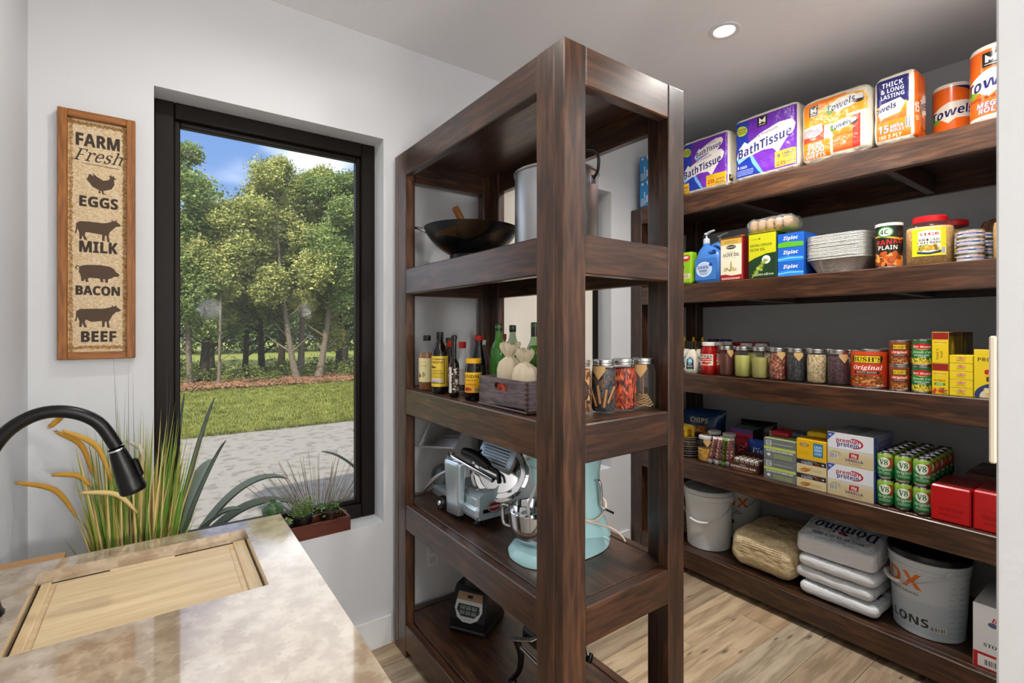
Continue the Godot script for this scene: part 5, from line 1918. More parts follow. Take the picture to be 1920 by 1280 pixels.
	part(t, "motor_dome", lathe_mesh(prof([0.058, -0.06, 0.058, 0.03, 0.048, 0.055, 0.03, 0.068, 0.0, 0.072]), 26), plain("7a8084", 0.35, 0.5), Vector3(1.12, 0.812, -2.10) - o, Vector3(0, 0, PI / 2))
	for f in [[1.075, -1.735], [1.075, -2.06], [1.31, -1.735], [1.31, -2.06]]:
		part(t, "foot", lathe_mesh(prof([0.0, 0.0, 0.022, 0.0, 0.023, 0.010, 0.014, 0.018, 0.012, 0.028, 0.0, 0.028]), 18), blk, Vector3(f[0], Y, f[1]) - o)
	var c := cv(256, 160, "aebcc4")
	c.r(0, 0, 256, 160, C("6a1420")).e(128, 80, 122, 74, C("c8ccd0")).e(128, 80, 114, 66, C("741522")).t("Avantco", 128, 98, 56, C("f0ecec"), "sb", 0.5, 0.25)
	var od := MB.new()
	for i in 32:
		var a := TAU * i / 32.0
		var b := TAU * (i + 1) / 32.0
		od.tri(Vector3.ZERO, Vector3(cos(a) * 0.034, sin(a) * 0.021, 0), Vector3(cos(b) * 0.034, sin(b) * 0.021, 0), Vector3.BACK, [Vector2(0.5, 0.5), Vector2(0.5 + cos(a) * 0.48, 0.5 - sin(a) * 0.47), Vector2(0.5 + cos(b) * 0.48, 0.5 - sin(b) * 0.47)])
		od.quad(Vector3(cos(a) * 0.034, sin(a) * 0.021, 0), Vector3(cos(b) * 0.034, sin(b) * 0.021, 0), Vector3(cos(b) * 0.034, sin(b) * 0.021, -0.003), Vector3(cos(a) * 0.034, sin(a) * 0.021, -0.003), Vector3(cos(a), sin(a), 0), [Vector2(0.01, 0.5), Vector2(0.01, 0.5), Vector2(0.01, 0.5), Vector2(0.01, 0.5)])
	part(t, "badge", od.mesh(), printed(c.tex(), 0.3), Vector3(1.12, 0.785, -1.6865) - o)
	build_mixer()
	build_blender()
	build_food_mill()


func build_mixer() -> void:
	var Y := 0.7053
	var t := thing("stand_mixer", "pale blue-green stand mixer with a steel bowl behind the front post", "mixer", Vector3(1.1, Y, -1.375))
	var m := mat("mixer_enamel", C("a9d6da"), 0.15)
	m.clearcoat_enabled = true
	m.clearcoat = 0.6
	# base plate: rounded disc under the bowl running back to the column
	var k := MB.new()
	for L in [[0.0, 0.98], [0.02, 1.0], [0.036, 0.93], [0.046, 0.74], [0.05, 0.5]]:
		for i in 49:
			var a := TAU * i / 48.0
			var p := Vector2(cos(a), sin(a))
			p = Vector2(signf(p.x) * pow(absf(p.x), 0.75), signf(p.y) * pow(absf(p.y), 0.75))
			k.put(Vector3(0.105 + p.x * 0.205 * L[1], L[0], p.y * 0.125 * L[1]), Vector3(p.x * 0.6, 0.2 + L[0] * 18.0, p.y * 0.6), Vector2.ZERO)
	for j in 4:
		for i in 48:
			var q := j * 49 + i
			k.face(q, q + 1, q + 49)
			k.face(q + 1, q + 50, q + 49)
	var cen := k.put(Vector3(0.105, 0.051, 0), Vector3.UP, Vector2.ZERO)
	for i in 48:
		k.face(4 * 49 + i, 4 * 49 + i + 1, cen)
	part(t, "base", k.mesh(), m)
	part(t, "bowl_pedestal", lathe_mesh(prof([0.085, 0.03, 0.07, 0.048, 0.05, 0.054, 0.0, 0.054]), 32), m)
	# column with a flared foot
	var col := MB.new()
	for L in [[0.03, 0.095, 0.092], [0.06, 0.085, 0.085], [0.10, 0.07, 0.07], [0.18, 0.06, 0.056], [0.26, 0.058, 0.052], [0.31, 0.066, 0.058], [0.35, 0.078, 0.066]]:
		for i in 33:
			var a := TAU * i / 32.0
			var p := Vector2(signf(cos(a)) * pow(absf(cos(a)), 0.7), signf(sin(a)) * pow(absf(sin(a)), 0.7))
			col.put(Vector3(0.222 + p.x * L[1], L[0], p.y * L[2]), Vector3(p.x, 0.1, p.y), Vector2.ZERO)
	for j in 6:
		for i in 32:
			var q := j * 33 + i
			col.face(q, q + 1, q + 33)
			col.face(q + 1, q + 34, q + 33)
	part(t, "column", col.mesh(), m)
	# motor head over the bowl
	var hd := MB.new()
	hd.xf = Transform3D(Basis(Vector3.FORWARD, PI / 2) * Basis(Vector3.UP, 0.0), Vector3(0.11, 0.365, 0))
	hd.lathe(prof([0.0, -0.155, 0.03, -0.152, 0.05, -0.138, 0.062, -0.10, 0.066, 0.0, 0.064, 0.09, 0.055, 0.16, 0.035, 0.19, 0.0, 0.198]), 36)
	part(t, "motor_head", hd.mesh(), m)
	part(t, "trim_band", lathe_mesh(prof([0.0665, -0.006, 0.0675, -0.004, 0.0675, 0.004, 0.0665, 0.006]), 36), mats["chrome"], Vector3(0.01, 0.365, 0), Vector3(0, 0, PI / 2))
	part(t, "attachment_hub", lathe_mesh(prof([0.024, 0.0, 0.024, 0.016, 0.02, 0.02, 0.0, 0.02]), 20), mats["chrome"], Vector3(-0.035, 0.372, 0), Vector3(0, 0, PI / 2))
	part(t, "beater_shaft", lathe_mesh(prof([0.018, 0.26, 0.02, 0.28, 0.024, 0.315]), 18), m)
	var bm := MB.new()
	bm.tube(smooth_path([Vector3(0, 0.265, 0), Vector3(0, 0.23, 0.02), Vector3(0, 0.15, 0.06), Vector3(0, 0.09, 0.03), Vector3(0, 0.08, 0), Vector3(0, 0.09, -0.03), Vector3(0, 0.15, -0.06), Vector3(0, 0.23, -0.02), Vector3(0, 0.265, 0)], 4), 0.006, 8)
	part(t, "flat_beater", bm.mesh(), plain("dcdcd8", 0.4))
	var bw := part(t, "bowl", lathe_mesh(prof([0.0, 0.054, 0.05, 0.054, 0.07, 0.059, 0.094, 0.085, 0.104, 0.12, 0.1065, 0.168, 0.109, 0.17, 0.107, 0.172, 0.102, 0.166, 0.099, 0.12, 0.088, 0.09, 0.066, 0.065, 0.0, 0.06]), 48), mats["chrome"])
	part(bw, "bowl_handle", tube_mesh(smooth_path([Vector3(-0.05, 0.158, -0.090), Vector3(-0.062, 0.158, -0.120), Vector3(-0.063, 0.145, -0.130), Vector3(-0.063, 0.10, -0.128), Vector3(-0.060, 0.086, -0.114), Vector3(-0.046, 0.086, -0.076)], 4), 0.0075, 10), mats["chrome"])
	part(t, "lift_lever", tube_mesh(smooth_path([Vector3(0.226, 0.24, 0.05), Vector3(0.232, 0.24, 0.074), Vector3(0.238, 0.20, 0.078), Vector3(0.238, 0.155, 0.078), Vector3(0.246, 0.138, 0.088), Vector3(0.262, 0.128, 0.118)], 4), 0.0055, 10), mats["chrome"])
	part(t, "power_cord", tube_mesh(smooth_path([Vector3(0.15, 0.115, 0.06), Vector3(0.2, 0.105, 0.083), Vector3(0.26, 0.125, 0.075), Vector3(0.305, 0.145, 0.03), Vector3(0.30, 0.15, -0.03), Vector3(0.25, 0.14, -0.07), Vector3(0.17, 0.13, -0.07), Vector3(0.148, 0.12, -0.01), Vector3(0.16, 0.11, 0.065), Vector3(0.23, 0.085, 0.095), Vector3(0.29, 0.052, 0.10), Vector3(0.325, 0.02, 0.105), Vector3(0.333, 0.004, 0.11)], 6), 0.0036, 8), plain("e6cdb8", 0.5))


func build_blender() -> void:
	var t := thing("blender", "black countertop blender with a silver button panel on the lowest island shelf", "blender", Vector3(1.205, 0.1523, -1.955), 0.55)
	var blk := plain("121319", 0.4)
	# tapered body with the panel sloping towards -X
	var b := MB.new()
	b.extrude(PackedVector2Array([Vector2(-0.105, 0.02), Vector2(0.095, 0.02), Vector2(0.098, 0.05), Vector2(0.075, 0.17), Vector2(0.05, 0.185), Vector2(-0.045, 0.185), Vector2(-0.062, 0.17), Vector2(-0.107, 0.06)]), -0.085, 0.085)
	part(t, "motor_base", b.mesh(), blk)
	part(t, "foot_skirt", box_mesh(Vector3(-0.003, 0.012, 0), Vector3(0.215, 0.024, 0.185), 0.008), mats["black_plastic"])
	var c := cv(256, 320, "c9ccca")
	c.grad(0, 0, 256, 90, C("8a6f55"), C("a58a6c")).r(104, 26, 50, 34, C("1a1210"))
	c.p([30, 130, 226, 130, 236, 200, 190, 262, 66, 262, 20, 200], C("2c3333"))
	for i in 3:
		for j in 2:
			c.r(52 + i * 54, 146 + j * 54, 44, 38, C("7f8a8a")).r(58 + i * 54, 156 + j * 54, 32, 5, C("20282a"))
	c.lines(100, 290, 60, 1, 8, 5, C("5a6a8a"))
	var k := MB.new()
	var pp := PackedVector2Array()
	for q in [[-0.06, 0.118], [0.06, 0.118], [0.068, 0.05], [0.05, 0.015], [0.02, 0.0], [-0.02, 0.0], [-0.05, 0.015], [-0.068, 0.05]]:
		pp.append(Vector2(q[0], q[1]))
	k.extrude(pp, 0.0, 0.006)
	for i in k.t.size():
		k.t[i] = Vector2(0.5 + k.v[i].x / 0.136, 1.0 - k.v[i].y / 0.118)
	var pn := part(t, "button_panel", k.mesh(), printed(c.tex(), 0.3), Vector3(-0.108, 0.055, 0))
	pn.basis = Basis(Vector3(0, 0, 1), Vector3(0.375, 0.927, 0).normalized(), Vector3(-0.927, 0.375, 0).normalized())
	part(t, "collar", lathe_mesh(prof([0.066, 0.183, 0.07, 0.19, 0.066, 0.215, 0.06, 0.222]), 28), blk)
	part(t, "jar", lathe_mesh(prof([0.0, 0.225, 0.052, 0.225, 0.058, 0.24, 0.075, 0.36, 0.078, 0.365, 0.074, 0.37]), 28), mat("smoked_plastic", C("23242c"), 0.12))
	part(t, "jar_lid", lathe_mesh(prof([0.08, 0.362, 0.08, 0.382, 0.07, 0.39, 0.03, 0.392, 0.03, 0.408, 0.0, 0.41]), 28), blk)
	part(t, "jar_handle", tube_mesh(smooth_path([Vector3(0.06, 0.345, 0), Vector3(0.11, 0.34, 0), Vector3(0.115, 0.29, 0), Vector3(0.06, 0.25, 0)], 4), 0.01, 10), blk)


func build_food_mill() -> void:
	var t := thing("food_mill", "hand-cranked metal food mill on curved black legs behind the front post", "food mill", Vector3(1.19, 0.1523, -1.47))
	var blk: Material = mats["black_metal"]
	for s in [[-0.075, -0.055], [-0.075, 0.085], [0.115, -0.04], [0.115, 0.08]]:
		var lg := part(t, "leg", tube_mesh(smooth_path([Vector3(s[0], 0.165, s[1]), Vector3(s[0] + 0.01 * signf(-s[0]), 0.12, s[1] + 0.012), Vector3(s[0] + 0.004, 0.06, s[1] + 0.012), Vector3(s[0] - 0.012 * signf(-s[0]), 0.016, s[1] - 0.012)], 5), [0.012, 0.013, 0.014, 0.014, 0.014, 0.013, 0.013, 0.012, 0.012, 0.011, 0.011, 0.01, 0.01, 0.01, 0.01, 0.01], 12), blk)
		part(lg, "foot", lathe_mesh(prof([0.0, 0.0, 0.017, 0.0, 0.018, 0.008, 0.012, 0.016, 0.0, 0.018]), 16), blk, Vector3(s[0] - 0.012 * signf(-s[0]), 0, s[1] - 0.012))
	part(t, "hopper", box_mesh(Vector3(0.025, 0.195, 0.015), Vector3(0.17, 0.06, 0.13), 0.012), plain("1a1a1c", 0.35, 0.3))
	var tr := part(t, "feed_tray", box_mesh(Vector3.ZERO, Vector3(0.03, 0.008, 0.16), 0.002), mats["chrome"], Vector3(-0.08, 0.195, -0.01), Vector3(-0.45, 0, 0))
	for i in 9:
		part(tr, "tooth", box_mesh(Vector3(0.0, 0.005, -0.068 + i * 0.017), Vector3(0.024, 0.003, 0.006), 0.001), mats["brushed"])
	part(t, "roller_rod", tube_mesh([Vector3(-0.07, 0.15, -0.06), Vector3(-0.055, 0.115, 0.12)], 0.0075, 12), mats["chrome"])
	part(t, "crank", tube_mesh(smooth_path([Vector3(0.10, 0.19, 0.03), Vector3(0.16, 0.19, 0.03), Vector3(0.185, 0.15, 0.035), Vector3(0.19, 0.07, 0.06)], 5), 0.007, 10), mats["chrome"])
	part(t, "crank_knob", lathe_mesh(prof([0.0, 0.0, 0.012, 0.003, 0.015, 0.02, 0.01, 0.036, 0.0, 0.038]), 16), blk, Vector3(0.188, 0.04, 0.062), Vector3(0.0, 0, -0.5))


# ---------------------------------------------------------------- groceries on the wall shelf
# rows of (height, half x, half z, offset z), rounded-square sections
func loft_mesh(rows: Array, e := 0.6, seg := 40) -> ArrayMesh:
	var k := MB.new()
	for j in rows.size():
		var L = rows[j]
		for i in seg + 1:
			var u := float(i) / seg
			var a := TAU * (u - 0.5)
			var p := Vector2(-signf(cos(a)) * pow(absf(cos(a)), e), signf(sin(a)) * pow(absf(sin(a)), e))
			k.put(Vector3(p.x * L[1], L[0], p.y * L[2] + (L[3] if L.size() > 3 else 0.0)), Vector3(p.x, 0.05, p.y), Vector2(u, 1.0 - float(j) / (rows.size() - 1)))
	for j in rows.size() - 1:
		for i in seg:
			var q := j * (seg + 1) + i
			k.face(q, q + 1, q + seg + 1)
			k.face(q + 1, q + seg + 2, q + seg + 1)
	for j in [0, rows.size() - 1]:
		var L = rows[j]
		var c := k.put(Vector3(0, L[0], L[3] if L.size() > 3 else 0.0), Vector3.DOWN if j == 0 else Vector3.UP, Vector2(0.5, 0.5))
		for i in seg:
			k.face(c, j * (seg + 1) + i, j * (seg + 1) + i + 1)
	var st := SurfaceTool.new()
	st.create_from(k.mesh(), 0)
	st.generate_normals()
	return st.commit()


func box_thing(called: String, label: String, category: String, lo: Vector3, hi: Vector3, mm: Dictionary, turn := 0.0, group := "", b := 0.0015) -> MeshInstance3D:
	var s := hi - lo
	return single(called, carton(s, mm, b), null, label, category, Vector3((lo.x + hi.x) / 2, lo.y, (lo.z + hi.z) / 2), turn, group)


func m_logo(c: Cv, x: float, y: float, w: float) -> void:
	c.r(x, y, w, w * 1.15, C("17120f"))
	c.p([x + w * 0.18, y + w * 0.8, x + w * 0.18, y + w * 0.15, x + w * 0.5, y + w * 0.5, x + w * 0.82, y + w * 0.15, x + w * 0.82, y + w * 0.8, x + w * 0.62, y + w * 0.8, x + w * 0.62, y + w * 0.6, x + w * 0.5, y + w * 0.72, x + w * 0.38, y + w * 0.6, x + w * 0.38, y + w * 0.8], C("e8e2d6"))
	c.r(x + w * 0.15, y + w * 0.92, w * 0.7, w * 0.08, C("c8c2b6"))


func tissue_label(two: bool) -> ImageTexture:
	var c := cv(360, 384, "6a24a8")
	c.grad(0, 0, 360, 384, C("6420a4"), C("7c36bd"))
	c.r(0, 0, 360, 16, C("e6ddcf")).r(0, 364, 360, 20, C("e6ddcf"))
	c.p([0, 16, 92, 16, 84, 120, 96, 210, 130, 290, 170, 364, 0, 364], C("1d3aa8"))
	c.p([84, 210, 96, 210, 130, 280, 176, 364, 158, 364, 110, 290], C("76b8ee"))
	c.e(46, 80, 36, 30, C("c4c83a"), 0.3).lines(18, 66, 56, 3, 12, 7, C("5a7a2a"))
	var up := func(y: float, s: float, x: float) -> void:
		c.p([x, y + 40 * s, x + 24 * s, y - 10 * s, x + 50 * s, y - 40 * s, x + 66 * s, y - 26 * s, x + 130 * s, y - 60 * s, x + 220 * s, y - 88 * s, x + 280 * s, y - 84 * s, x + 298 * s, y - 60 * s, x + 290 * s, y - 30 * s, x + 250 * s, y + 10 * s, x + 214 * s, y + 64 * s, x + 190 * s, y + 34 * s, x + 140 * s, y + 28 * s, x + 70 * s, y + 44 * s, x + 20 * s, y + 70 * s], C("e9e2dc"))
		c.p([x, y + 40 * s, x + 70 * s, y + 44 * s, x + 20 * s, y + 70 * s], C("8fc4ee"))
		c.t("BathTissue", x + 146 * s, y + 18 * s, 62 * s, C("22246e"), "b", 0.5, 0.2, -0.2, 0.82)
		c.t("Ultra Premium", x + 150 * s, y - 48 * s, 20 * s, C("4a3a6e"), "r", 0.5, 0.1, -0.17)
	if two:
		up.call(108.0, 0.72, 110.0)
		up.call(220.0, 1.1, 4.0)
		c.r(0, 300, 66, 84, C("e8b31a")).t("LARGE", 32, 336, 18, C("2a1e50")).t("ROLLS", 32, 356, 16, C("2a1e50"))
		c.r(200, 284, 150, 82, C("e8b31a")).t("235", 236, 344, 34, C("b81c2a")).t("SHEETS", 304, 334, 18, C("4a2a6e")).t("PER ROLL", 304, 352, 15, C("4a2a6e"))
	else:
		m_logo(c, 140, 24, 56)
		up.call(196.0, 1.16, 6.0)
		c.r(238, 262, 116, 92, C("dfd23a")).t("9", 258, 302, 32, C("4a1c86")).t("LARGE", 308, 290, 20, C("4a1c86")).t("ROLLS", 308, 306, 17, C("4a1c86")).t("235", 272, 346, 32, C("c01c2a")).t("SHEETS", 324, 338, 15, C("4a1c86"))
		c.p([14, 300, 24, 288, 34, 300, 24, 312], Color.WHITE).lines(8, 320, 110, 4, 9, 4, C("b8c0ee")).lines(40, 296, 40, 2, 9, 5, C("e0e4fa"))
	return c.tex()


func towel_word(c: Cv, x: float, y: float, s: float) -> void:
	c.p([x - 70 * s, y + 20 * s, x - 60 * s, y - 20 * s, x - 10 * s, y - 46 * s, x + 60 * s, y - 50 * s, x + 84 * s, y - 30 * s, x + 60 * s, y + 16 * s, x + 10 * s, y + 20 * s, x - 10 * s, y + 36 * s, x - 30 * s, y + 18 * s], C("ebe4d4"))
	c.p([x - 70 * s, y + 20 * s, x - 76 * s, y - 12 * s, x - 60 * s, y - 20 * s, x - 54 * s, y + 8 * s, x - 30 * s, y + 18 * s, x - 50 * s, y + 34 * s], C("7aa62a"))
	c.t("Towels", x, y + 8 * s, 46 * s, C("1e1c5c"), "b", 0.5, 0.25, -0.16, 0.95)
	c.e(x + 90 * s, y - 4 * s, 28 * s, 14 * s, C("2a2620"), -0.1).p([x + 72 * s, y - 8 * s, x + 74 * s, y - 34 * s, x + 108 * s, y - 38 * s, x + 110 * s, y - 8 * s], C("d8d8dc"))


func towels_a() -> ImageTexture:
	var c := cv(480, 480, "e6dcc8")
	c.grad(8, 24, 320, 200, C("e8741a"), C("f0a81e"))
	c.p([130, 120, 220, 60, 340, 40, 440, 60, 480, 110, 480, 190, 150, 190], C("f0a81e"))
	m_logo(c, 70, 60, 64)
	towel_word(c, 290, 120, 1.35)
	c.grad(8, 220, 170, 120, C("e0561a"), C("c23a22")).p([14, 214, 160, 200, 170, 260, 120, 290, 20, 280], C("e2dcd4")).lines(20, 226, 130, 4, 14, 8, C("8a6a7a"))
	c.grad(238, 210, 180, 230, C("f2b41e"), C("e05a2a")).grad(370, 210, 50, 230, C("d84a2a"), C("cc3a2a"))
	towel_word(c, 290, 262, 0.95)
	c.lines(252, 322, 110, 1, 10, 4, C("8a5a3a"))
	c.grad(0, 322, 220, 134, C("ef9116"), C("e57a10"))
	c.to("OVER", 112, 362, 42, Color.WHITE, C("3a1c0c"), 1.2).to("2200", 114, 408, 62, Color.WHITE, C("3a1c0c"), 1.4).to("SHEETS", 112, 446, 44, Color.WHITE, C("3a1c0c"), 1.2)
	return c.tex()


func towels_b() -> ImageTexture:
	var c := cv(280, 480, "e6dcc8")
	c.r(10, 30, 224, 190, C("24246c"))
	c.to("THICK", 130, 92, 46, Color.WHITE, C("24246c"), 0.5).to("& LONG", 130, 130, 40, Color.WHITE, C("24246c"), 0.5).to("LASTING", 130, 168, 38, Color.WHITE, C("24246c"), 0.5)
	c.grad(14, 210, 206, 120, C("f0b41e"), C("e2602a")).p([14, 240, 60, 196, 180, 180, 214, 220, 180, 280, 60, 300], C("d8d0c8"))
	c.t("Towels", 70, 250, 52, C("22205e"), "b", 0.5, 0.2, -0.15)
	c.grad(14, 320, 236, 130, C("ee8c16"), C("e8741a"))
	c.to("15", 70, 398, 70, Color.WHITE, C("2a1a4a"), 2.5, "b", 0.5, 0.1).to("MEGA", 158, 376, 30, Color.WHITE, C("2a1a4a"), 1.5).to("ROLLS", 160, 402, 30, Color.WHITE, C("2a1a4a"), 1.5)
	c.t("150 2-PLY", 110, 440, 34, C("f6ead8"), "b", 0.5, 0.1).bars(212, 324, 40, 70)
	return c.tex()


func towel_roll_tex(big: bool) -> ImageTexture:
	var c := cv(512, 320, "e8661a")
	c.r(0, 0, 512, 12, C("e9dfcc")).r(0, 306, 512, 14, C("e9dfcc"))
	if not big:
		c.p([250, 12, 512, 12, 512, 60, 380, 50], C("24246c"))
	towel_word(c, 250, 170, 1.5)
	if big:
		m_logo(c, 216, 26, 56)
		c.t("strong & absorbent", 250, 232, 22, C("6a1c10"), "b", 0.5, 0.2)
		c.to("MEGA", 236, 268, 30, Color.WHITE, C("3a2a6a"), 1.5, "b", 0.5, 0.15).to("ROLL", 236, 294, 30, Color.WHITE, C("3a2a6a"), 1.5, "b", 0.5, 0.15)
	return c.tex()


func build_top_goods() -> void:
	var Y := 2.3353
	var c := cv(128, 220, "2a86c8")
	c.p([70, 0, 128, 0, 128, 130], C("e8dccc")).e(30, 18, 12, 12, C("d8e4ea")).t("200", 100, 190, 40, Color.WHITE, "b", 0.0, 0, -PI / 2).t("WAX PAPER", 62, 200, 20, Color.WHITE, "b", 0.0, 0, -PI / 2).bars(10, 150, 30, 56)
	var blue := {"front": printed(c.tex()), "right": plain("2a82c4", 0.4), "body": plain("2a82c4", 0.4)}
	for i in 2:
		box_thing("wrap_carton", ["lower of two upright blue wrap cartons at the window-wall end of the top shelf", "upper of two blue wrap cartons at the window-wall end of the top shelf"][i], "box", Vector3(2.66, Y + i * 0.171, -2.218), Vector3(2.95, Y + 0.170 + i * 0.171, -2.12), blue, 0.0, "blue wrap cartons")
	var film := C("ece6dc")
	var body := mat("pack_film", film, 0.25)
	var wrap := func(lo: Vector3, hi: Vector3, tex: Texture2D, side: Material, called: String, label: String, cat: String, r := 0.03) -> Node3D:
		var s := hi - lo
		var fm := printed(tex, 0.34)
		fm.normal_enabled = true
		fm.normal_texture = noise_tex(0.03, 9, 256, 4, true, 6.0)
		fm.normal_scale = 0.35
		fm.texture_repeat = false
		var o := thing(called, label, cat, Vector3((lo.x + hi.x) / 2, lo.y + 0.003, (lo.z + hi.z) / 2), 0.0, "wrapped paper packs on the top shelf")
		part(o, "wrapped_pack", soft(s, r, 0.004, 12.0, int(s.z * 1000), {"front": fm, "right": side, "body": body}, 12))
		return o
	var sidem := mat("pack_side", C("e4dccd"), 0.25)
	var p1: Node3D = wrap.call(Vector3(2.65, Y, -1.885), Vector3(2.86, Y + 0.33, -1.57), tissue_label(true), sidem, "tissue_pack", "purple and blue bath tissue pack with two printed rolls, half hidden by the island post", "toilet paper")
	c = cv(64, 40, "1c1a20")
	c.t("9", 20, 32, 32, C("e8c832")).t("R", 44, 32, 24, C("e8c832"))
	part(p1, "corner_label", carton(Vector3(0.04, 0.035, 0.003), {"right": printed(c.tex()), "body": plain("1c1a20", 0.4)}), null, Vector3(-0.075, 0.03, 0.1575))
	wrap.call(Vector3(2.65, Y, -1.535), Vector3(2.86, Y + 0.352, -1.19), tissue_label(false), sidem, "tissue_pack", "large purple bath tissue pack showing one big title, beside the towel packs", "toilet paper")
	wrap.call(Vector3(2.65, Y, -1.182), Vector3(2.95, Y + 0.325, -0.876), towels_a(), sidem, "towel_pack", "wide orange and yellow paper towel pack reading over 2200 sheets", "paper towels", 0.045)
	c = cv(300, 320, "e4661a")
	c.t("15", 40, 200, 60, Color.WHITE).t("150", 44, 236, 30, C("f4c8a0"))
	towel_word(c, 190, 170, 1.3)
	c.t("strong & absorbent", 190, 272, 22, C("5a1c10"))
	wrap.call(Vector3(2.65, Y, -0.866), Vector3(2.80, Y + 0.315, -0.705), towels_b(), printed(c.tex(), 0.25), "towel_pack", "orange and navy paper towel pack reading thick and 15 mega rolls", "paper towels", 0.035)
	for s in [[2.888, -0.642, 0.066, 0.262, false, "shorter orange paper towel roll tucked behind the navy towel pack"], [2.735, -0.468, 0.080, 0.305, true, "tall orange paper towel roll at the doorway end of the top shelf"]]:
		var o := thing("towel_roll", s[5], "paper towels", Vector3(s[0], Y, s[1]), 0.1 if s[4] else 0.3, "loose towel rolls")
		part(o, "wrapped_roll", lathe_mesh(prof([0.02, 0.004, s[2] - 0.01, 0.0, s[2] - 0.002, 0.006, s[2], 0.014]) + prof([s[2], s[3] - 0.014, s[2] - 0.003, s[3] - 0.004, s[2] - 0.012, s[3], 0.022, s[3] - 0.004]), 40), body)
		part(o, "printed_wrapper", lathe_mesh([Vector2(s[2] + 0.0006, 0.012), Vector2(s[2] + 0.0006, s[3] - 0.012)], 40), printed(towel_roll_tex(s[4]), 0.22))
		part(o, "core", lathe_mesh(prof([0.021, s[3] - 0.02, 0.021, s[3] - 0.003, 0.023, s[3] - 0.003]), 20), plain("a58a68", 0.8))


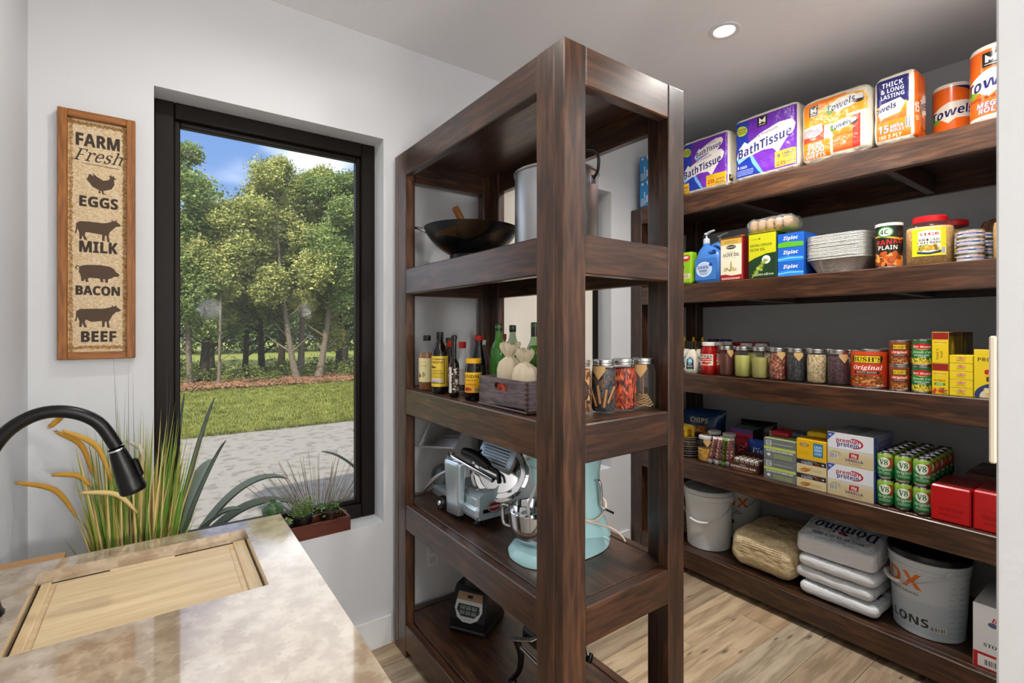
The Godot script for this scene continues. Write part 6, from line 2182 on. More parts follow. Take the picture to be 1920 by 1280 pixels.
func build_second_goods() -> void:
	var Y := 1.7883
	single("spice_tin", lathe_mesh(prof([0.0, 0.0, 0.036, 0.0, 0.037, 0.003, 0.037, 0.06, 0.0365, 0.062, 0.0365, 0.12, 0.034, 0.122, 0.0, 0.121]), 28), plain("b8301f", 0.4), "red tin at the wall end of the second shelf, glimpsed between the posts", "tin", Vector3(2.775, Y, -2.2))
	# sponge packet
	var c := cv(128, 256, "8fc21f")
	c.e(84, 50, 34, 26, C("c22a24")).e(84, 44, 22, 10, C("e8d8d0")).e(40, 120, 30, 34, C("1f3a14")).e(40, 120, 22, 26, C("8fc21f")).r(10, 170, 108, 40, C("e8dcb0")).lines(16, 178, 90, 3, 10, 5, C("8a3020"))
	single("sponge_packet", soft(Vector3(0.07, 0.205, 0.115), 0.015, 0.002, 18.0, 4, {"front": printed(c.tex(), 0.3), "body": plain("86b81e", 0.35)}, 10), null, "lime green sponge packet beside the blue soap jugs", "packet", Vector3(2.71, Y, -1.885))
	# dish soap jugs
	c = cv(256, 256, "3a78c8")
	c.e(110, 130, 96, 90, C("dfe6ee")).e(110, 130, 84, 78, C("b8d0ea")).t("DAWN", 96, 126, 52, C("1c3f96"), "b", 0.5, 0.0, 0, 0.85).r(50, 138, 96, 22, C("1f2c5c")).t("professional", 98, 154, 16, Color.WHITE).lines(60, 172, 90, 3, 9, 4, C("3a5aa0")).e(190, 80, 20, 20, C("1f3f96"))
	var soap := printed(c.tex(), 0.15)
	var blue := mat("soap_blue", C("3f7ed0"), 0.12)
	blue.clearcoat_enabled = true
	var jug: Node3D
	for i in 3:
		var at := Vector3(2.735 + 0.135 * i, Y, -1.728 + 0.006 * i)
		var lab: String = ["blue dish soap jug with pump at the shelf edge", "blue dish soap jug standing just behind the front one", "blue dish soap jug deepest on the shelf, only its pump showing"][i]
		if i == 0:
			jug = thing("soap_jug", lab, "soap bottle", at, 0.0, "dish soap jugs")
			part(jug, "jug_body", loft_mesh([[0.0, 0.05, 0.083], [0.006, 0.055, 0.088], [0.12, 0.056, 0.088], [0.145, 0.055, 0.087], [0.17, 0.052, 0.082], [0.2, 0.042, 0.066, -0.008], [0.222, 0.028, 0.042, -0.02], [0.232, 0.02, 0.022, -0.03], [0.25, 0.017, 0.017, -0.034]], 0.55), blue)
			var lb := MB.new()
			lb.quad(Vector3(-0.0572, 0.02, -0.075), Vector3(-0.0572, 0.02, 0.065), Vector3(-0.0567, 0.15, 0.065), Vector3(-0.0567, 0.15, -0.075), Vector3.LEFT)
			part(jug, "label", lb.mesh(), soap)
			part(jug, "handle", tube_mesh(smooth_path([Vector3(-0.012, 0.215, 0.005), Vector3(-0.012, 0.232, 0.04), Vector3(-0.012, 0.205, 0.078), Vector3(-0.012, 0.16, 0.086)], 5), 0.011, 10), blue)
			var gapm := part(jug, "grip_hollow_shade", lathe_mesh(prof([0.0, 0.0, 0.012, 0.0, 0.013, 0.003]), 18), plain("173c7a", 0.3), Vector3(-0.047, 0.185, 0.035), Vector3(0, 0, PI / 2 - 0.5))  # darker blue disc stands for the shade inside the handle hole
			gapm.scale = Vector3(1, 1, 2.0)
			var pm := part(jug, "pump", lathe_mesh(prof([0.019, 0.245, 0.02, 0.25, 0.02, 0.272, 0.012, 0.28, 0.006, 0.282, 0.006, 0.30, 0.014, 0.302, 0.014, 0.312, 0.0, 0.314]), 20), plain("cfd6da", 0.35), Vector3(0, 0, -0.034))
			part(pm, "spout", tube_mesh([Vector3(0, 0.307, 0), Vector3(-0.01, 0.314, 0.03), Vector3(-0.016, 0.318, 0.062)], [0.008, 0.007, 0.005], 10), plain("cfd6da", 0.35))
		else:
			dup(jug, lab, at)
	# olive oil tins
	c = cv(256, 460, "e4dcc4")
	c.r(0, 0, 256, 66, C("c8a24a")).lines(40, 24, 170, 2, 16, 6, C("8a6a20")).e(128, 94, 62, 24, C("20242c")).t("MEMBER'S", 128, 102, 22, C("cfc8b0")).lines(70, 146, 110, 2, 12, 5, C("8a7a60")).t("OLIVE OIL", 128, 198, 46, C("2c2a26"), "b", 0.5, 0, 0, 0.92).r(60, 214, 130, 2, C("8a7a60"))
	c.p([112, 330, 118, 280, 122, 250, 134, 250, 138, 280, 144, 330], C("b8a468")).specks(50, 320, 150, 40, [C("a89a58"), C("c2b070"), C("8a8048")], 24, 8).p([0, 400, 60, 396, 130, 414, 256, 404, 256, 460, 0, 460], C("9a1f1c")).lines(10, 434, 230, 2, 12, 7, C("e8d8d0"))
	var t1 := thing("olive_oil_tin", "cream olive oil tin with gold top and red base", "tin", Vector3(2.71, Y, -1.559), 0.0, "olive oil tins")
	part(t1, "tin_body", carton(Vector3(0.10, 0.245, 0.136), {"front": printed(c.tex(), 0.3), "right": plain("8a1c1a", 0.3), "top": plain("c29a3c", 0.3, 0.6), "body": plain("8a1c1a", 0.3)}, 0.005))
	part(t1, "rim", box_mesh(Vector3(0, 0.246, 0), Vector3(0.102, 0.004, 0.138), 0.0015), plain("c8a24a", 0.3, 0.8))
	part(t1, "cap", lathe_mesh(prof([0.014, 0.246, 0.014, 0.262, 0.0, 0.263]), 18), plain("b02a20", 0.4), Vector3(0, 0, 0.04))
	c = cv(256, 420, "1f3a22")
	c.p([0, 0, 256, 0, 256, 190, 170, 196, 60, 230, 0, 260], C("c2c01c")).lines(20, 48, 80, 1, 8, 5, C("6a6a1a")).e(104, 48, 8, 8, C("4a5a1a")).t("EXTRA VIRGIN", 116, 122, 32, C("3a4a1a"), "b", 0.5, 0, 0, 0.95).t("OLIVE OIL", 84, 164, 34, C("3a4a1a"), "b", 0.5, 0, 0, 0.9).e(166, 254, 40, 40, C("e0e4d8")).lines(142, 240, 50, 3, 10, 5, C("8a9a80"))
	for i in 12:
		c.e(40 + i * 11, 410 - i * 14, 26, 6, C("9aa83a"), -0.9 + (i % 2) * 1.3).e(60 + i * 9, 380 - i * 11, 22, 5, C("6a8a2c"), 0.6)
	c.e(90, 330, 18, 16, C("a8b84a")).e(120, 346, 16, 15, C("8fa33a")).t("tinto olives", 150, 402, 30, C("d8dcc8"), "sb")
	var t2 := thing("olive_oil_tin", "lime and dark green extra virgin olive oil tin", "tin", Vector3(2.715, Y, -1.38), 0.0, "olive oil tins")
	part(t2, "tin_body", carton(Vector3(0.11, 0.248, 0.158), {"front": printed(c.tex(), 0.3), "right": plain("1c3420", 0.3), "top": plain("b8b51c", 0.3), "body": plain("1c3420", 0.3)}, 0.005))
	part(t2, "rim", box_mesh(Vector3(0, 0.249, 0), Vector3(0.112, 0.004, 0.16), 0.0015), plain("c0bd2a", 0.3, 0.5))
	# clear bag of tan rolls on the green tin
	var bg := thing("roll_bag", "clear plastic bag of tan rolls lying on the green olive oil tin", "bag", Vector3(2.735, Y + 0.2515, -1.352))
	part(bg, "plastic_bag", soft(Vector3(0.15, 0.082, 0.255), 0.04, 0.008, 22.0, 5, {"body": glass("bag_plastic", Color(1, 1, 1), 0.13)}, 14))
	for i in 5:
		part(bg, "bread_roll", soft(Vector3(0.115, 0.066, 0.04), 0.02, 0.002, 20.0, i, {"body": plain("b08a58", 0.8)}, 8), null, Vector3(0, 0.007, -0.09 + i * 0.045))
	# freezer bag cartons
	c = cv(256, 146, "1f5fc0")
	c.p([0, 96, 90, 84, 256, 100, 256, 146, 0, 146], C("2a86d8")).p([0, 118, 120, 104, 256, 112, 256, 120, 120, 114, 0, 128], C("8fd0f0")).to("Ziploc", 128, 66, 52, Color.WHITE, C("173a86"), 2.0, "b", 0.5, 0.15)
	var zb := printed(c.tex(), 0.3)
	c.p([0, 96, 90, 84, 256, 100, 256, 146, 0, 146], C("5aa82a"))
	var zg := printed(c.tex(), 0.3)
	var zl := ["bottom blue zipper bag carton of the stack of three", "middle blue zipper bag carton of the stack of three", "top zipper bag carton of the stack of three, with a green band"]
	for i in 3:
		box_thing("bag_carton", zl[i], "box", Vector3(2.66, Y + i * 0.0742, -1.297), Vector3(2.82, Y + 0.0735 + i * 0.0742, -1.167), {"front": zg if i == 2 else zb, "right": plain("1c58b4", 0.35), "top": plain("3f8f2a" if i == 2 else "1f5fc0", 0.35), "body": plain("1c58b4", 0.35)}, 0.0, "zipper bag cartons")
	box_thing("bag_carton", "zipper bag carton standing behind the stack of three, blue with its top just showing", "box", Vector3(2.83, Y, -1.30), Vector3(2.95, Y + 0.215, -1.185), {"front": zb, "body": plain("1f4fa8", 0.35)})
	# stack of foil pans
	var tp := thing("foil_pan_stack", "tall nested stack of aluminium foil pans between cartons and crumbs", "foil pans", Vector3(2.80, Y, -1.033))
	var foil := mat("foil", C("dedcd6"), 0.42, 0.75)
	foil.normal_enabled = true
	foil.normal_texture = noise_tex(0.09, 5, 256, 3, true, 6.0)
	foil.normal_scale = 0.5
	var pan := MB.new()
	var n := 72
	for j in 3:
		var L = [[0.002, 0.098, 0.092], [0.064, 0.125, 0.128], [0.066, 0.14, 0.1375]][j]
		for i in n + 1:
			var a := TAU * i / n
			var p := Vector2(signf(cos(a)) * pow(absf(cos(a)), 0.35), signf(sin(a)) * pow(absf(sin(a)), 0.35))
			var f := 1.0 + (0.036 * (1.0 if i % 2 else -1.0) if j < 2 else 0.0)
			pan.put(Vector3(p.x * L[1] * f, L[0], p.y * L[2] * f), Vector3(p.x, 0.1, p.y), Vector2(float(i) / n * 5.0, L[0] * 10.0))
	for j in 2:
		for i in n:
			var q := j * (n + 1) + i
			pan.face(q, q + 1, q + n + 1)
			pan.face(q + 1, q + n + 2, q + n + 1)
	var pst := SurfaceTool.new()
	pst.create_from(pan.mesh(), 0)
	pst.generate_normals()
	part(tp, "pan", pst.commit(), foil)
	var rim := loft_mesh([[0.0, 0.137, 0.1335], [0.0012, 0.141, 0.1375], [0.0042, 0.141, 0.1375], [0.0054, 0.137, 0.1335]], 0.35, 40)
	for i in 20:
		part(tp, "rolled_rim", rim, foil, Vector3(0.0012 * sin(i * 2.3), 0.066 + i * 0.0061, 0.001 * cos(i * 1.7)))
	# panko can
	c = cv(512, 330, "17130f")
	c.p([0, 90, 200, 84, 330, 110, 512, 80, 512, 92, 330, 124, 200, 96, 0, 102], C("d8b02a")).e(236, 60, 52, 42, C("3a8a3a")).e(236, 60, 42, 32, C("e8e4d4")).t("4C", 230, 78, 50, C("1c5a2c")).t("PANKO", 264, 156, 54, C("c22218"), "b", 0.5, 0.1, -0.1).t("PLAIN", 250, 196, 44, C("ece4d0"))
	c.specks(150, 220, 230, 90, [C("d8742a"), C("b8521a"), C("eca04a"), C("8a3a10")], 46, 20, 3, 1.4)
	var pk := thing("crumb_can", "black cardboard can of panko crumbs with orange food picture", "can", Vector3(2.718, Y, -0.824), 0.25)
	part(pk, "can_body", lathe_mesh([Vector2(0.051, 0.004), Vector2(0.051, 0.198)], 36), printed(c.tex(), 0.35))
	part(pk, "metal_base", lathe_mesh(prof([0.0, 0.001, 0.05, 0.0, 0.0522, 0.001, 0.0522, 0.006, 0.051, 0.007]), 36), mats["tin"])
	part(pk, "lid", lathe_mesh(prof([0.052, 0.19, 0.0525, 0.192, 0.0525, 0.203, 0.05, 0.204, 0.048, 0.201, 0.0, 0.201]), 36), plain("e4e2dc", 0.4))
	# bread crumb jugs
	var crumb := grain_mat("crumbs", "c49a5c", ["d8b478", "a87c40", "e2c490", "b88a4c"], 900, 2.4, 0.2, 1.2)
	c = cv(256, 300, "dcd01e")
	c.r(60, 40, 140, 220, C("eae6d4")).p([60, 40, 200, 40, 196, 28, 130, 14, 66, 28], C("eae6d4")).t("VIGO", 130, 76, 44, C("b01f1c"), "sb").e(166, 60, 8, 8, C("b01f1c")).t("BREAD", 128, 136, 36, C("2c2a20"), "sb").t("CRUMBS", 128, 168, 34, C("2c2a20"), "sb").specks(64, 182, 130, 60, [C("c8941e"), C("8a9a3a"), C("d8b03a"), C("7a5a1c")], 60, 9).p([50, 246, 128, 262, 210, 240, 206, 270, 128, 286, 54, 272], C("26304a")).bars(212, 210, 34, 70)
	var vl := printed(c.tex(), 0.35)
	var jg: Node3D
	for i in 2:
		var at := Vector3(2.76 + i * 0.19, Y, -0.688 + i * 0.03)
		var lab: String = ["large clear jug of bread crumbs with red lid and yellow label", "second bread crumb jug standing behind the red lidded one"][i]
		if i == 0:
			jg = thing("bread_crumb_jug", lab, "jar", at, 0.2, "bread crumb jugs")
			var rows := [[0.0, 0.076, 0.076], [0.005, 0.082, 0.082], [0.15, 0.084, 0.084], [0.17, 0.081, 0.081], [0.185, 0.07, 0.07], [0.192, 0.058, 0.058]]
			part(jg, "jug_shell", loft_mesh(rows, 0.75), mats["clear_glass"])
			part(jg, "crumbs", loft_mesh([[0.003, 0.073, 0.073], [0.007, 0.08, 0.08], [0.15, 0.082, 0.082], [0.166, 0.079, 0.079]], 0.75), crumb)
			part(jg, "lid", lathe_mesh(prof([0.06, 0.190, 0.061, 0.193, 0.061, 0.212, 0.057, 0.216, 0.0, 0.216]), 36), plain("c8141c", 0.35))
			part(jg, "label", _front_band(0.0856, 0.75, 0.038, 0.155, 0.405, 0.60), vl)
		else:
			dup(jg, lab, at, 0.2)
	# tuna stacks
	c = cv(512, 96, "1f4a8a")
	c.r(0, 0, 512, 34, C("d8d4cc")).r(0, 62, 512, 34, C("cfcac4"))
	for i in 4:
		c.t("SALMON", 64 + i * 128, 30, 26, C("b83a2a")).t("albacore", 64 + i * 128, 60, 20, C("d8e0ee")).lines(20 + i * 128, 70, 90, 2, 10, 5, C("7a3a4a"))
	var tm := printed(c.tex(), 0.3)
	tm.texture_repeat = true
	var src: Node3D
	var places := ["bottom", "second from the bottom", "third from the bottom", "top"]
	for row in 2:
		for i in 4:
			var lab := "flat blue and white fish can, %s of the %s stack" % [places[i], "front" if row == 0 else "rear"]
			var at := Vector3(2.735 + row * 0.096, Y + i * 0.0332, -0.548 + row * 0.012)
			if src == null:
				src = thing("fish_can", lab, "can", at, 0.0, "stacked fish cans")
				part(src, "can_body", lathe_mesh(prof([0.0, 0.002, 0.041, 0.002, 0.042, 0.0, 0.0445, 0.001, 0.0445, 0.004, 0.0435, 0.005, 0.0435, 0.027, 0.0445, 0.028, 0.0445, 0.032, 0.042, 0.033, 0.041, 0.030, 0.0, 0.030]), 36), mats["tin"])
				part(src, "label", lathe_mesh([Vector2(0.0439, 0.0052), Vector2(0.0439, 0.0268)], 36), tm)
			else:
				dup(src, lab, at, 0.3 * i)
	single("crumb_bag", soft(Vector3(0.12, 0.20, 0.11), 0.04, 0.012, 16.0, 8, {"body": plain("6a4632", 0.5)}, 12), null, "brown paper bag behind the fish can stacks", "bag", Vector3(2.99, Y + 0.008, -0.505))
	mason_jar("oat_jar", "jar of tan grain at the doorway end of the second shelf", Vector3(2.75, Y, -0.438), 0.0, crumb, 0.19, 0.046, 0.8, "")


# a band of label wrapped on the front of a rounded-square body
func _front_band(r: float, e: float, y0: float, y1: float, u0: float, u1: float) -> ArrayMesh:
	var k := MB.new()
	var n := 24
	for i in n + 1:
		var s := float(i) / n
		var a := TAU * (lerpf(u0, u1, s) - 0.5)
		var p := Vector2(-signf(cos(a)) * pow(absf(cos(a)), e), signf(sin(a)) * pow(absf(sin(a)), e)) * r
		k.put(Vector3(p.x, y0, p.y), Vector3(-cos(a), 0, sin(a)), Vector2(s, 1))
		k.put(Vector3(p.x, y1, p.y), Vector3(-cos(a), 0, sin(a)), Vector2(s, 0))
	for i in n:
		k.face(2 * i, 2 * i + 1, 2 * i + 2)
		k.face(2 * i + 1, 2 * i + 3, 2 * i + 2)
	return k.mesh()


func tin_can(called: String, label: String, at: Vector3, turn: float, r: float, h: float, m: Material, group: String) -> Node3D:
	var o := thing(called, label, "can", at, turn, group)
	var p := [Vector2(0, 0.003), Vector2(r * 0.93, 0.003), Vector2(r * 0.95, 0.0), Vector2(r * 1.015, 0.001), Vector2(r * 1.015, 0.005), Vector2(r * 0.985, 0.006)]
	for i in 9:
		p.append(Vector2(r * (0.985 if i % 2 else 0.992), lerpf(0.01, h - 0.01, i / 8.0)))
	p.append_array([Vector2(r * 0.985, h - 0.006), Vector2(r * 1.015, h - 0.005), Vector2(r * 1.015, h - 0.001), Vector2(r * 0.95, h), Vector2(r * 0.93, h - 0.004), Vector2(0, h - 0.004)])
	part(o, "can_body", lathe_mesh(p, 40), mats["tin"])
	part(o, "label", lathe_mesh([Vector2(r, 0.007), Vector2(r, h - 0.007)], 40), m)
	return o


func bean_label(big: bool) -> StandardMaterial3D:
	var c := cv(640, 260, "8a3416" if not big else "c8401a")
	c.grad(0, 0, 640, 260, C("d84a1c") if big else C("93401f"), C("b8341a") if big else C("5a2412"))
	for k in ([320] if big else [160, 480]):
		var x: float = k
		var s := 1.0 if big else 0.9
		c.p([x - 82 * s, 30, x + 82 * s, 30, x + 92 * s, 46, x + 82 * s, 88, x - 82 * s, 88, x - 92 * s, 46], C("1f1a10")).r(x - 76 * s, 34, 152 * s, 50, C("e8c81e")).t("BUSH'S", x, 76, 46 * s, C("1c1810"), "sb")
		c.p([x - 110 * s, 106, x + 110 * s, 100, x + 110 * s, 140, x - 110 * s, 142], C("c83a1c")).t("Original", x, 134, 40 * s, Color.WHITE, "sb", 0.5, 0.3).r(x - 70 * s, 146, 140 * s, 20, C("1a1612")).t("BAKED BEANS", x, 161, 17, C("d8d0c0"))
		c.p([x - 100 * s, 250, x - 96 * s, 200, x, 168, x + 96 * s, 200, x + 100 * s, 250], C("8a4a1c")).specks(x - 92 * s, 180, 184 * s, 72, [C("b8682c"), C("8a4a1c"), C("d08a48"), C("6a3210")], 90, 8, 4, 1.5).t("28 OZ", x + 78 * s, 254, 16, Color.WHITE)
	return printed(c.tex(), 0.35)


func build_third_goods() -> void:
	var Y := 1.2373
	# ketchup at the wall end
	bottle("ketchup_bottle", "dark red ketchup bottle with white cap at the wall end of the third shelf", "bottle", Vector3(2.77, Y, -2.195), 0.3, {"body_name": "bottle_body", "body": [[0.0, 0.0, 0.03, 0.0, 0.032, 0.006, 0.03, 0.09, 0.032, 0.13, 0.022, 0.165, 0.014, 0.18, 0.014, 0.2], plain("5a120e", 0.15)], "cap": [cap_prof(0.018, 0.196, 0.026), plain("e4e0d8", 0.4)], "wraps": [[0.05, 0.11, 0.0335, 0.2, 0.8, plain("d8d4c8", 0.5)]]})
	# mustard
	var src: Node3D
	for i in 3:
		var at := Vector3(2.84 + 0.0 * i, Y, -1.99 + 0.066 * i)
		var lab: String = ["yellow mustard bottle behind the dressings, nearest the window wall", "yellow mustard bottle behind the dressings, middle of the three", "yellow mustard bottle behind the dressings, nearest the sauce jars"][i]
		if i == 0:
			src = bottle("mustard_bottle", lab, "bottle", at, 0.0, {"body_name": "bottle_body", "body": [[0.0, 0.0, 0.027, 0.0, 0.029, 0.006, 0.028, 0.13, 0.02, 0.165, 0.016, 0.175], plain("e0ac10", 0.3)], "cap": [[0.019, 0.172, 0.019, 0.19, 0.008, 0.2, 0.005, 0.222, 0.0, 0.223], plain("d8a818", 0.4)]}, "mustard bottles")
		else:
			dup(src, lab, at)
	# dressing bottles
	var c := cv(256, 256, "24445a")
	c.r(0, 0, 256, 256, C("e6e2d6")).p([30, 60, 128, 10, 226, 60, 226, 240, 30, 240], C("1f3348")).e(128, 82, 70, 50, C("7ac4dc")).p([90, 100, 128, 40, 150, 70, 176, 60, 190, 110], C("d8ecf2")).t("hidden", 128, 152, 28, Color.WHITE, "sb").r(44, 160, 168, 44, C("16202c")).t("RANCH", 128, 194, 38, Color.WHITE).r(60, 214, 136, 18, C("4a8a3a"))
	var rl := printed(c.tex(), 0.35)
	src = null
	for i in 3:
		var at := Vector3(2.705 + (0.072 if i > 0 else 0.0), Y, [-1.845, -1.835, -1.925][i])
		var lab: String = ["white ranch dressing bottle with black cap at the shelf edge", "dressing bottle with black cap behind, nearer the red sauce jars", "dressing bottle with black cap behind, nearer the island post"][i]
		if src == null:
			src = thing("dressing_bottle", lab, "bottle", at, 0.25, "dressing bottles")
			part(src, "bottle_body", loft_mesh([[0.0, 0.026, 0.038], [0.004, 0.029, 0.042], [0.06, 0.029, 0.041], [0.11, 0.026, 0.034], [0.14, 0.019, 0.021], [0.152, 0.016, 0.016], [0.165, 0.016, 0.016]], 0.8, 32), plain("e6dfcc", 0.25))
			part(src, "cap", lathe_mesh(prof([0.0185, 0.148, 0.0185, 0.178, 0.0175, 0.196, 0.0, 0.197]), 22), mats["black_plastic"])
			var lb := MB.new()
			lb.quad(Vector3(-0.0305, 0.018, -0.032), Vector3(-0.0305, 0.018, 0.032), Vector3(-0.0285, 0.105, 0.026), Vector3(-0.0285, 0.105, -0.026), Vector3.LEFT)
			part(src, "label", lb.mesh(), rl)
		else:
			dup(src, lab, at, 0.2)
	# pasta sauce
	c = cv(512, 256, "b81f18")
	c.r(150, 20, 220, 216, C("e8e0d2")).t("Prego", 256, 78, 70, C("1c4a2c"), "sb").t("Prego", 254, 76, 70, C("26221c"), "sb").r(160, 92, 190, 60, C("c8261c")).t("Traditional", 256, 130, 32, Color.WHITE, "sb").e(236, 190, 40, 30, C("c22a1c")).e(276, 198, 34, 26, C("d83a22")).e(320, 186, 26, 12, C("3f8a2c"), 0.6)
	var pg := printed(c.tex(), 0.3)
	src = null
	for i in 3:
		var at := Vector3(2.712 + 0.105 * i, Y, -1.736 - 0.004 * i)
		var lab: String = ["red pasta sauce jar with white lid at the shelf edge", "pasta sauce jar directly behind the front one", "pasta sauce jar deepest of the three"][i]
		if src == null:
			src = bottle("sauce_jar", lab, "jar", at, 0.2, {"body": [[0.0, 0.0, 0.043, 0.0, 0.047, 0.005, 0.047, 0.05, 0.044, 0.06, 0.044, 0.115, 0.047, 0.13, 0.042, 0.155, 0.034, 0.168, 0.034, 0.18], plain("8f130f", 0.12)], "cap": [cap_prof(0.037, 0.172, 0.022), plain("e4dfd4", 0.4)], "wraps": [[0.05, 0.128, 0.0466, 0.15, 0.85, pg]]}, "pasta sauce jars")
		else:
			dup(src, lab, at, 0.2)
	for i in 2:
		bottle("jelly_jar", ["jelly jar with a dark blue lid behind the pasta sauce, nearer the window wall", "jelly jar with a dark blue lid behind the pasta sauce, nearer the red lidded tub"][i], "jar", Vector3(3.03, Y, -1.90 + 0.09 * i), 0.0, {"body": [[0.0, 0.0, 0.035, 0.0, 0.038, 0.005, 0.038, 0.16, 0.032, 0.18], plain("2a1030", 0.15)], "cap": [cap_prof(0.036, 0.18, 0.026), plain("20225a", 0.4)]}, "jelly jars")
	bottle("peanut_butter_tub", "wide tub with a flat red lid in the depth behind the pasta sauce", "tub", Vector3(3.06, Y, -1.66), 0.0, {"body_name": "tub_body", "body": [[0.0, 0.0, 0.095, 0.0, 0.1, 0.01, 0.1, 0.165, 0.098, 0.17], plain("6a1a16", 0.3)], "cap": [[0.1, 0.168, 0.106, 0.17, 0.106, 0.186, 0.103, 0.19, 0.0, 0.19], plain("b01620", 0.35)]})
	for i in 2:
		bottle("condiment_jar", ["jar with white lid between the pasta sauce and the red lidded tub", "jar with white lid behind the brown jar"][i], "jar", Vector3(2.90, Y, -1.60 + 0.09 * i), 0.0, {"body": [[0.0, 0.0, 0.034, 0.0, 0.037, 0.005, 0.037, 0.15, 0.03, 0.168], plain("5a1c14", 0.15)], "cap": [cap_prof(0.033, 0.166, 0.022), plain("e0dcd2", 0.4)]}, "white lidded condiment jars")
	# seven mason jars at the shelf edge, a second row of lids behind
	var sauce := plain("54200f", 0.25)
	var green := mat("green_juice", C("9a9a4c"), 0.15)
	var green2 := mat("pale_green_juice", C("a5a05a"), 0.15)
	var red := grain_mat("red_beans", "6a2418", ["8a3a26", "a8583c", "4a1810", "c8886a"], 420, 7, 0.35)
	var blackb := grain_mat("black_beans", "141416", ["26262c", "0a0a0c", "3c3e46"], 380, 7, 0.35)
	var oats := grain_mat("oats", "b09a70", ["cdb98e", "d8c8a4", "8f7a52", "c0a878"], 520, 6, 0.35)
	var plum := grain_mat("dark_beans", "2c1418", ["42202a", "1c0c10", "5a2c34"], 400, 7, 0.35)
	var jl := [[-1.619, sauce, "jar of brown sauce with a paper tag beside the red pasta sauce", 0.74, 0.0425], [-1.519, green, "jar of yellow-green liquid next to the brown sauce jar", 0.72, 0.044], [-1.419, green2, "jar of pale green liquid next to the red beans", 0.68, 0.0435], [-1.321, red, "jar of mottled red beans with a paper tag", 0.82, 0.0435], [-1.226, blackb, "jar of black beans with a paper tag", 0.82, 0.0445], [-1.128, oats, "jar of rolled oats, pale tan flakes", 0.84, 0.045], [-1.031, plum, "jar of dark purple beans with a paper tag beside the large bean can", 0.82, 0.0455]]
	for i in jl.size():
		var j = jl[i]
		var o := mason_jar("mason_jar", j[2], Vector3(2.714, Y, j[0]), 0.25, j[1], 0.173, j[4], j[3], "mason jars on the wall shelf")
		if i in [0, 3, 4, 6]:
			jar_tag(o, j[4], 0.173, [0.9, 0, 0, 0.6, 0.4, 0, 0.7][i])
	for i in 7:
		mason_jar("mason_jar", "second row mason jar, behind the %s" % ["brown sauce jar", "yellow-green jar", "pale green jar", "red bean jar", "black bean jar", "oat jar", "purple bean jar"][i], Vector3(2.812, Y, -1.60 + 0.0975 * i), 0.0, [sauce, green, oats, red, plum, blackb, oats][i], 0.173, 0.043, 0.8, "mason jars on the wall shelf")
	# cans
	tin_can("bean_can", "very large orange can of baked beans, widest can on the third shelf", Vector3(2.745, Y, -0.908), 0.12, 0.0755, 0.178, bean_label(true), "bean cans")
	tin_can("bean_can", "large orange bean can standing behind the widest one", Vector3(2.90, Y, -0.90), 0.0, 0.0755, 0.178, (get_node("bean_can/label") as MeshInstance3D).material_override, "bean cans")
	var small := bean_label(false)
	src = null
	for i in 2:
		for row in 2:
			var lab := "small brown baked bean can, %s of the %s pair" % [["lower", "upper"][i], ["front", "rear"][row]]
			var at := Vector3(2.709 + row * 0.08, Y + i * 0.1125, -0.782 + row * 0.006)
			if src == null:
				src = tin_can("bean_can", lab, at, -1.3, 0.0375, 0.112, small, "bean cans")
			else:
				dup(src, lab, at, -1.3)
	c = cv(512, 256, "1f6a34")
	c.grad(0, 0, 512, 150, C("1c6430"), C("2c8a44"))
	for x: int in [128, 384]:
		c.p([x - 88, 40, x, 24, x + 88, 40, x + 70, 84, x, 100, x - 70, 84], C("c21c1c")).p([x - 70, 84, x, 100, x + 70, 84, x, 92], C("e8d24a")).t("Del Monte", x, 74, 30, Color.WHITE, "sb", 0.5, 0.1).t("Fresh Cut", x, 134, 32, C("e8e4c0"), "sb", 0.5, 0.2).t("GOLDEN SWEET", x, 164, 18, Color.WHITE).t("CORN", x, 186, 24, C("f0e8b0")).specks(x - 100, 192, 200, 60, [C("e8c42a"), C("f2d84a"), C("d0a41c")], 110, 8, 3, 1.1)
	var corn := printed(c.tex(), 0.35)
	src = null
	for i in 2:
		for row in 2:
			var lab := "green sweet corn can, %s of the %s pair" % [["lower", "upper"][i], ["front", "rear"][row]]
			var at := Vector3(2.709 + row * 0.08, Y + i * 0.1155, -0.7005 + row * 0.004)
			if src == null:
				src = tin_can("corn_can", lab, at, -1.35, 0.0365, 0.115, corn, "corn cans")
			else:
				dup(src, lab, at, -1.35)
	# taco and pasta cartons
	c = cv(128, 300, "e4c414")
	c.r(0, 0, 128, 70, C("8a1a14"))
	for i in 9:
		c.p([i * 16 - 8, 70, i * 16 + 8, 0, i * 16 + 12, 0, i * 16 - 4, 70], C("a8281c"))
	var top := cv(128, 300, "e4c414")
	top.im.blit_rect(c.im, Rect2i(0, 0, 128, 300), Vector2i.ZERO)
	top.e(64, 100, 44, 18, C("e8d24a")).t("Old El Paso", 64, 106, 18, C("b01c14"), "sb").t("Stand 'n", 50, 270, 26, C("6a4a10"), "sb", 0.0, 0, -PI / 2).t("Stuff", 84, 250, 26, C("6a4a10"), "sb", 0.0, 0, -PI / 2)
	c.e(64, 100, 44, 18, C("e8d24a")).t("Old El Paso", 64, 106, 18, C("b01c14"), "sb").t("10 TACO", 58, 176, 24, C("3a3010")).r(16, 190, 90, 24, C("3a8a2c")).t("shells", 60, 208, 20, Color.WHITE).specks(10, 240, 108, 50, [C("c8301c"), C("4a8a2c"), C("d89a2a")], 26, 11)
	var sd := cv(256, 256, "7a6212")
	sd.r(0, 0, 256, 30, C("5a1a14")).p([40, 200, 40, 100, 80, 60, 120, 100, 120, 200], C("a08a1c")).p([64, 100, 80, 72, 96, 100, 92, 150, 68, 150], C("c8b02a")).e(100, 210, 20, 20, C("3a6a2c")).r(190, 0, 10, 256, C("c8a81a"))
	var sdm := printed(sd.tex())
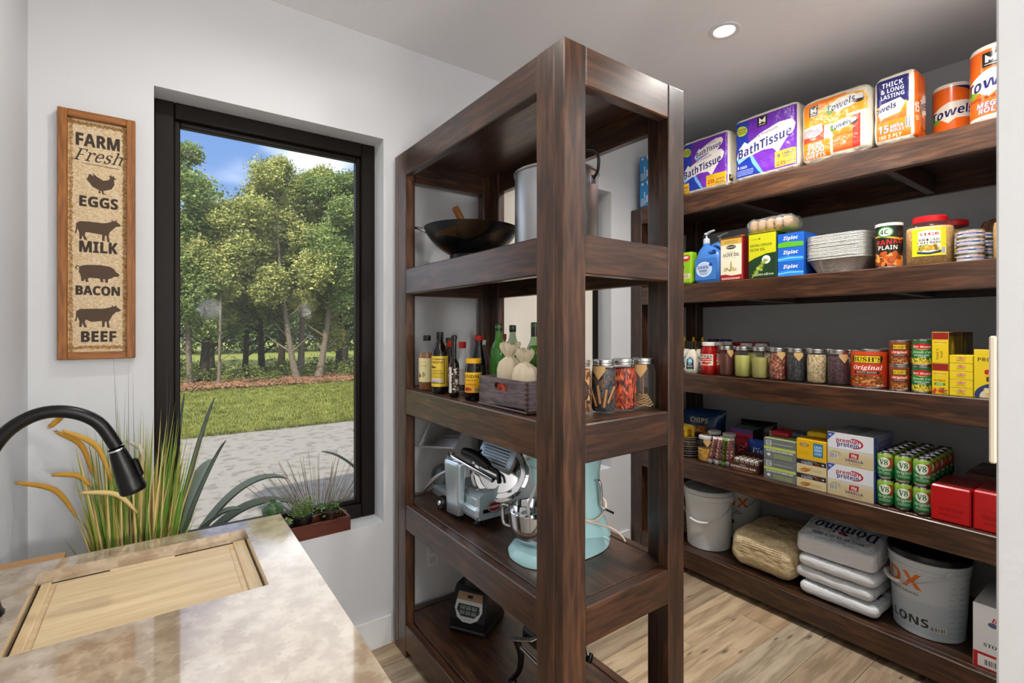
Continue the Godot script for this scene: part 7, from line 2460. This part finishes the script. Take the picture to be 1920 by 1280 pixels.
	for i in 2:
		box_thing("taco_carton", ["lower yellow taco shell carton beside the corn cans", "upper yellow taco shell carton with dark red top beside the corn cans"][i], "box", Vector3(2.67, Y + i * 0.1315, -0.658), Vector3(2.86, Y + 0.131 + i * 0.1315, -0.603), {"front": printed(top.tex() if i == 1 else c.tex()), "right": sdm, "top": plain("6a1812", 0.4), "body": plain("c8aa14", 0.4)}, 0.0, "taco shell cartons")
	box_thing("taco_carton", "rear taco shell carton on the upper level, behind the dark red topped one", "box", Vector3(2.865, Y + 0.1315, -0.658), Vector3(3.05, Y + 0.2625, -0.603), {"right": sdm, "top": plain("6a1812", 0.4), "body": plain("c8aa14", 0.4)}, 0.0, "taco shell cartons")
	box_thing("taco_carton", "rear taco shell carton on the lower level, hidden mostly by the small pasta boxes", "box", Vector3(2.865, Y, -0.658), Vector3(3.05, Y + 0.131, -0.603), {"right": sdm, "top": plain("6a1812", 0.4), "body": plain("c8aa14", 0.4)}, 0.0, "taco shell cartons")
	c = cv(256, 112, "e8cc1c")
	c.r(0, 0, 256, 6, C("c8a814")).e(128, 40, 52, 18, C("b81c1c")).t("Barilla", 128, 48, 26, Color.WHITE, "sb", 0.5, 0.1).t("PROTEIN+", 128, 82, 20, C("5a4a10")).lines(70, 90, 116, 1, 8, 4, C("8a7a20"))
	var bm := printed(c.tex())
	for i in 5:
		box_thing("pasta_carton", "small flat yellow pasta carton, %s of the stack of five" % ["bottom", "second from the bottom", "middle", "second from the top", "top"][i], "box", Vector3(2.67, Y + i * 0.0335, -0.601), Vector3(2.85, Y + 0.033 + i * 0.0335, -0.527), {"front": bm, "right": plain("d8bc18", 0.4), "body": plain("dcc01a", 0.4)}, 0.0, "small pasta cartons")
	c = cv(200, 400, "e6c81a")
	c.t("PROTEIN+", 16, 96, 44, C("5a4a1c"), "b", 0.0).p([60, 170, 110, 150, 200, 150, 200, 220, 110, 220, 60, 200], C("b81c20")).t("Barilla", 76, 204, 52, Color.WHITE, "sb", 0.0, 0.1).r(70, 224, 130, 40, C("5a3a14")).e(150, 380, 150, 110, C("2a3a6a")).e(150, 390, 120, 84, C("d8cfae")).specks(70, 320, 130, 80, [C("d8b878"), C("b88a4a"), C("e8d4a0")], 60, 12, 3, 2.2)
	box_thing("pasta_carton", "tall yellow pasta carton at the doorway end of the third shelf", "box", Vector3(2.67, Y, -0.525), Vector3(2.74, Y + 0.193, -0.42), {"front": printed(c.tex()), "top": plain("7a3a1c", 0.4), "body": plain("d8bc18", 0.4)})


func pillow_bag(w: float, h: float, d: float, seed_: int, m: Material, name_ := "") -> ArrayMesh:
	# a flat-edged crisp bag standing upright
	var k := MB.new()
	var n := 16
	var nz := FastNoiseLite.new()
	nz.seed = seed_
	nz.frequency = 14.0
	for sg in [-1.0, 1.0]:
		var first := k.v.size()
		for j in n + 1:
			for i in n + 1:
				var u := float(i) / n
				var v := float(j) / n
				var b := pow(sin(PI * u), 0.5) * pow(sin(PI * clampf(v, 0.0, 1.0)), 0.5)
				var x: float = sg * (d / 2 * b + 0.006 * b * nz.get_noise_2d(u * 0.6, v * 0.6 + sg))
				k.put(Vector3(x, v * h, (u - 0.5) * w * (1.0 - 0.06 * sin(PI * v))), Vector3(sg, 0, 0), Vector2(u if sg < 0 else 1.0 - u, 1.0 - v))
		for j in n:
			for i in n:
				var q := first + j * (n + 1) + i
				k.face(q, q + 1, q + n + 1)
				k.face(q + 1, q + n + 2, q + n + 1)
	var st := SurfaceTool.new()
	st.create_from(k.mesh(), 0)
	st.generate_normals()
	return st.commit()


func build_fourth_goods() -> void:
	var Y := 0.7053
	# chip bags at the back
	var c := cv(256, 256, "16325a")
	c.grad(0, 0, 256, 256, C("183a68"), C("0e2242")).specks(70, 90, 120, 90, [C("b8742a"), C("8a4a1c"), C("d8a04a")], 20, 16).t("CHIPS", 120, 70, 44, C("c8b88a"))
	var chips := printed(c.tex(), 0.3)
	for i in 2:
		single("chip_bag", pillow_bag(0.26, 0.25, 0.10, 3 + i, null), chips, ["dark blue chip bag at the back beside the island post", "dark blue chip bag at the back, farther behind the basket"][i], "chip bag", Vector3(2.96 + 0.14 * i, Y + 0.002, -1.94 - 0.05 * i), 0.2, "blue chip bags")
	c = cv(256, 256, "131216")
	c.t("nut mix", 130, 110, 50, C("b0902a"), "sb", 0.5, 0.2).specks(60, 130, 140, 80, [C("5a3a1c"), C("7a5a2c")], 20, 10)
	single("snack_bag", pillow_bag(0.22, 0.21, 0.09, 9, null), printed(c.tex(), 0.3), "black snack bag leaning at the back beside the blue chip bags", "snack bag", Vector3(3.16, Y + 0.002, -1.66), 0.2)
	# wire basket with yellow bags
	var b := thing("woven_basket", "dark woven wire basket of yellow snack bags at the shelf edge", "basket", Vector3(2.765, Y, -1.915))
	var dk := plain("241c18", 0.5)
	for i in 9:
		var pts := []
		var rr := 0.083 + 0.0012 * i
		for q in 41:
			var a := TAU * q / 40.0
			pts.append(Vector3(cos(a) * (rr + 0.004 * sin(a * 20.0 + PI * i)), 0.010 + i * 0.0145, sin(a) * (rr + 0.004 * sin(a * 20.0 + PI * i))))
		part(b, "woven_strand", tube_mesh(pts, 0.0052, 6), dk if i % 2 else plain("4a4440", 0.5))
	for i in 20:
		var a := TAU * (i + 0.25) / 20.0
		part(b, "upright", tube_mesh([Vector3(cos(a) * 0.083, 0.004, sin(a) * 0.083), Vector3(cos(a) * 0.094, 0.136, sin(a) * 0.094)], 0.0026, 5), dk)
	part(b, "basket_floor", lathe_mesh(prof([0.0, 0.002, 0.084, 0.002, 0.084, 0.008, 0.0, 0.008]), 30), dk)
	c = cv(128, 128, "e2b81a")
	c.specks(10, 50, 108, 60, [C("c8861c"), C("a85a14"), C("f0d45a")], 24, 12).t("corn", 64, 40, 34, C("8a1c14"), "sb")
	var yb := printed(c.tex(), 0.3)
	for i in 3:
		var o := single("yellow_snack_bag", pillow_bag(0.078, 0.14, 0.034, 20 + i, null), yb, ["yellow snack bag in the woven basket, at its front", "yellow snack bag in the woven basket, on the side of the corn jar", "yellow snack bag in the woven basket, at its back"][i], "snack bag", Vector3(2.735 + 0.036 * i, Y + 0.05, [-1.925, -1.90, -1.93][i]), 0.1 - 0.1 * i, "yellow bags in the basket")
		o.rotation.z = 0.12
	# corn and nut jars
	var cornm := grain_mat("popcorn", "c8942c", ["e0b43c", "b8741c", "e8cc70", "a85a1a", "d8a030"], 520, 6, 0.35, 1.2)
	var nuts := grain_mat("nuts", "5a3a24", ["7a5a3a", "3a2214", "a08060"], 300, 9, 0.35)
	var cj := mason_jar("corn_jar", "jar half full of yellow popcorn kernels with a paper tag", Vector3(2.716, Y, -1.757), 0.3, cornm, 0.155, 0.0455, 0.5, "snack jars", plain("d8d8d4", 0.4))
	jar_tag(cj, 0.0455, 0.155, 0.5)
	for i in 2:
		mason_jar("nut_jar", ["nut jar directly behind the popcorn jar", "nut jar behind the popcorn jar, next to the dried meat sticks"][i], Vector3(2.825, Y, -1.765 + 0.098 * i), 0.0, nuts, 0.17, 0.0445, 0.7, "snack jars", plain("d8d8d4", 0.4))
	# dried meat sticks in clear sleeves, leaning
	var sl := cv(64, 256, "6a3a34")
	sl.r(0, 0, 64, 20, C("d8d0cc")).r(0, 216, 64, 40, C("cfd4da")).t("BEEF STICK", 44, 190, 34, C("e0c8c0"), "b", 0.0, 0, -PI / 2).specks(0, 20, 64, 190, [C("5a2c28"), C("7a4a40")], 40, 5)
	var sm := printed(sl.tex(), 0.2)
	var gm: StandardMaterial3D = sm.duplicate()
	gm.albedo_color = C("7ac04a")
	for i in 9:
		var o := single("meat_stick", soft(Vector3(0.014, 0.165, 0.026), 0.006, 0.0015, 30.0, i, {"front": gm if i == 6 else sm, "right": gm if i == 6 else sm, "body": plain("8a6a64" if i != 6 else "5a9a3a", 0.25)}, 6), null, "wrapped meat stick leaning in the bundle, %s" % ["first from the popcorn jar", "second from the popcorn jar", "third from the popcorn jar", "fourth from the popcorn jar", "fifth, behind the front sticks", "sixth, behind the front sticks", "the one with a green wrapper", "eighth, low at the back", "last, beside the snack bar carton"][i], "meat stick", Vector3(2.685 + 0.02 * (i % 3), Y + 0.002, -1.71 + 0.0145 * i), 0.1 * (i % 3), "wrapped meat sticks")
		o.rotation.x = 0.16 - 0.02 * i
		o.rotation.z = -0.10
	# open carton of bars
	var ob := thing("bar_carton", "open brown display carton of wrapped snack bars", "box", Vector3(2.735, Y, -1.494))
	c = cv(256, 96, "4a2818")
	c.t("aussie", 128, 26, 18, C("e8dcd0")).to("SUPERFOOD BAR", 128, 58, 30, Color.WHITE, C("2c160c"), 1.0).r(20, 68, 210, 3, C("b87a4a")).lines(40, 78, 180, 1, 8, 5, C("c8a080"))
	part(ob, "front_panel", carton(Vector3(0.003, 0.052, 0.162), {"front": printed(c.tex()), "body": plain("43241a", 0.4)}), null, Vector3(-0.064, 0, 0))
	var br := plain("43241a", 0.45)
	part(ob, "back_panel", box_mesh(Vector3(0.064, 0.045, 0), Vector3(0.003, 0.09, 0.162), 0.0005), br)
	for s in [-1.0, 1.0]:
		var sp := MB.new()
		sp.extrude(PackedVector2Array([Vector2(-0.063, 0.0), Vector2(0.063, 0.0), Vector2(0.063, 0.09), Vector2(0.0, 0.07), Vector2(-0.063, 0.05)]), s * 0.0815 - 0.0015, s * 0.0815 + 0.0015)
		part(ob, "side_panel", sp.mesh(), br)
	part(ob, "base_panel", box_mesh(Vector3(0, 0.0015, 0), Vector3(0.125, 0.003, 0.16), 0.0), br)
	c = cv(128, 64, "8f8478")
	c.specks(0, 0, 128, 64, [C("cfcac6"), C("6a4a34"), C("b0a498"), C("e4e2e0")], 40, 8).r(40, 10, 50, 44, C("5a3a28"))
	var wm := printed(c.tex(), 0.2)
	for i in 5:
		var o := single("snack_bar", soft(Vector3(0.10, 0.068, 0.022), 0.008, 0.002, 30.0, i, {"front": wm, "right": wm, "top": wm, "body": plain("a89c90", 0.25)}, 6), null, "wrapped snack bar in the open brown carton, %s" % ["closest to the meat sticks", "second from the meat sticks", "in the middle", "second from the gray cartons", "closest to the gray cartons"][i], "snack bar", Vector3(2.735, Y + 0.0045, -1.556 + 0.031 * i), 0.0, "bars in the open carton")
		o.rotation.x = 0.15 - 0.05 * i
	# blue bag, pink carton, pouches behind
	c = cv(256, 200, "1f48a8")
	c.grad(0, 0, 256, 200, C("2450b4"), C("142c78")).t("Fisher", 150, 110, 70, C("dfe6f4"), "sb", 0.5, 0.2).r(0, 150, 256, 12, C("2a7a4a"))
	single("nut_bag", pillow_bag(0.17, 0.155, 0.06, 31, null), printed(c.tex(), 0.3), "royal blue nut bag standing behind the brown bar carton", "snack bag", Vector3(2.865, Y + 0.002, -1.48), 0.15)
	c = cv(200, 256, "c8384a")
	c.r(0, 0, 200, 36, C("6a4a9a")).t("SNACK PACK", 100, 84, 36, C("5a1020"), "b", 0.5, 0, 0, 0.75).specks(20, 110, 160, 120, [C("8a2a3a"), C("e07a84"), C("5a1c2c")], 20, 14)
	box_thing("snack_carton", "pink carton with purple top band behind the meat sticks", "box", Vector3(2.93, Y, -1.72), Vector3(3.05, Y + 0.19, -1.575), {"front": printed(c.tex()), "top": plain("4a8a78", 0.4), "body": plain("2a1c18", 0.4)})
	c = cv(256, 200, "d8dcdc")
	c.p([120, 0, 256, 0, 256, 90], C("b81c28")).t("purely", 90, 120, 60, C("1c2424"), "b").lines(30, 140, 120, 2, 10, 5, C("7a8484"))
	single("granola_bag", pillow_bag(0.19, 0.20, 0.07, 33, null), printed(c.tex(), 0.3), "white granola pouch with a red corner behind the gray cartons", "snack bag", Vector3(2.97, Y + 0.002, -1.40), 0.1)
	for i in 3:
		var o := single("snack_pouch", soft(Vector3(0.14, 0.03, 0.10), 0.012, 0.004, 24.0, 40 + i, {"body": plain(["a81c28", "47525a", "c8a81c"][i], 0.3)}, 8), null, ["red snack pouch lying on top of the gray cartons", "dark gray snack pouch lying on top of the cartons, next to the red one", "yellow snack pouch lying behind the yellow tea carton"][i], "pouch", Vector3([2.80, 2.82, 2.80][i], Y + [0.2205, 0.2205, 0.2475][i], [-1.325, -1.256, -1.136][i]), 0.0, "pouches on top of the cartons")
		o.rotation.y = PI / 2 if i == 1 else 0.0
		if i == 1:
			o.scale = Vector3(0.62, 1, 1)
	# gray drink mix cartons
	c = cv(256, 168, "6f7678")
	c.r(18, 14, 44, 44, C("d0d4d4")).r(24, 20, 32, 32, C("6f7678")).t("UN", 40, 46, 24, C("d0d4d4")).lines(74, 34, 160, 1, 8, 6, C("b8c49a")).r(0, 66, 256, 22, C("bccf5a")).t("ELECTROLYTE DRINK MIX", 128, 106, 18, Color.WHITE).e(40, 134, 14, 12, C("e0e4e4")).lines(80, 126, 150, 3, 12, 6, C("a8b84a"))
	var gx := printed(c.tex())
	for i in 2:
		box_thing("drink_mix_carton", ["lower gray and lime drink mix carton", "upper gray and lime drink mix carton"][i], "box", Vector3(2.67, Y + i * 0.1095, -1.376), Vector3(2.89, Y + 0.109 + i * 0.1095, -1.209), {"front": gx, "top": plain("a8b878", 0.4), "body": plain("666c6e", 0.4)}, 0.0, "drink mix cartons")
	# vanilla bars and tea
	c = cv(256, 128, "d8c89a")
	c.r(0, 0, 256, 44, C("20202a")).lines(60, 10, 120, 1, 8, 6, C("a8a090")).t("Vanilla", 90, 38, 28, C("dcd8ec"), "sb").e(180, 26, 24, 12, C("7a3a20")).r(216, 10, 24, 26, C("3a3a44")).t("18", 228, 32, 20, Color.WHITE)
	for i in 7:
		c.e(54 + i * 8, 88 + (i % 3) * 8, 34, 5, [C("b87a2a"), C("d89a3a"), C("8a5a1c")][i % 3], -0.4)
	c.lines(130, 82, 90, 3, 9, 4, C("a8986a"))
	var vx := printed(c.tex())
	for i in 2:
		box_thing("bar_box", ["lower cream and black vanilla bar carton", "upper cream and black vanilla bar carton under the tea"][i], "box", Vector3(2.67, Y + i * 0.0725, -1.2065), Vector3(2.87, Y + 0.072 + i * 0.0725, -1.066), {"front": vx, "body": plain("c8b88a", 0.4)}, 0.0, "vanilla bar cartons")
	c = cv(256, 180, "e4b414")
	c.e(66, 50, 42, 18, C("8a5a2a")).e(66, 50, 34, 12, C("d8c8a0")).t("TWININGS", 66, 56, 16, C("5a2a14")).r(146, 22, 84, 124, C("1c5a8a")).r(152, 28, 72, 112, C("3a8ac0")).t("LADY", 188, 66, 28, C("e4eef4")).t("GREY", 188, 94, 28, C("e4eef4")).lines(160, 108, 56, 2, 10, 5, C("cfe4f0")).lines(16, 110, 90, 4, 10, 3, C("b88a10"))
	box_thing("tea_carton", "bright yellow tea carton with a blue panel on top of the vanilla cartons", "box", Vector3(2.67, Y + 0.145, -1.2065), Vector3(2.87, Y + 0.2455, -1.066), {"front": printed(c.tex()), "top": plain("d8a818", 0.4), "body": plain("d8aa14", 0.4)})
	# protein drink cases
	c = cv(384, 300, "dfe2ea")
	c.p([0, 0, 70, 0, 0, 80], C("2a4ea8")).t("18", 20, 34, 26, Color.WHITE)
	var sw := []
	for i in 13:
		var a := lerpf(-1.75, 1.55, i / 12.0)
		sw.append_array([220 + cos(a) * 84, 82 + sin(a) * 48])
	for i in 13:
		var a := lerpf(1.55, -1.75, i / 12.0)
		sw.append_array([212 + cos(a) * 76, 84 + sin(a) * 38])
	c.p(sw, C("b81c2c")).t("premier", 176, 84, 56, C("a81c30"), "b", 0.5, 0, 0, 0.95).t("protein", 176, 122, 56, C("2a2a6a"), "b", 0.5, 0, 0, 0.95)
	c.r(0, 152, 384, 148, C("cdbd94")).grad(0, 152, 384, 60, C("d8d2c4"), C("cdbd94")).e(70, 200, 46, 26, C("b8ae7c")).r(0, 150, 384, 3, C("9a96a0"))
	c.p([190, 172, 268, 172, 262, 224, 184, 224], C("a81c28")).t("30g", 226, 206, 32, Color.WHITE).t("protein", 226, 218, 12, Color.WHITE).t("VANILLA", 228, 258, 36, C("2a2a6a")).bars(20, 196, 70, 54).lines(180, 270, 110, 2, 9, 4, C("7a7458"))
	var px := printed(c.tex())
	var sd := cv(256, 256, "7f92bb")
	sd.r(0, 120, 256, 136, C("b8a87c")).r(0, 0, 40, 256, C("3a5ab0")).t("premier", 140, 70, 46, C("8a2034")).t("protein", 140, 106, 46, C("2a2a60"))
	var sdm := printed(sd.tex())
	for i in 2:
		var cs := box_thing("protein_case", ["lower white and tan vanilla protein drink case", "upper white and tan vanilla protein drink case, film wrapped on top"][i], "box", Vector3(2.67, Y + i * 0.1525, -1.062), Vector3(2.93, Y + 0.152 + i * 0.1525, -0.868), {"front": px, "right": sdm, "top": plain("a8b2b8", 0.25), "body": plain("c8ba94", 0.35)}, 0.0, "protein drink cases")
		part(cs, "top_seam", box_mesh(Vector3(0, 0.1523, 0), Vector3(0.255, 0.0006, 0.05), 0.0), plain("8f9aa2", 0.25))
	# juice cans: two layers, three across, six deep
	c = cv(512, 230, "2c8a3a")
	c.grad(0, 0, 512, 100, C("a8c84a"), C("4aa044")).grad(0, 100, 512, 130, C("2f8a40"), C("176a34"))
	for x: int in [128, 384]:
		c.p([x - 20, 40, x + 70, 30, x + 110, 90, x + 60, 150, x + 20, 120], C("b8482a")).p([x + 60, 40, x + 110, 90, x + 80, 120], C("cc5a2c")).e(x - 4, 84, 60, 50, C("e6ead8")).t("V", x - 24, 108, 74, C("1a5a30"), "sb").t("8", x + 18, 108, 74, C("1a5a30"), "sb").t("Original", x, 164, 36, C("e4eadc"), "sb", 0.5, 0.2).lines(x - 60, 178, 120, 3, 10, 5, C("bcd8b8"))
	var vm := printed(c.tex(), 0.22)
	vm.metallic = 0.35
	var src: Node3D
	var across := ["beside the protein cases", "middle column", "beside the red cartons"]
	var deep := ["front", "second", "third", "fourth", "fifth", "rear"]
	for lay in 2:
		for row in 6:
			for i in 3:
				var lab := "green juice can, %s layer, %s row, %s" % [["lower", "upper"][lay], deep[row], across[i]]
				var at := Vector3(2.704 + row * 0.0665, Y + lay * 0.1225, -0.8335 + i * 0.0672)
				if src == null:
					src = thing("juice_can", lab, "can", at, -1.31, "juice cans")
					part(src, "can_body", lathe_mesh(prof([0.0, 0.008, 0.02, 0.003, 0.024, 0.0, 0.027, 0.003, 0.0325, 0.012, 0.0325, 0.016]), 32), mats["steel"])
					part(src, "label", lathe_mesh(prof([0.0325, 0.013, 0.0325, 0.105, 0.0285, 0.116]), 32), vm)
					var ld := part(src, "can_lid", lathe_mesh(prof([0.0285, 0.1155, 0.0282, 0.119, 0.027, 0.122, 0.0255, 0.121, 0.0245, 0.1175, 0.0, 0.1175]), 32), mats["steel"])
					part(ld, "pull_tab", box_mesh(Vector3(-0.004, 0.1188, 0), Vector3(0.02, 0.0016, 0.013), 0.0007), mats["chrome"])
				else:
					dup(src, lab, at, -1.31 + 0.04 * ((row * 3 + i * 5) % 7 - 3))
	# red cartons at the doorway end
	var rd := plain("b80f14", 0.25)
	var rc := cv(300, 320, "c01014")
	rc.r(0, 150, 300, 3, C("8a0a0e")).t("ONLINE ORDER", 150, 226, 30, C("7a0a0c"), "b", 0.5, 0, 0, 0.9).lines(40, 190, 220, 2, 12, 7, C("8a0c10")).lines(60, 250, 170, 2, 14, 8, C("7a0a0c"))
	var rm := printed(rc.tex(), 0.25)
	box_thing("red_carton", "glossy red carton beside the juice cans", "box", Vector3(2.67, Y, -0.6625), Vector3(2.90, Y + 0.15, -0.533), {"front": rm, "right": plain("7a1230", 0.25), "top": plain("7a1a1a", 0.3), "body": rd}, 0.0, "red cartons", 0.006)
	box_thing("red_carton", "glossy red carton at the doorway end of the fourth shelf", "box", Vector3(2.67, Y, -0.528), Vector3(2.90, Y + 0.158, -0.38), {"front": rm, "right": plain("7a1230", 0.25), "top": plain("8a1c1c", 0.3), "body": rd}, 0.0, "red cartons", 0.006)
	box_thing("dark_carton", "brown carton behind the red carton next to the juice cans", "box", Vector3(2.91, Y, -0.6), Vector3(3.2, Y + 0.17, -0.46), {"body": plain("5a3426", 0.5)})
	single("glass_dish", lathe_mesh(prof([0.0, 0.02, 0.03, 0.018, 0.06, 0.008, 0.07, 0.0, 0.068, 0.0, 0.0, 0.016]), 30), mats["clear_glass"], "clear glass dish turned over on the brown carton behind the red cartons", "dish", Vector3(3.03, Y + 0.1705, -0.53))


func bucket(called: String, label: String, at: Vector3, turn: float, m: Material, print_: Material, lidm: Material, bail: float) -> Node3D:
	var o := thing(called, label, "bucket", at, turn, "five gallon buckets")
	part(o, "bucket_body", lathe_mesh(prof([0.0, 0.006, 0.118, 0.006, 0.122, 0.0, 0.128, 0.003, 0.1415, 0.285, 0.146, 0.287, 0.147, 0.30, 0.143, 0.302, 0.143, 0.315, 0.149, 0.317, 0.150, 0.332, 0.145, 0.334, 0.1455, 0.352]), 56), m)
	if print_:
		part(o, "printing", lathe_mesh([Vector2(0.1292, 0.02), Vector2(0.1417, 0.281)], 56), print_)
	part(o, "lid", lathe_mesh(prof([0.1475, 0.335, 0.1505, 0.338, 0.1505, 0.358, 0.147, 0.362, 0.141, 0.361, 0.137, 0.352, 0.12, 0.350, 0.118, 0.354, 0.0, 0.354]), 56), lidm)
	var pts := []
	for i in 25:
		var a := PI * (i / 24.0 - 0.5)
		pts.append(Vector3(-cos(a) * 0.158 * 1.0, 0.306 - cos(a) * bail, sin(a) * 0.152))
	part(o, "wire_bail", tube_mesh(pts, 0.0019, 6), mats["steel"])
	var gp := []
	for i in 7:
		var a := PI * ((i + 9.0) / 24.0 - 0.5)
		gp.append(Vector3(-cos(a) * 0.159, 0.306 - cos(a) * bail, sin(a) * 0.152))
	part(o, "grip", tube_mesh(gp, 0.0085, 10), plain("dfe0e0", 0.4))
	for s in [-1.0, 1.0]:
		part(o, "bail_ear", lathe_mesh(prof([0.0, 0.0, 0.016, 0.0, 0.016, 0.008, 0.0, 0.009]), 16), m, Vector3(0, 0.306, s * 0.144), Vector3(s * PI / 2, 0, 0))
	return o


func build_bottom_goods() -> void:
	var Y := 0.1523
	# wicker hamper at the wall end
	var wk := thing("wicker_hamper", "tall tan wicker hamper with a white liner at the wall end of the bottom shelf", "basket", Vector3(2.85, Y, -2.10))
	for i in 16:
		var pts := []
		for q in 33:
			var a := TAU * q / 32.0
			var rr := 0.10 + 0.003 * sin(a * 16.0 + PI * i)
			pts.append(Vector3(cos(a) * rr, 0.009 + i * 0.0175, sin(a) * rr))
		part(wk, "woven_strand", tube_mesh(pts, 0.0085, 6), plain("b89a70" if i % 2 else "a88860", 0.7))
	part(wk, "liner", lathe_mesh(prof([0.096, 0.25, 0.106, 0.262, 0.11, 0.285, 0.106, 0.30, 0.098, 0.302, 0.095, 0.28]), 32), plain("d8d2c6", 0.8))
	part(wk, "lid", lathe_mesh(prof([0.108, 0.302, 0.11, 0.308, 0.108, 0.318, 0.05, 0.326, 0.0, 0.327]), 32), plain("4a3424", 0.6))
	var white := plain("d5d8d8", 0.32)
	bucket("bucket", "plain white bucket with lid and wire handle beside the island post", Vector3(2.838, Y, -1.813), 0.2, white, null, plain("c9cdd0", 0.3), 0.13)
	var c := cv(640, 256, "cfcfc8")
	c.t("HDX", 330, 74, 84, C("d8661c"), "b").t("5", 330, 190, 90, C("2a2c30")).lines(260, 100, 130, 2, 12, 6, C("6a6c70"))
	bucket("bucket", "bucket with orange lettering standing behind the plain white one", Vector3(3.165, Y, -1.80), 0.0, white, printed(c.tex(), 0.35), white, 0.13)
	# translucent bucket with black lid
	c = cv(1024, 420, "c3ccd2")
	c.r(0, 200, 1024, 220, C("b2c0ca")).grad(0, 186, 1024, 26, C("c3ccd2"), C("b2c0ca"))
	c.t("HDX", 510, 118, 150, C("d8691f"), "b", 0.5, 0.0, 0.0, 0.95).t("5", 352, 290, 150, C("26282e"), "b", 0.0).t("Quality Cleaning Products", 490, 160, 24, C("3a4a66")).t("GALLONS", 520, 372, 82, C("24262c"), "b", 0.5, 0, 0, 0.9).bars(690, 350, 70, 34)
	for i in 9:
		c.r(770, 60 + i * 40, 40 if i % 2 else 26, 3, C("7a8a96")).lines(822, 56 + i * 40, 40, 1, 8, 8, C("8a98a4"))
	bucket("bucket", "clear-white bucket with black lid and orange lettering near the doorway end", Vector3(2.856, Y, -0.716), -0.8, plain("c3ccd2", 0.3), printed(c.tex(), 0.3), mats["black_plastic"], 0.09)
	# paper flour sack
	c = cv(256, 256, "d3bf95")
	c.specks(0, 0, 256, 256, [C("cbb588"), C("dac8a0"), C("d6c29a")], 200, 12, 6, 3.0)
	c.lines(60, 40, 150, 4, 16, 6, C("7a6440"))
	var kraft := mat("kraft", Color.WHITE, 0.5)
	kraft.albedo_texture = c.tex()
	kraft.normal_enabled = true
	kraft.normal_texture = noise_tex(0.018, 14, 256, 4, true, 10.0)
	kraft.normal_scale = 0.8
	single("flour_sack", soft(Vector3(0.46, 0.205, 0.365), 0.075, 0.007, 7.0, 12, {"body": kraft}, 26), null, "large tan kraft paper sack lying beside the white bucket", "sack", Vector3(2.915, Y + 0.005, -1.418), 0.04)
	# sugar sacks
	c = cv(384, 384, "dde2e8")
	c.specks(0, 0, 384, 384, [C("d4dae0"), C("e4e8ec"), C("ced6de")], 160, 18, 4, 3.0)
	c.p([0, 0, 190, 0, 130, 150, 0, 200], C("d8c62a"))
	c.t("Domino", 205, 232, 84, C("1c2c5c"), "sb", 0.5, 0.1, PI, 0.95)
	c.e(190, 290, 13, 8, C("8a2436")).e(214, 294, 13, 8, C("8a2436")).e(202, 284, 12, 7, C("8a2436")).t("BEST BY 18 OCT 2020", 190, 318, 26, C("5a6474"), "b", 0.5, 0, PI).t("LOT 48", 200, 344, 24, C("6a7484"), "r", 0.5, 0, PI)
	var sug := mat("sugar_sack", Color.WHITE, 0.4)
	sug.albedo_texture = c.tex()
	var plainsack := mat("sack_paper", C("dde0e4"), 0.4)
	for m in [sug, plainsack]:
		m.normal_enabled = true
		m.normal_texture = noise_tex(0.02, 24, 256, 4, true, 8.0)
		m.normal_scale = 0.7
	for i in 4:
		var o := single("sugar_sack", soft(Vector3(0.43, 0.064 if i < 3 else 0.205, 0.345), 0.03, 0.004, 9.0, 50 + i, {"top": sug, "body": plainsack}, 22, 0.08, 0.0 if i < 3 else 0.56), null, "white sugar sack, %s of the pile of four" % ["bottom", "second from the bottom", "third from the bottom", "topmost, with blue lettering,"][i], "sack", Vector3(2.90 + 0.006 * (i % 2), Y + 0.004 + i * 0.0685, -1.046 + [0.012, -0.004, 0.006, -0.006][i]), [0.02, -0.02, 0.015, 0.03][i], "sugar sacks")
		o.set_meta("group", "sugar sacks")
	# printed carton at the doorway end
	c = cv(256, 400, "dcdee0")
	c.r(0, 300, 256, 100, C("b8161c")).r(20, 316, 236, 74, C("e4e4e4")).bars(50, 336, 160, 40).p([120, 60, 240, 100, 250, 130, 130, 96], C("c01f28")).t("Bob's Red", 176, 108, 40, C("a8141c"), "sb", 0.5, 0.1, 0.2).e(230, 190, 44, 40, C("9aa0a8")).e(230, 186, 26, 28, C("c8ccd0")).t("STONE GROUND", 170, 256, 30, C("24262c"), "sb").e(90, 110, 24, 16, C("4a5a74")).lines(120, 270, 120, 2, 9, 4, C("8a8e94"))
	box_thing("mill_carton", "white and red printed carton at the doorway end of the bottom shelf", "box", Vector3(2.68, Y, -0.53), Vector3(2.98, Y + 0.255, -0.36), {"front": printed(c.tex()), "top": plain("cfcfcf", 0.4), "body": plain("cdd0d2", 0.4)})
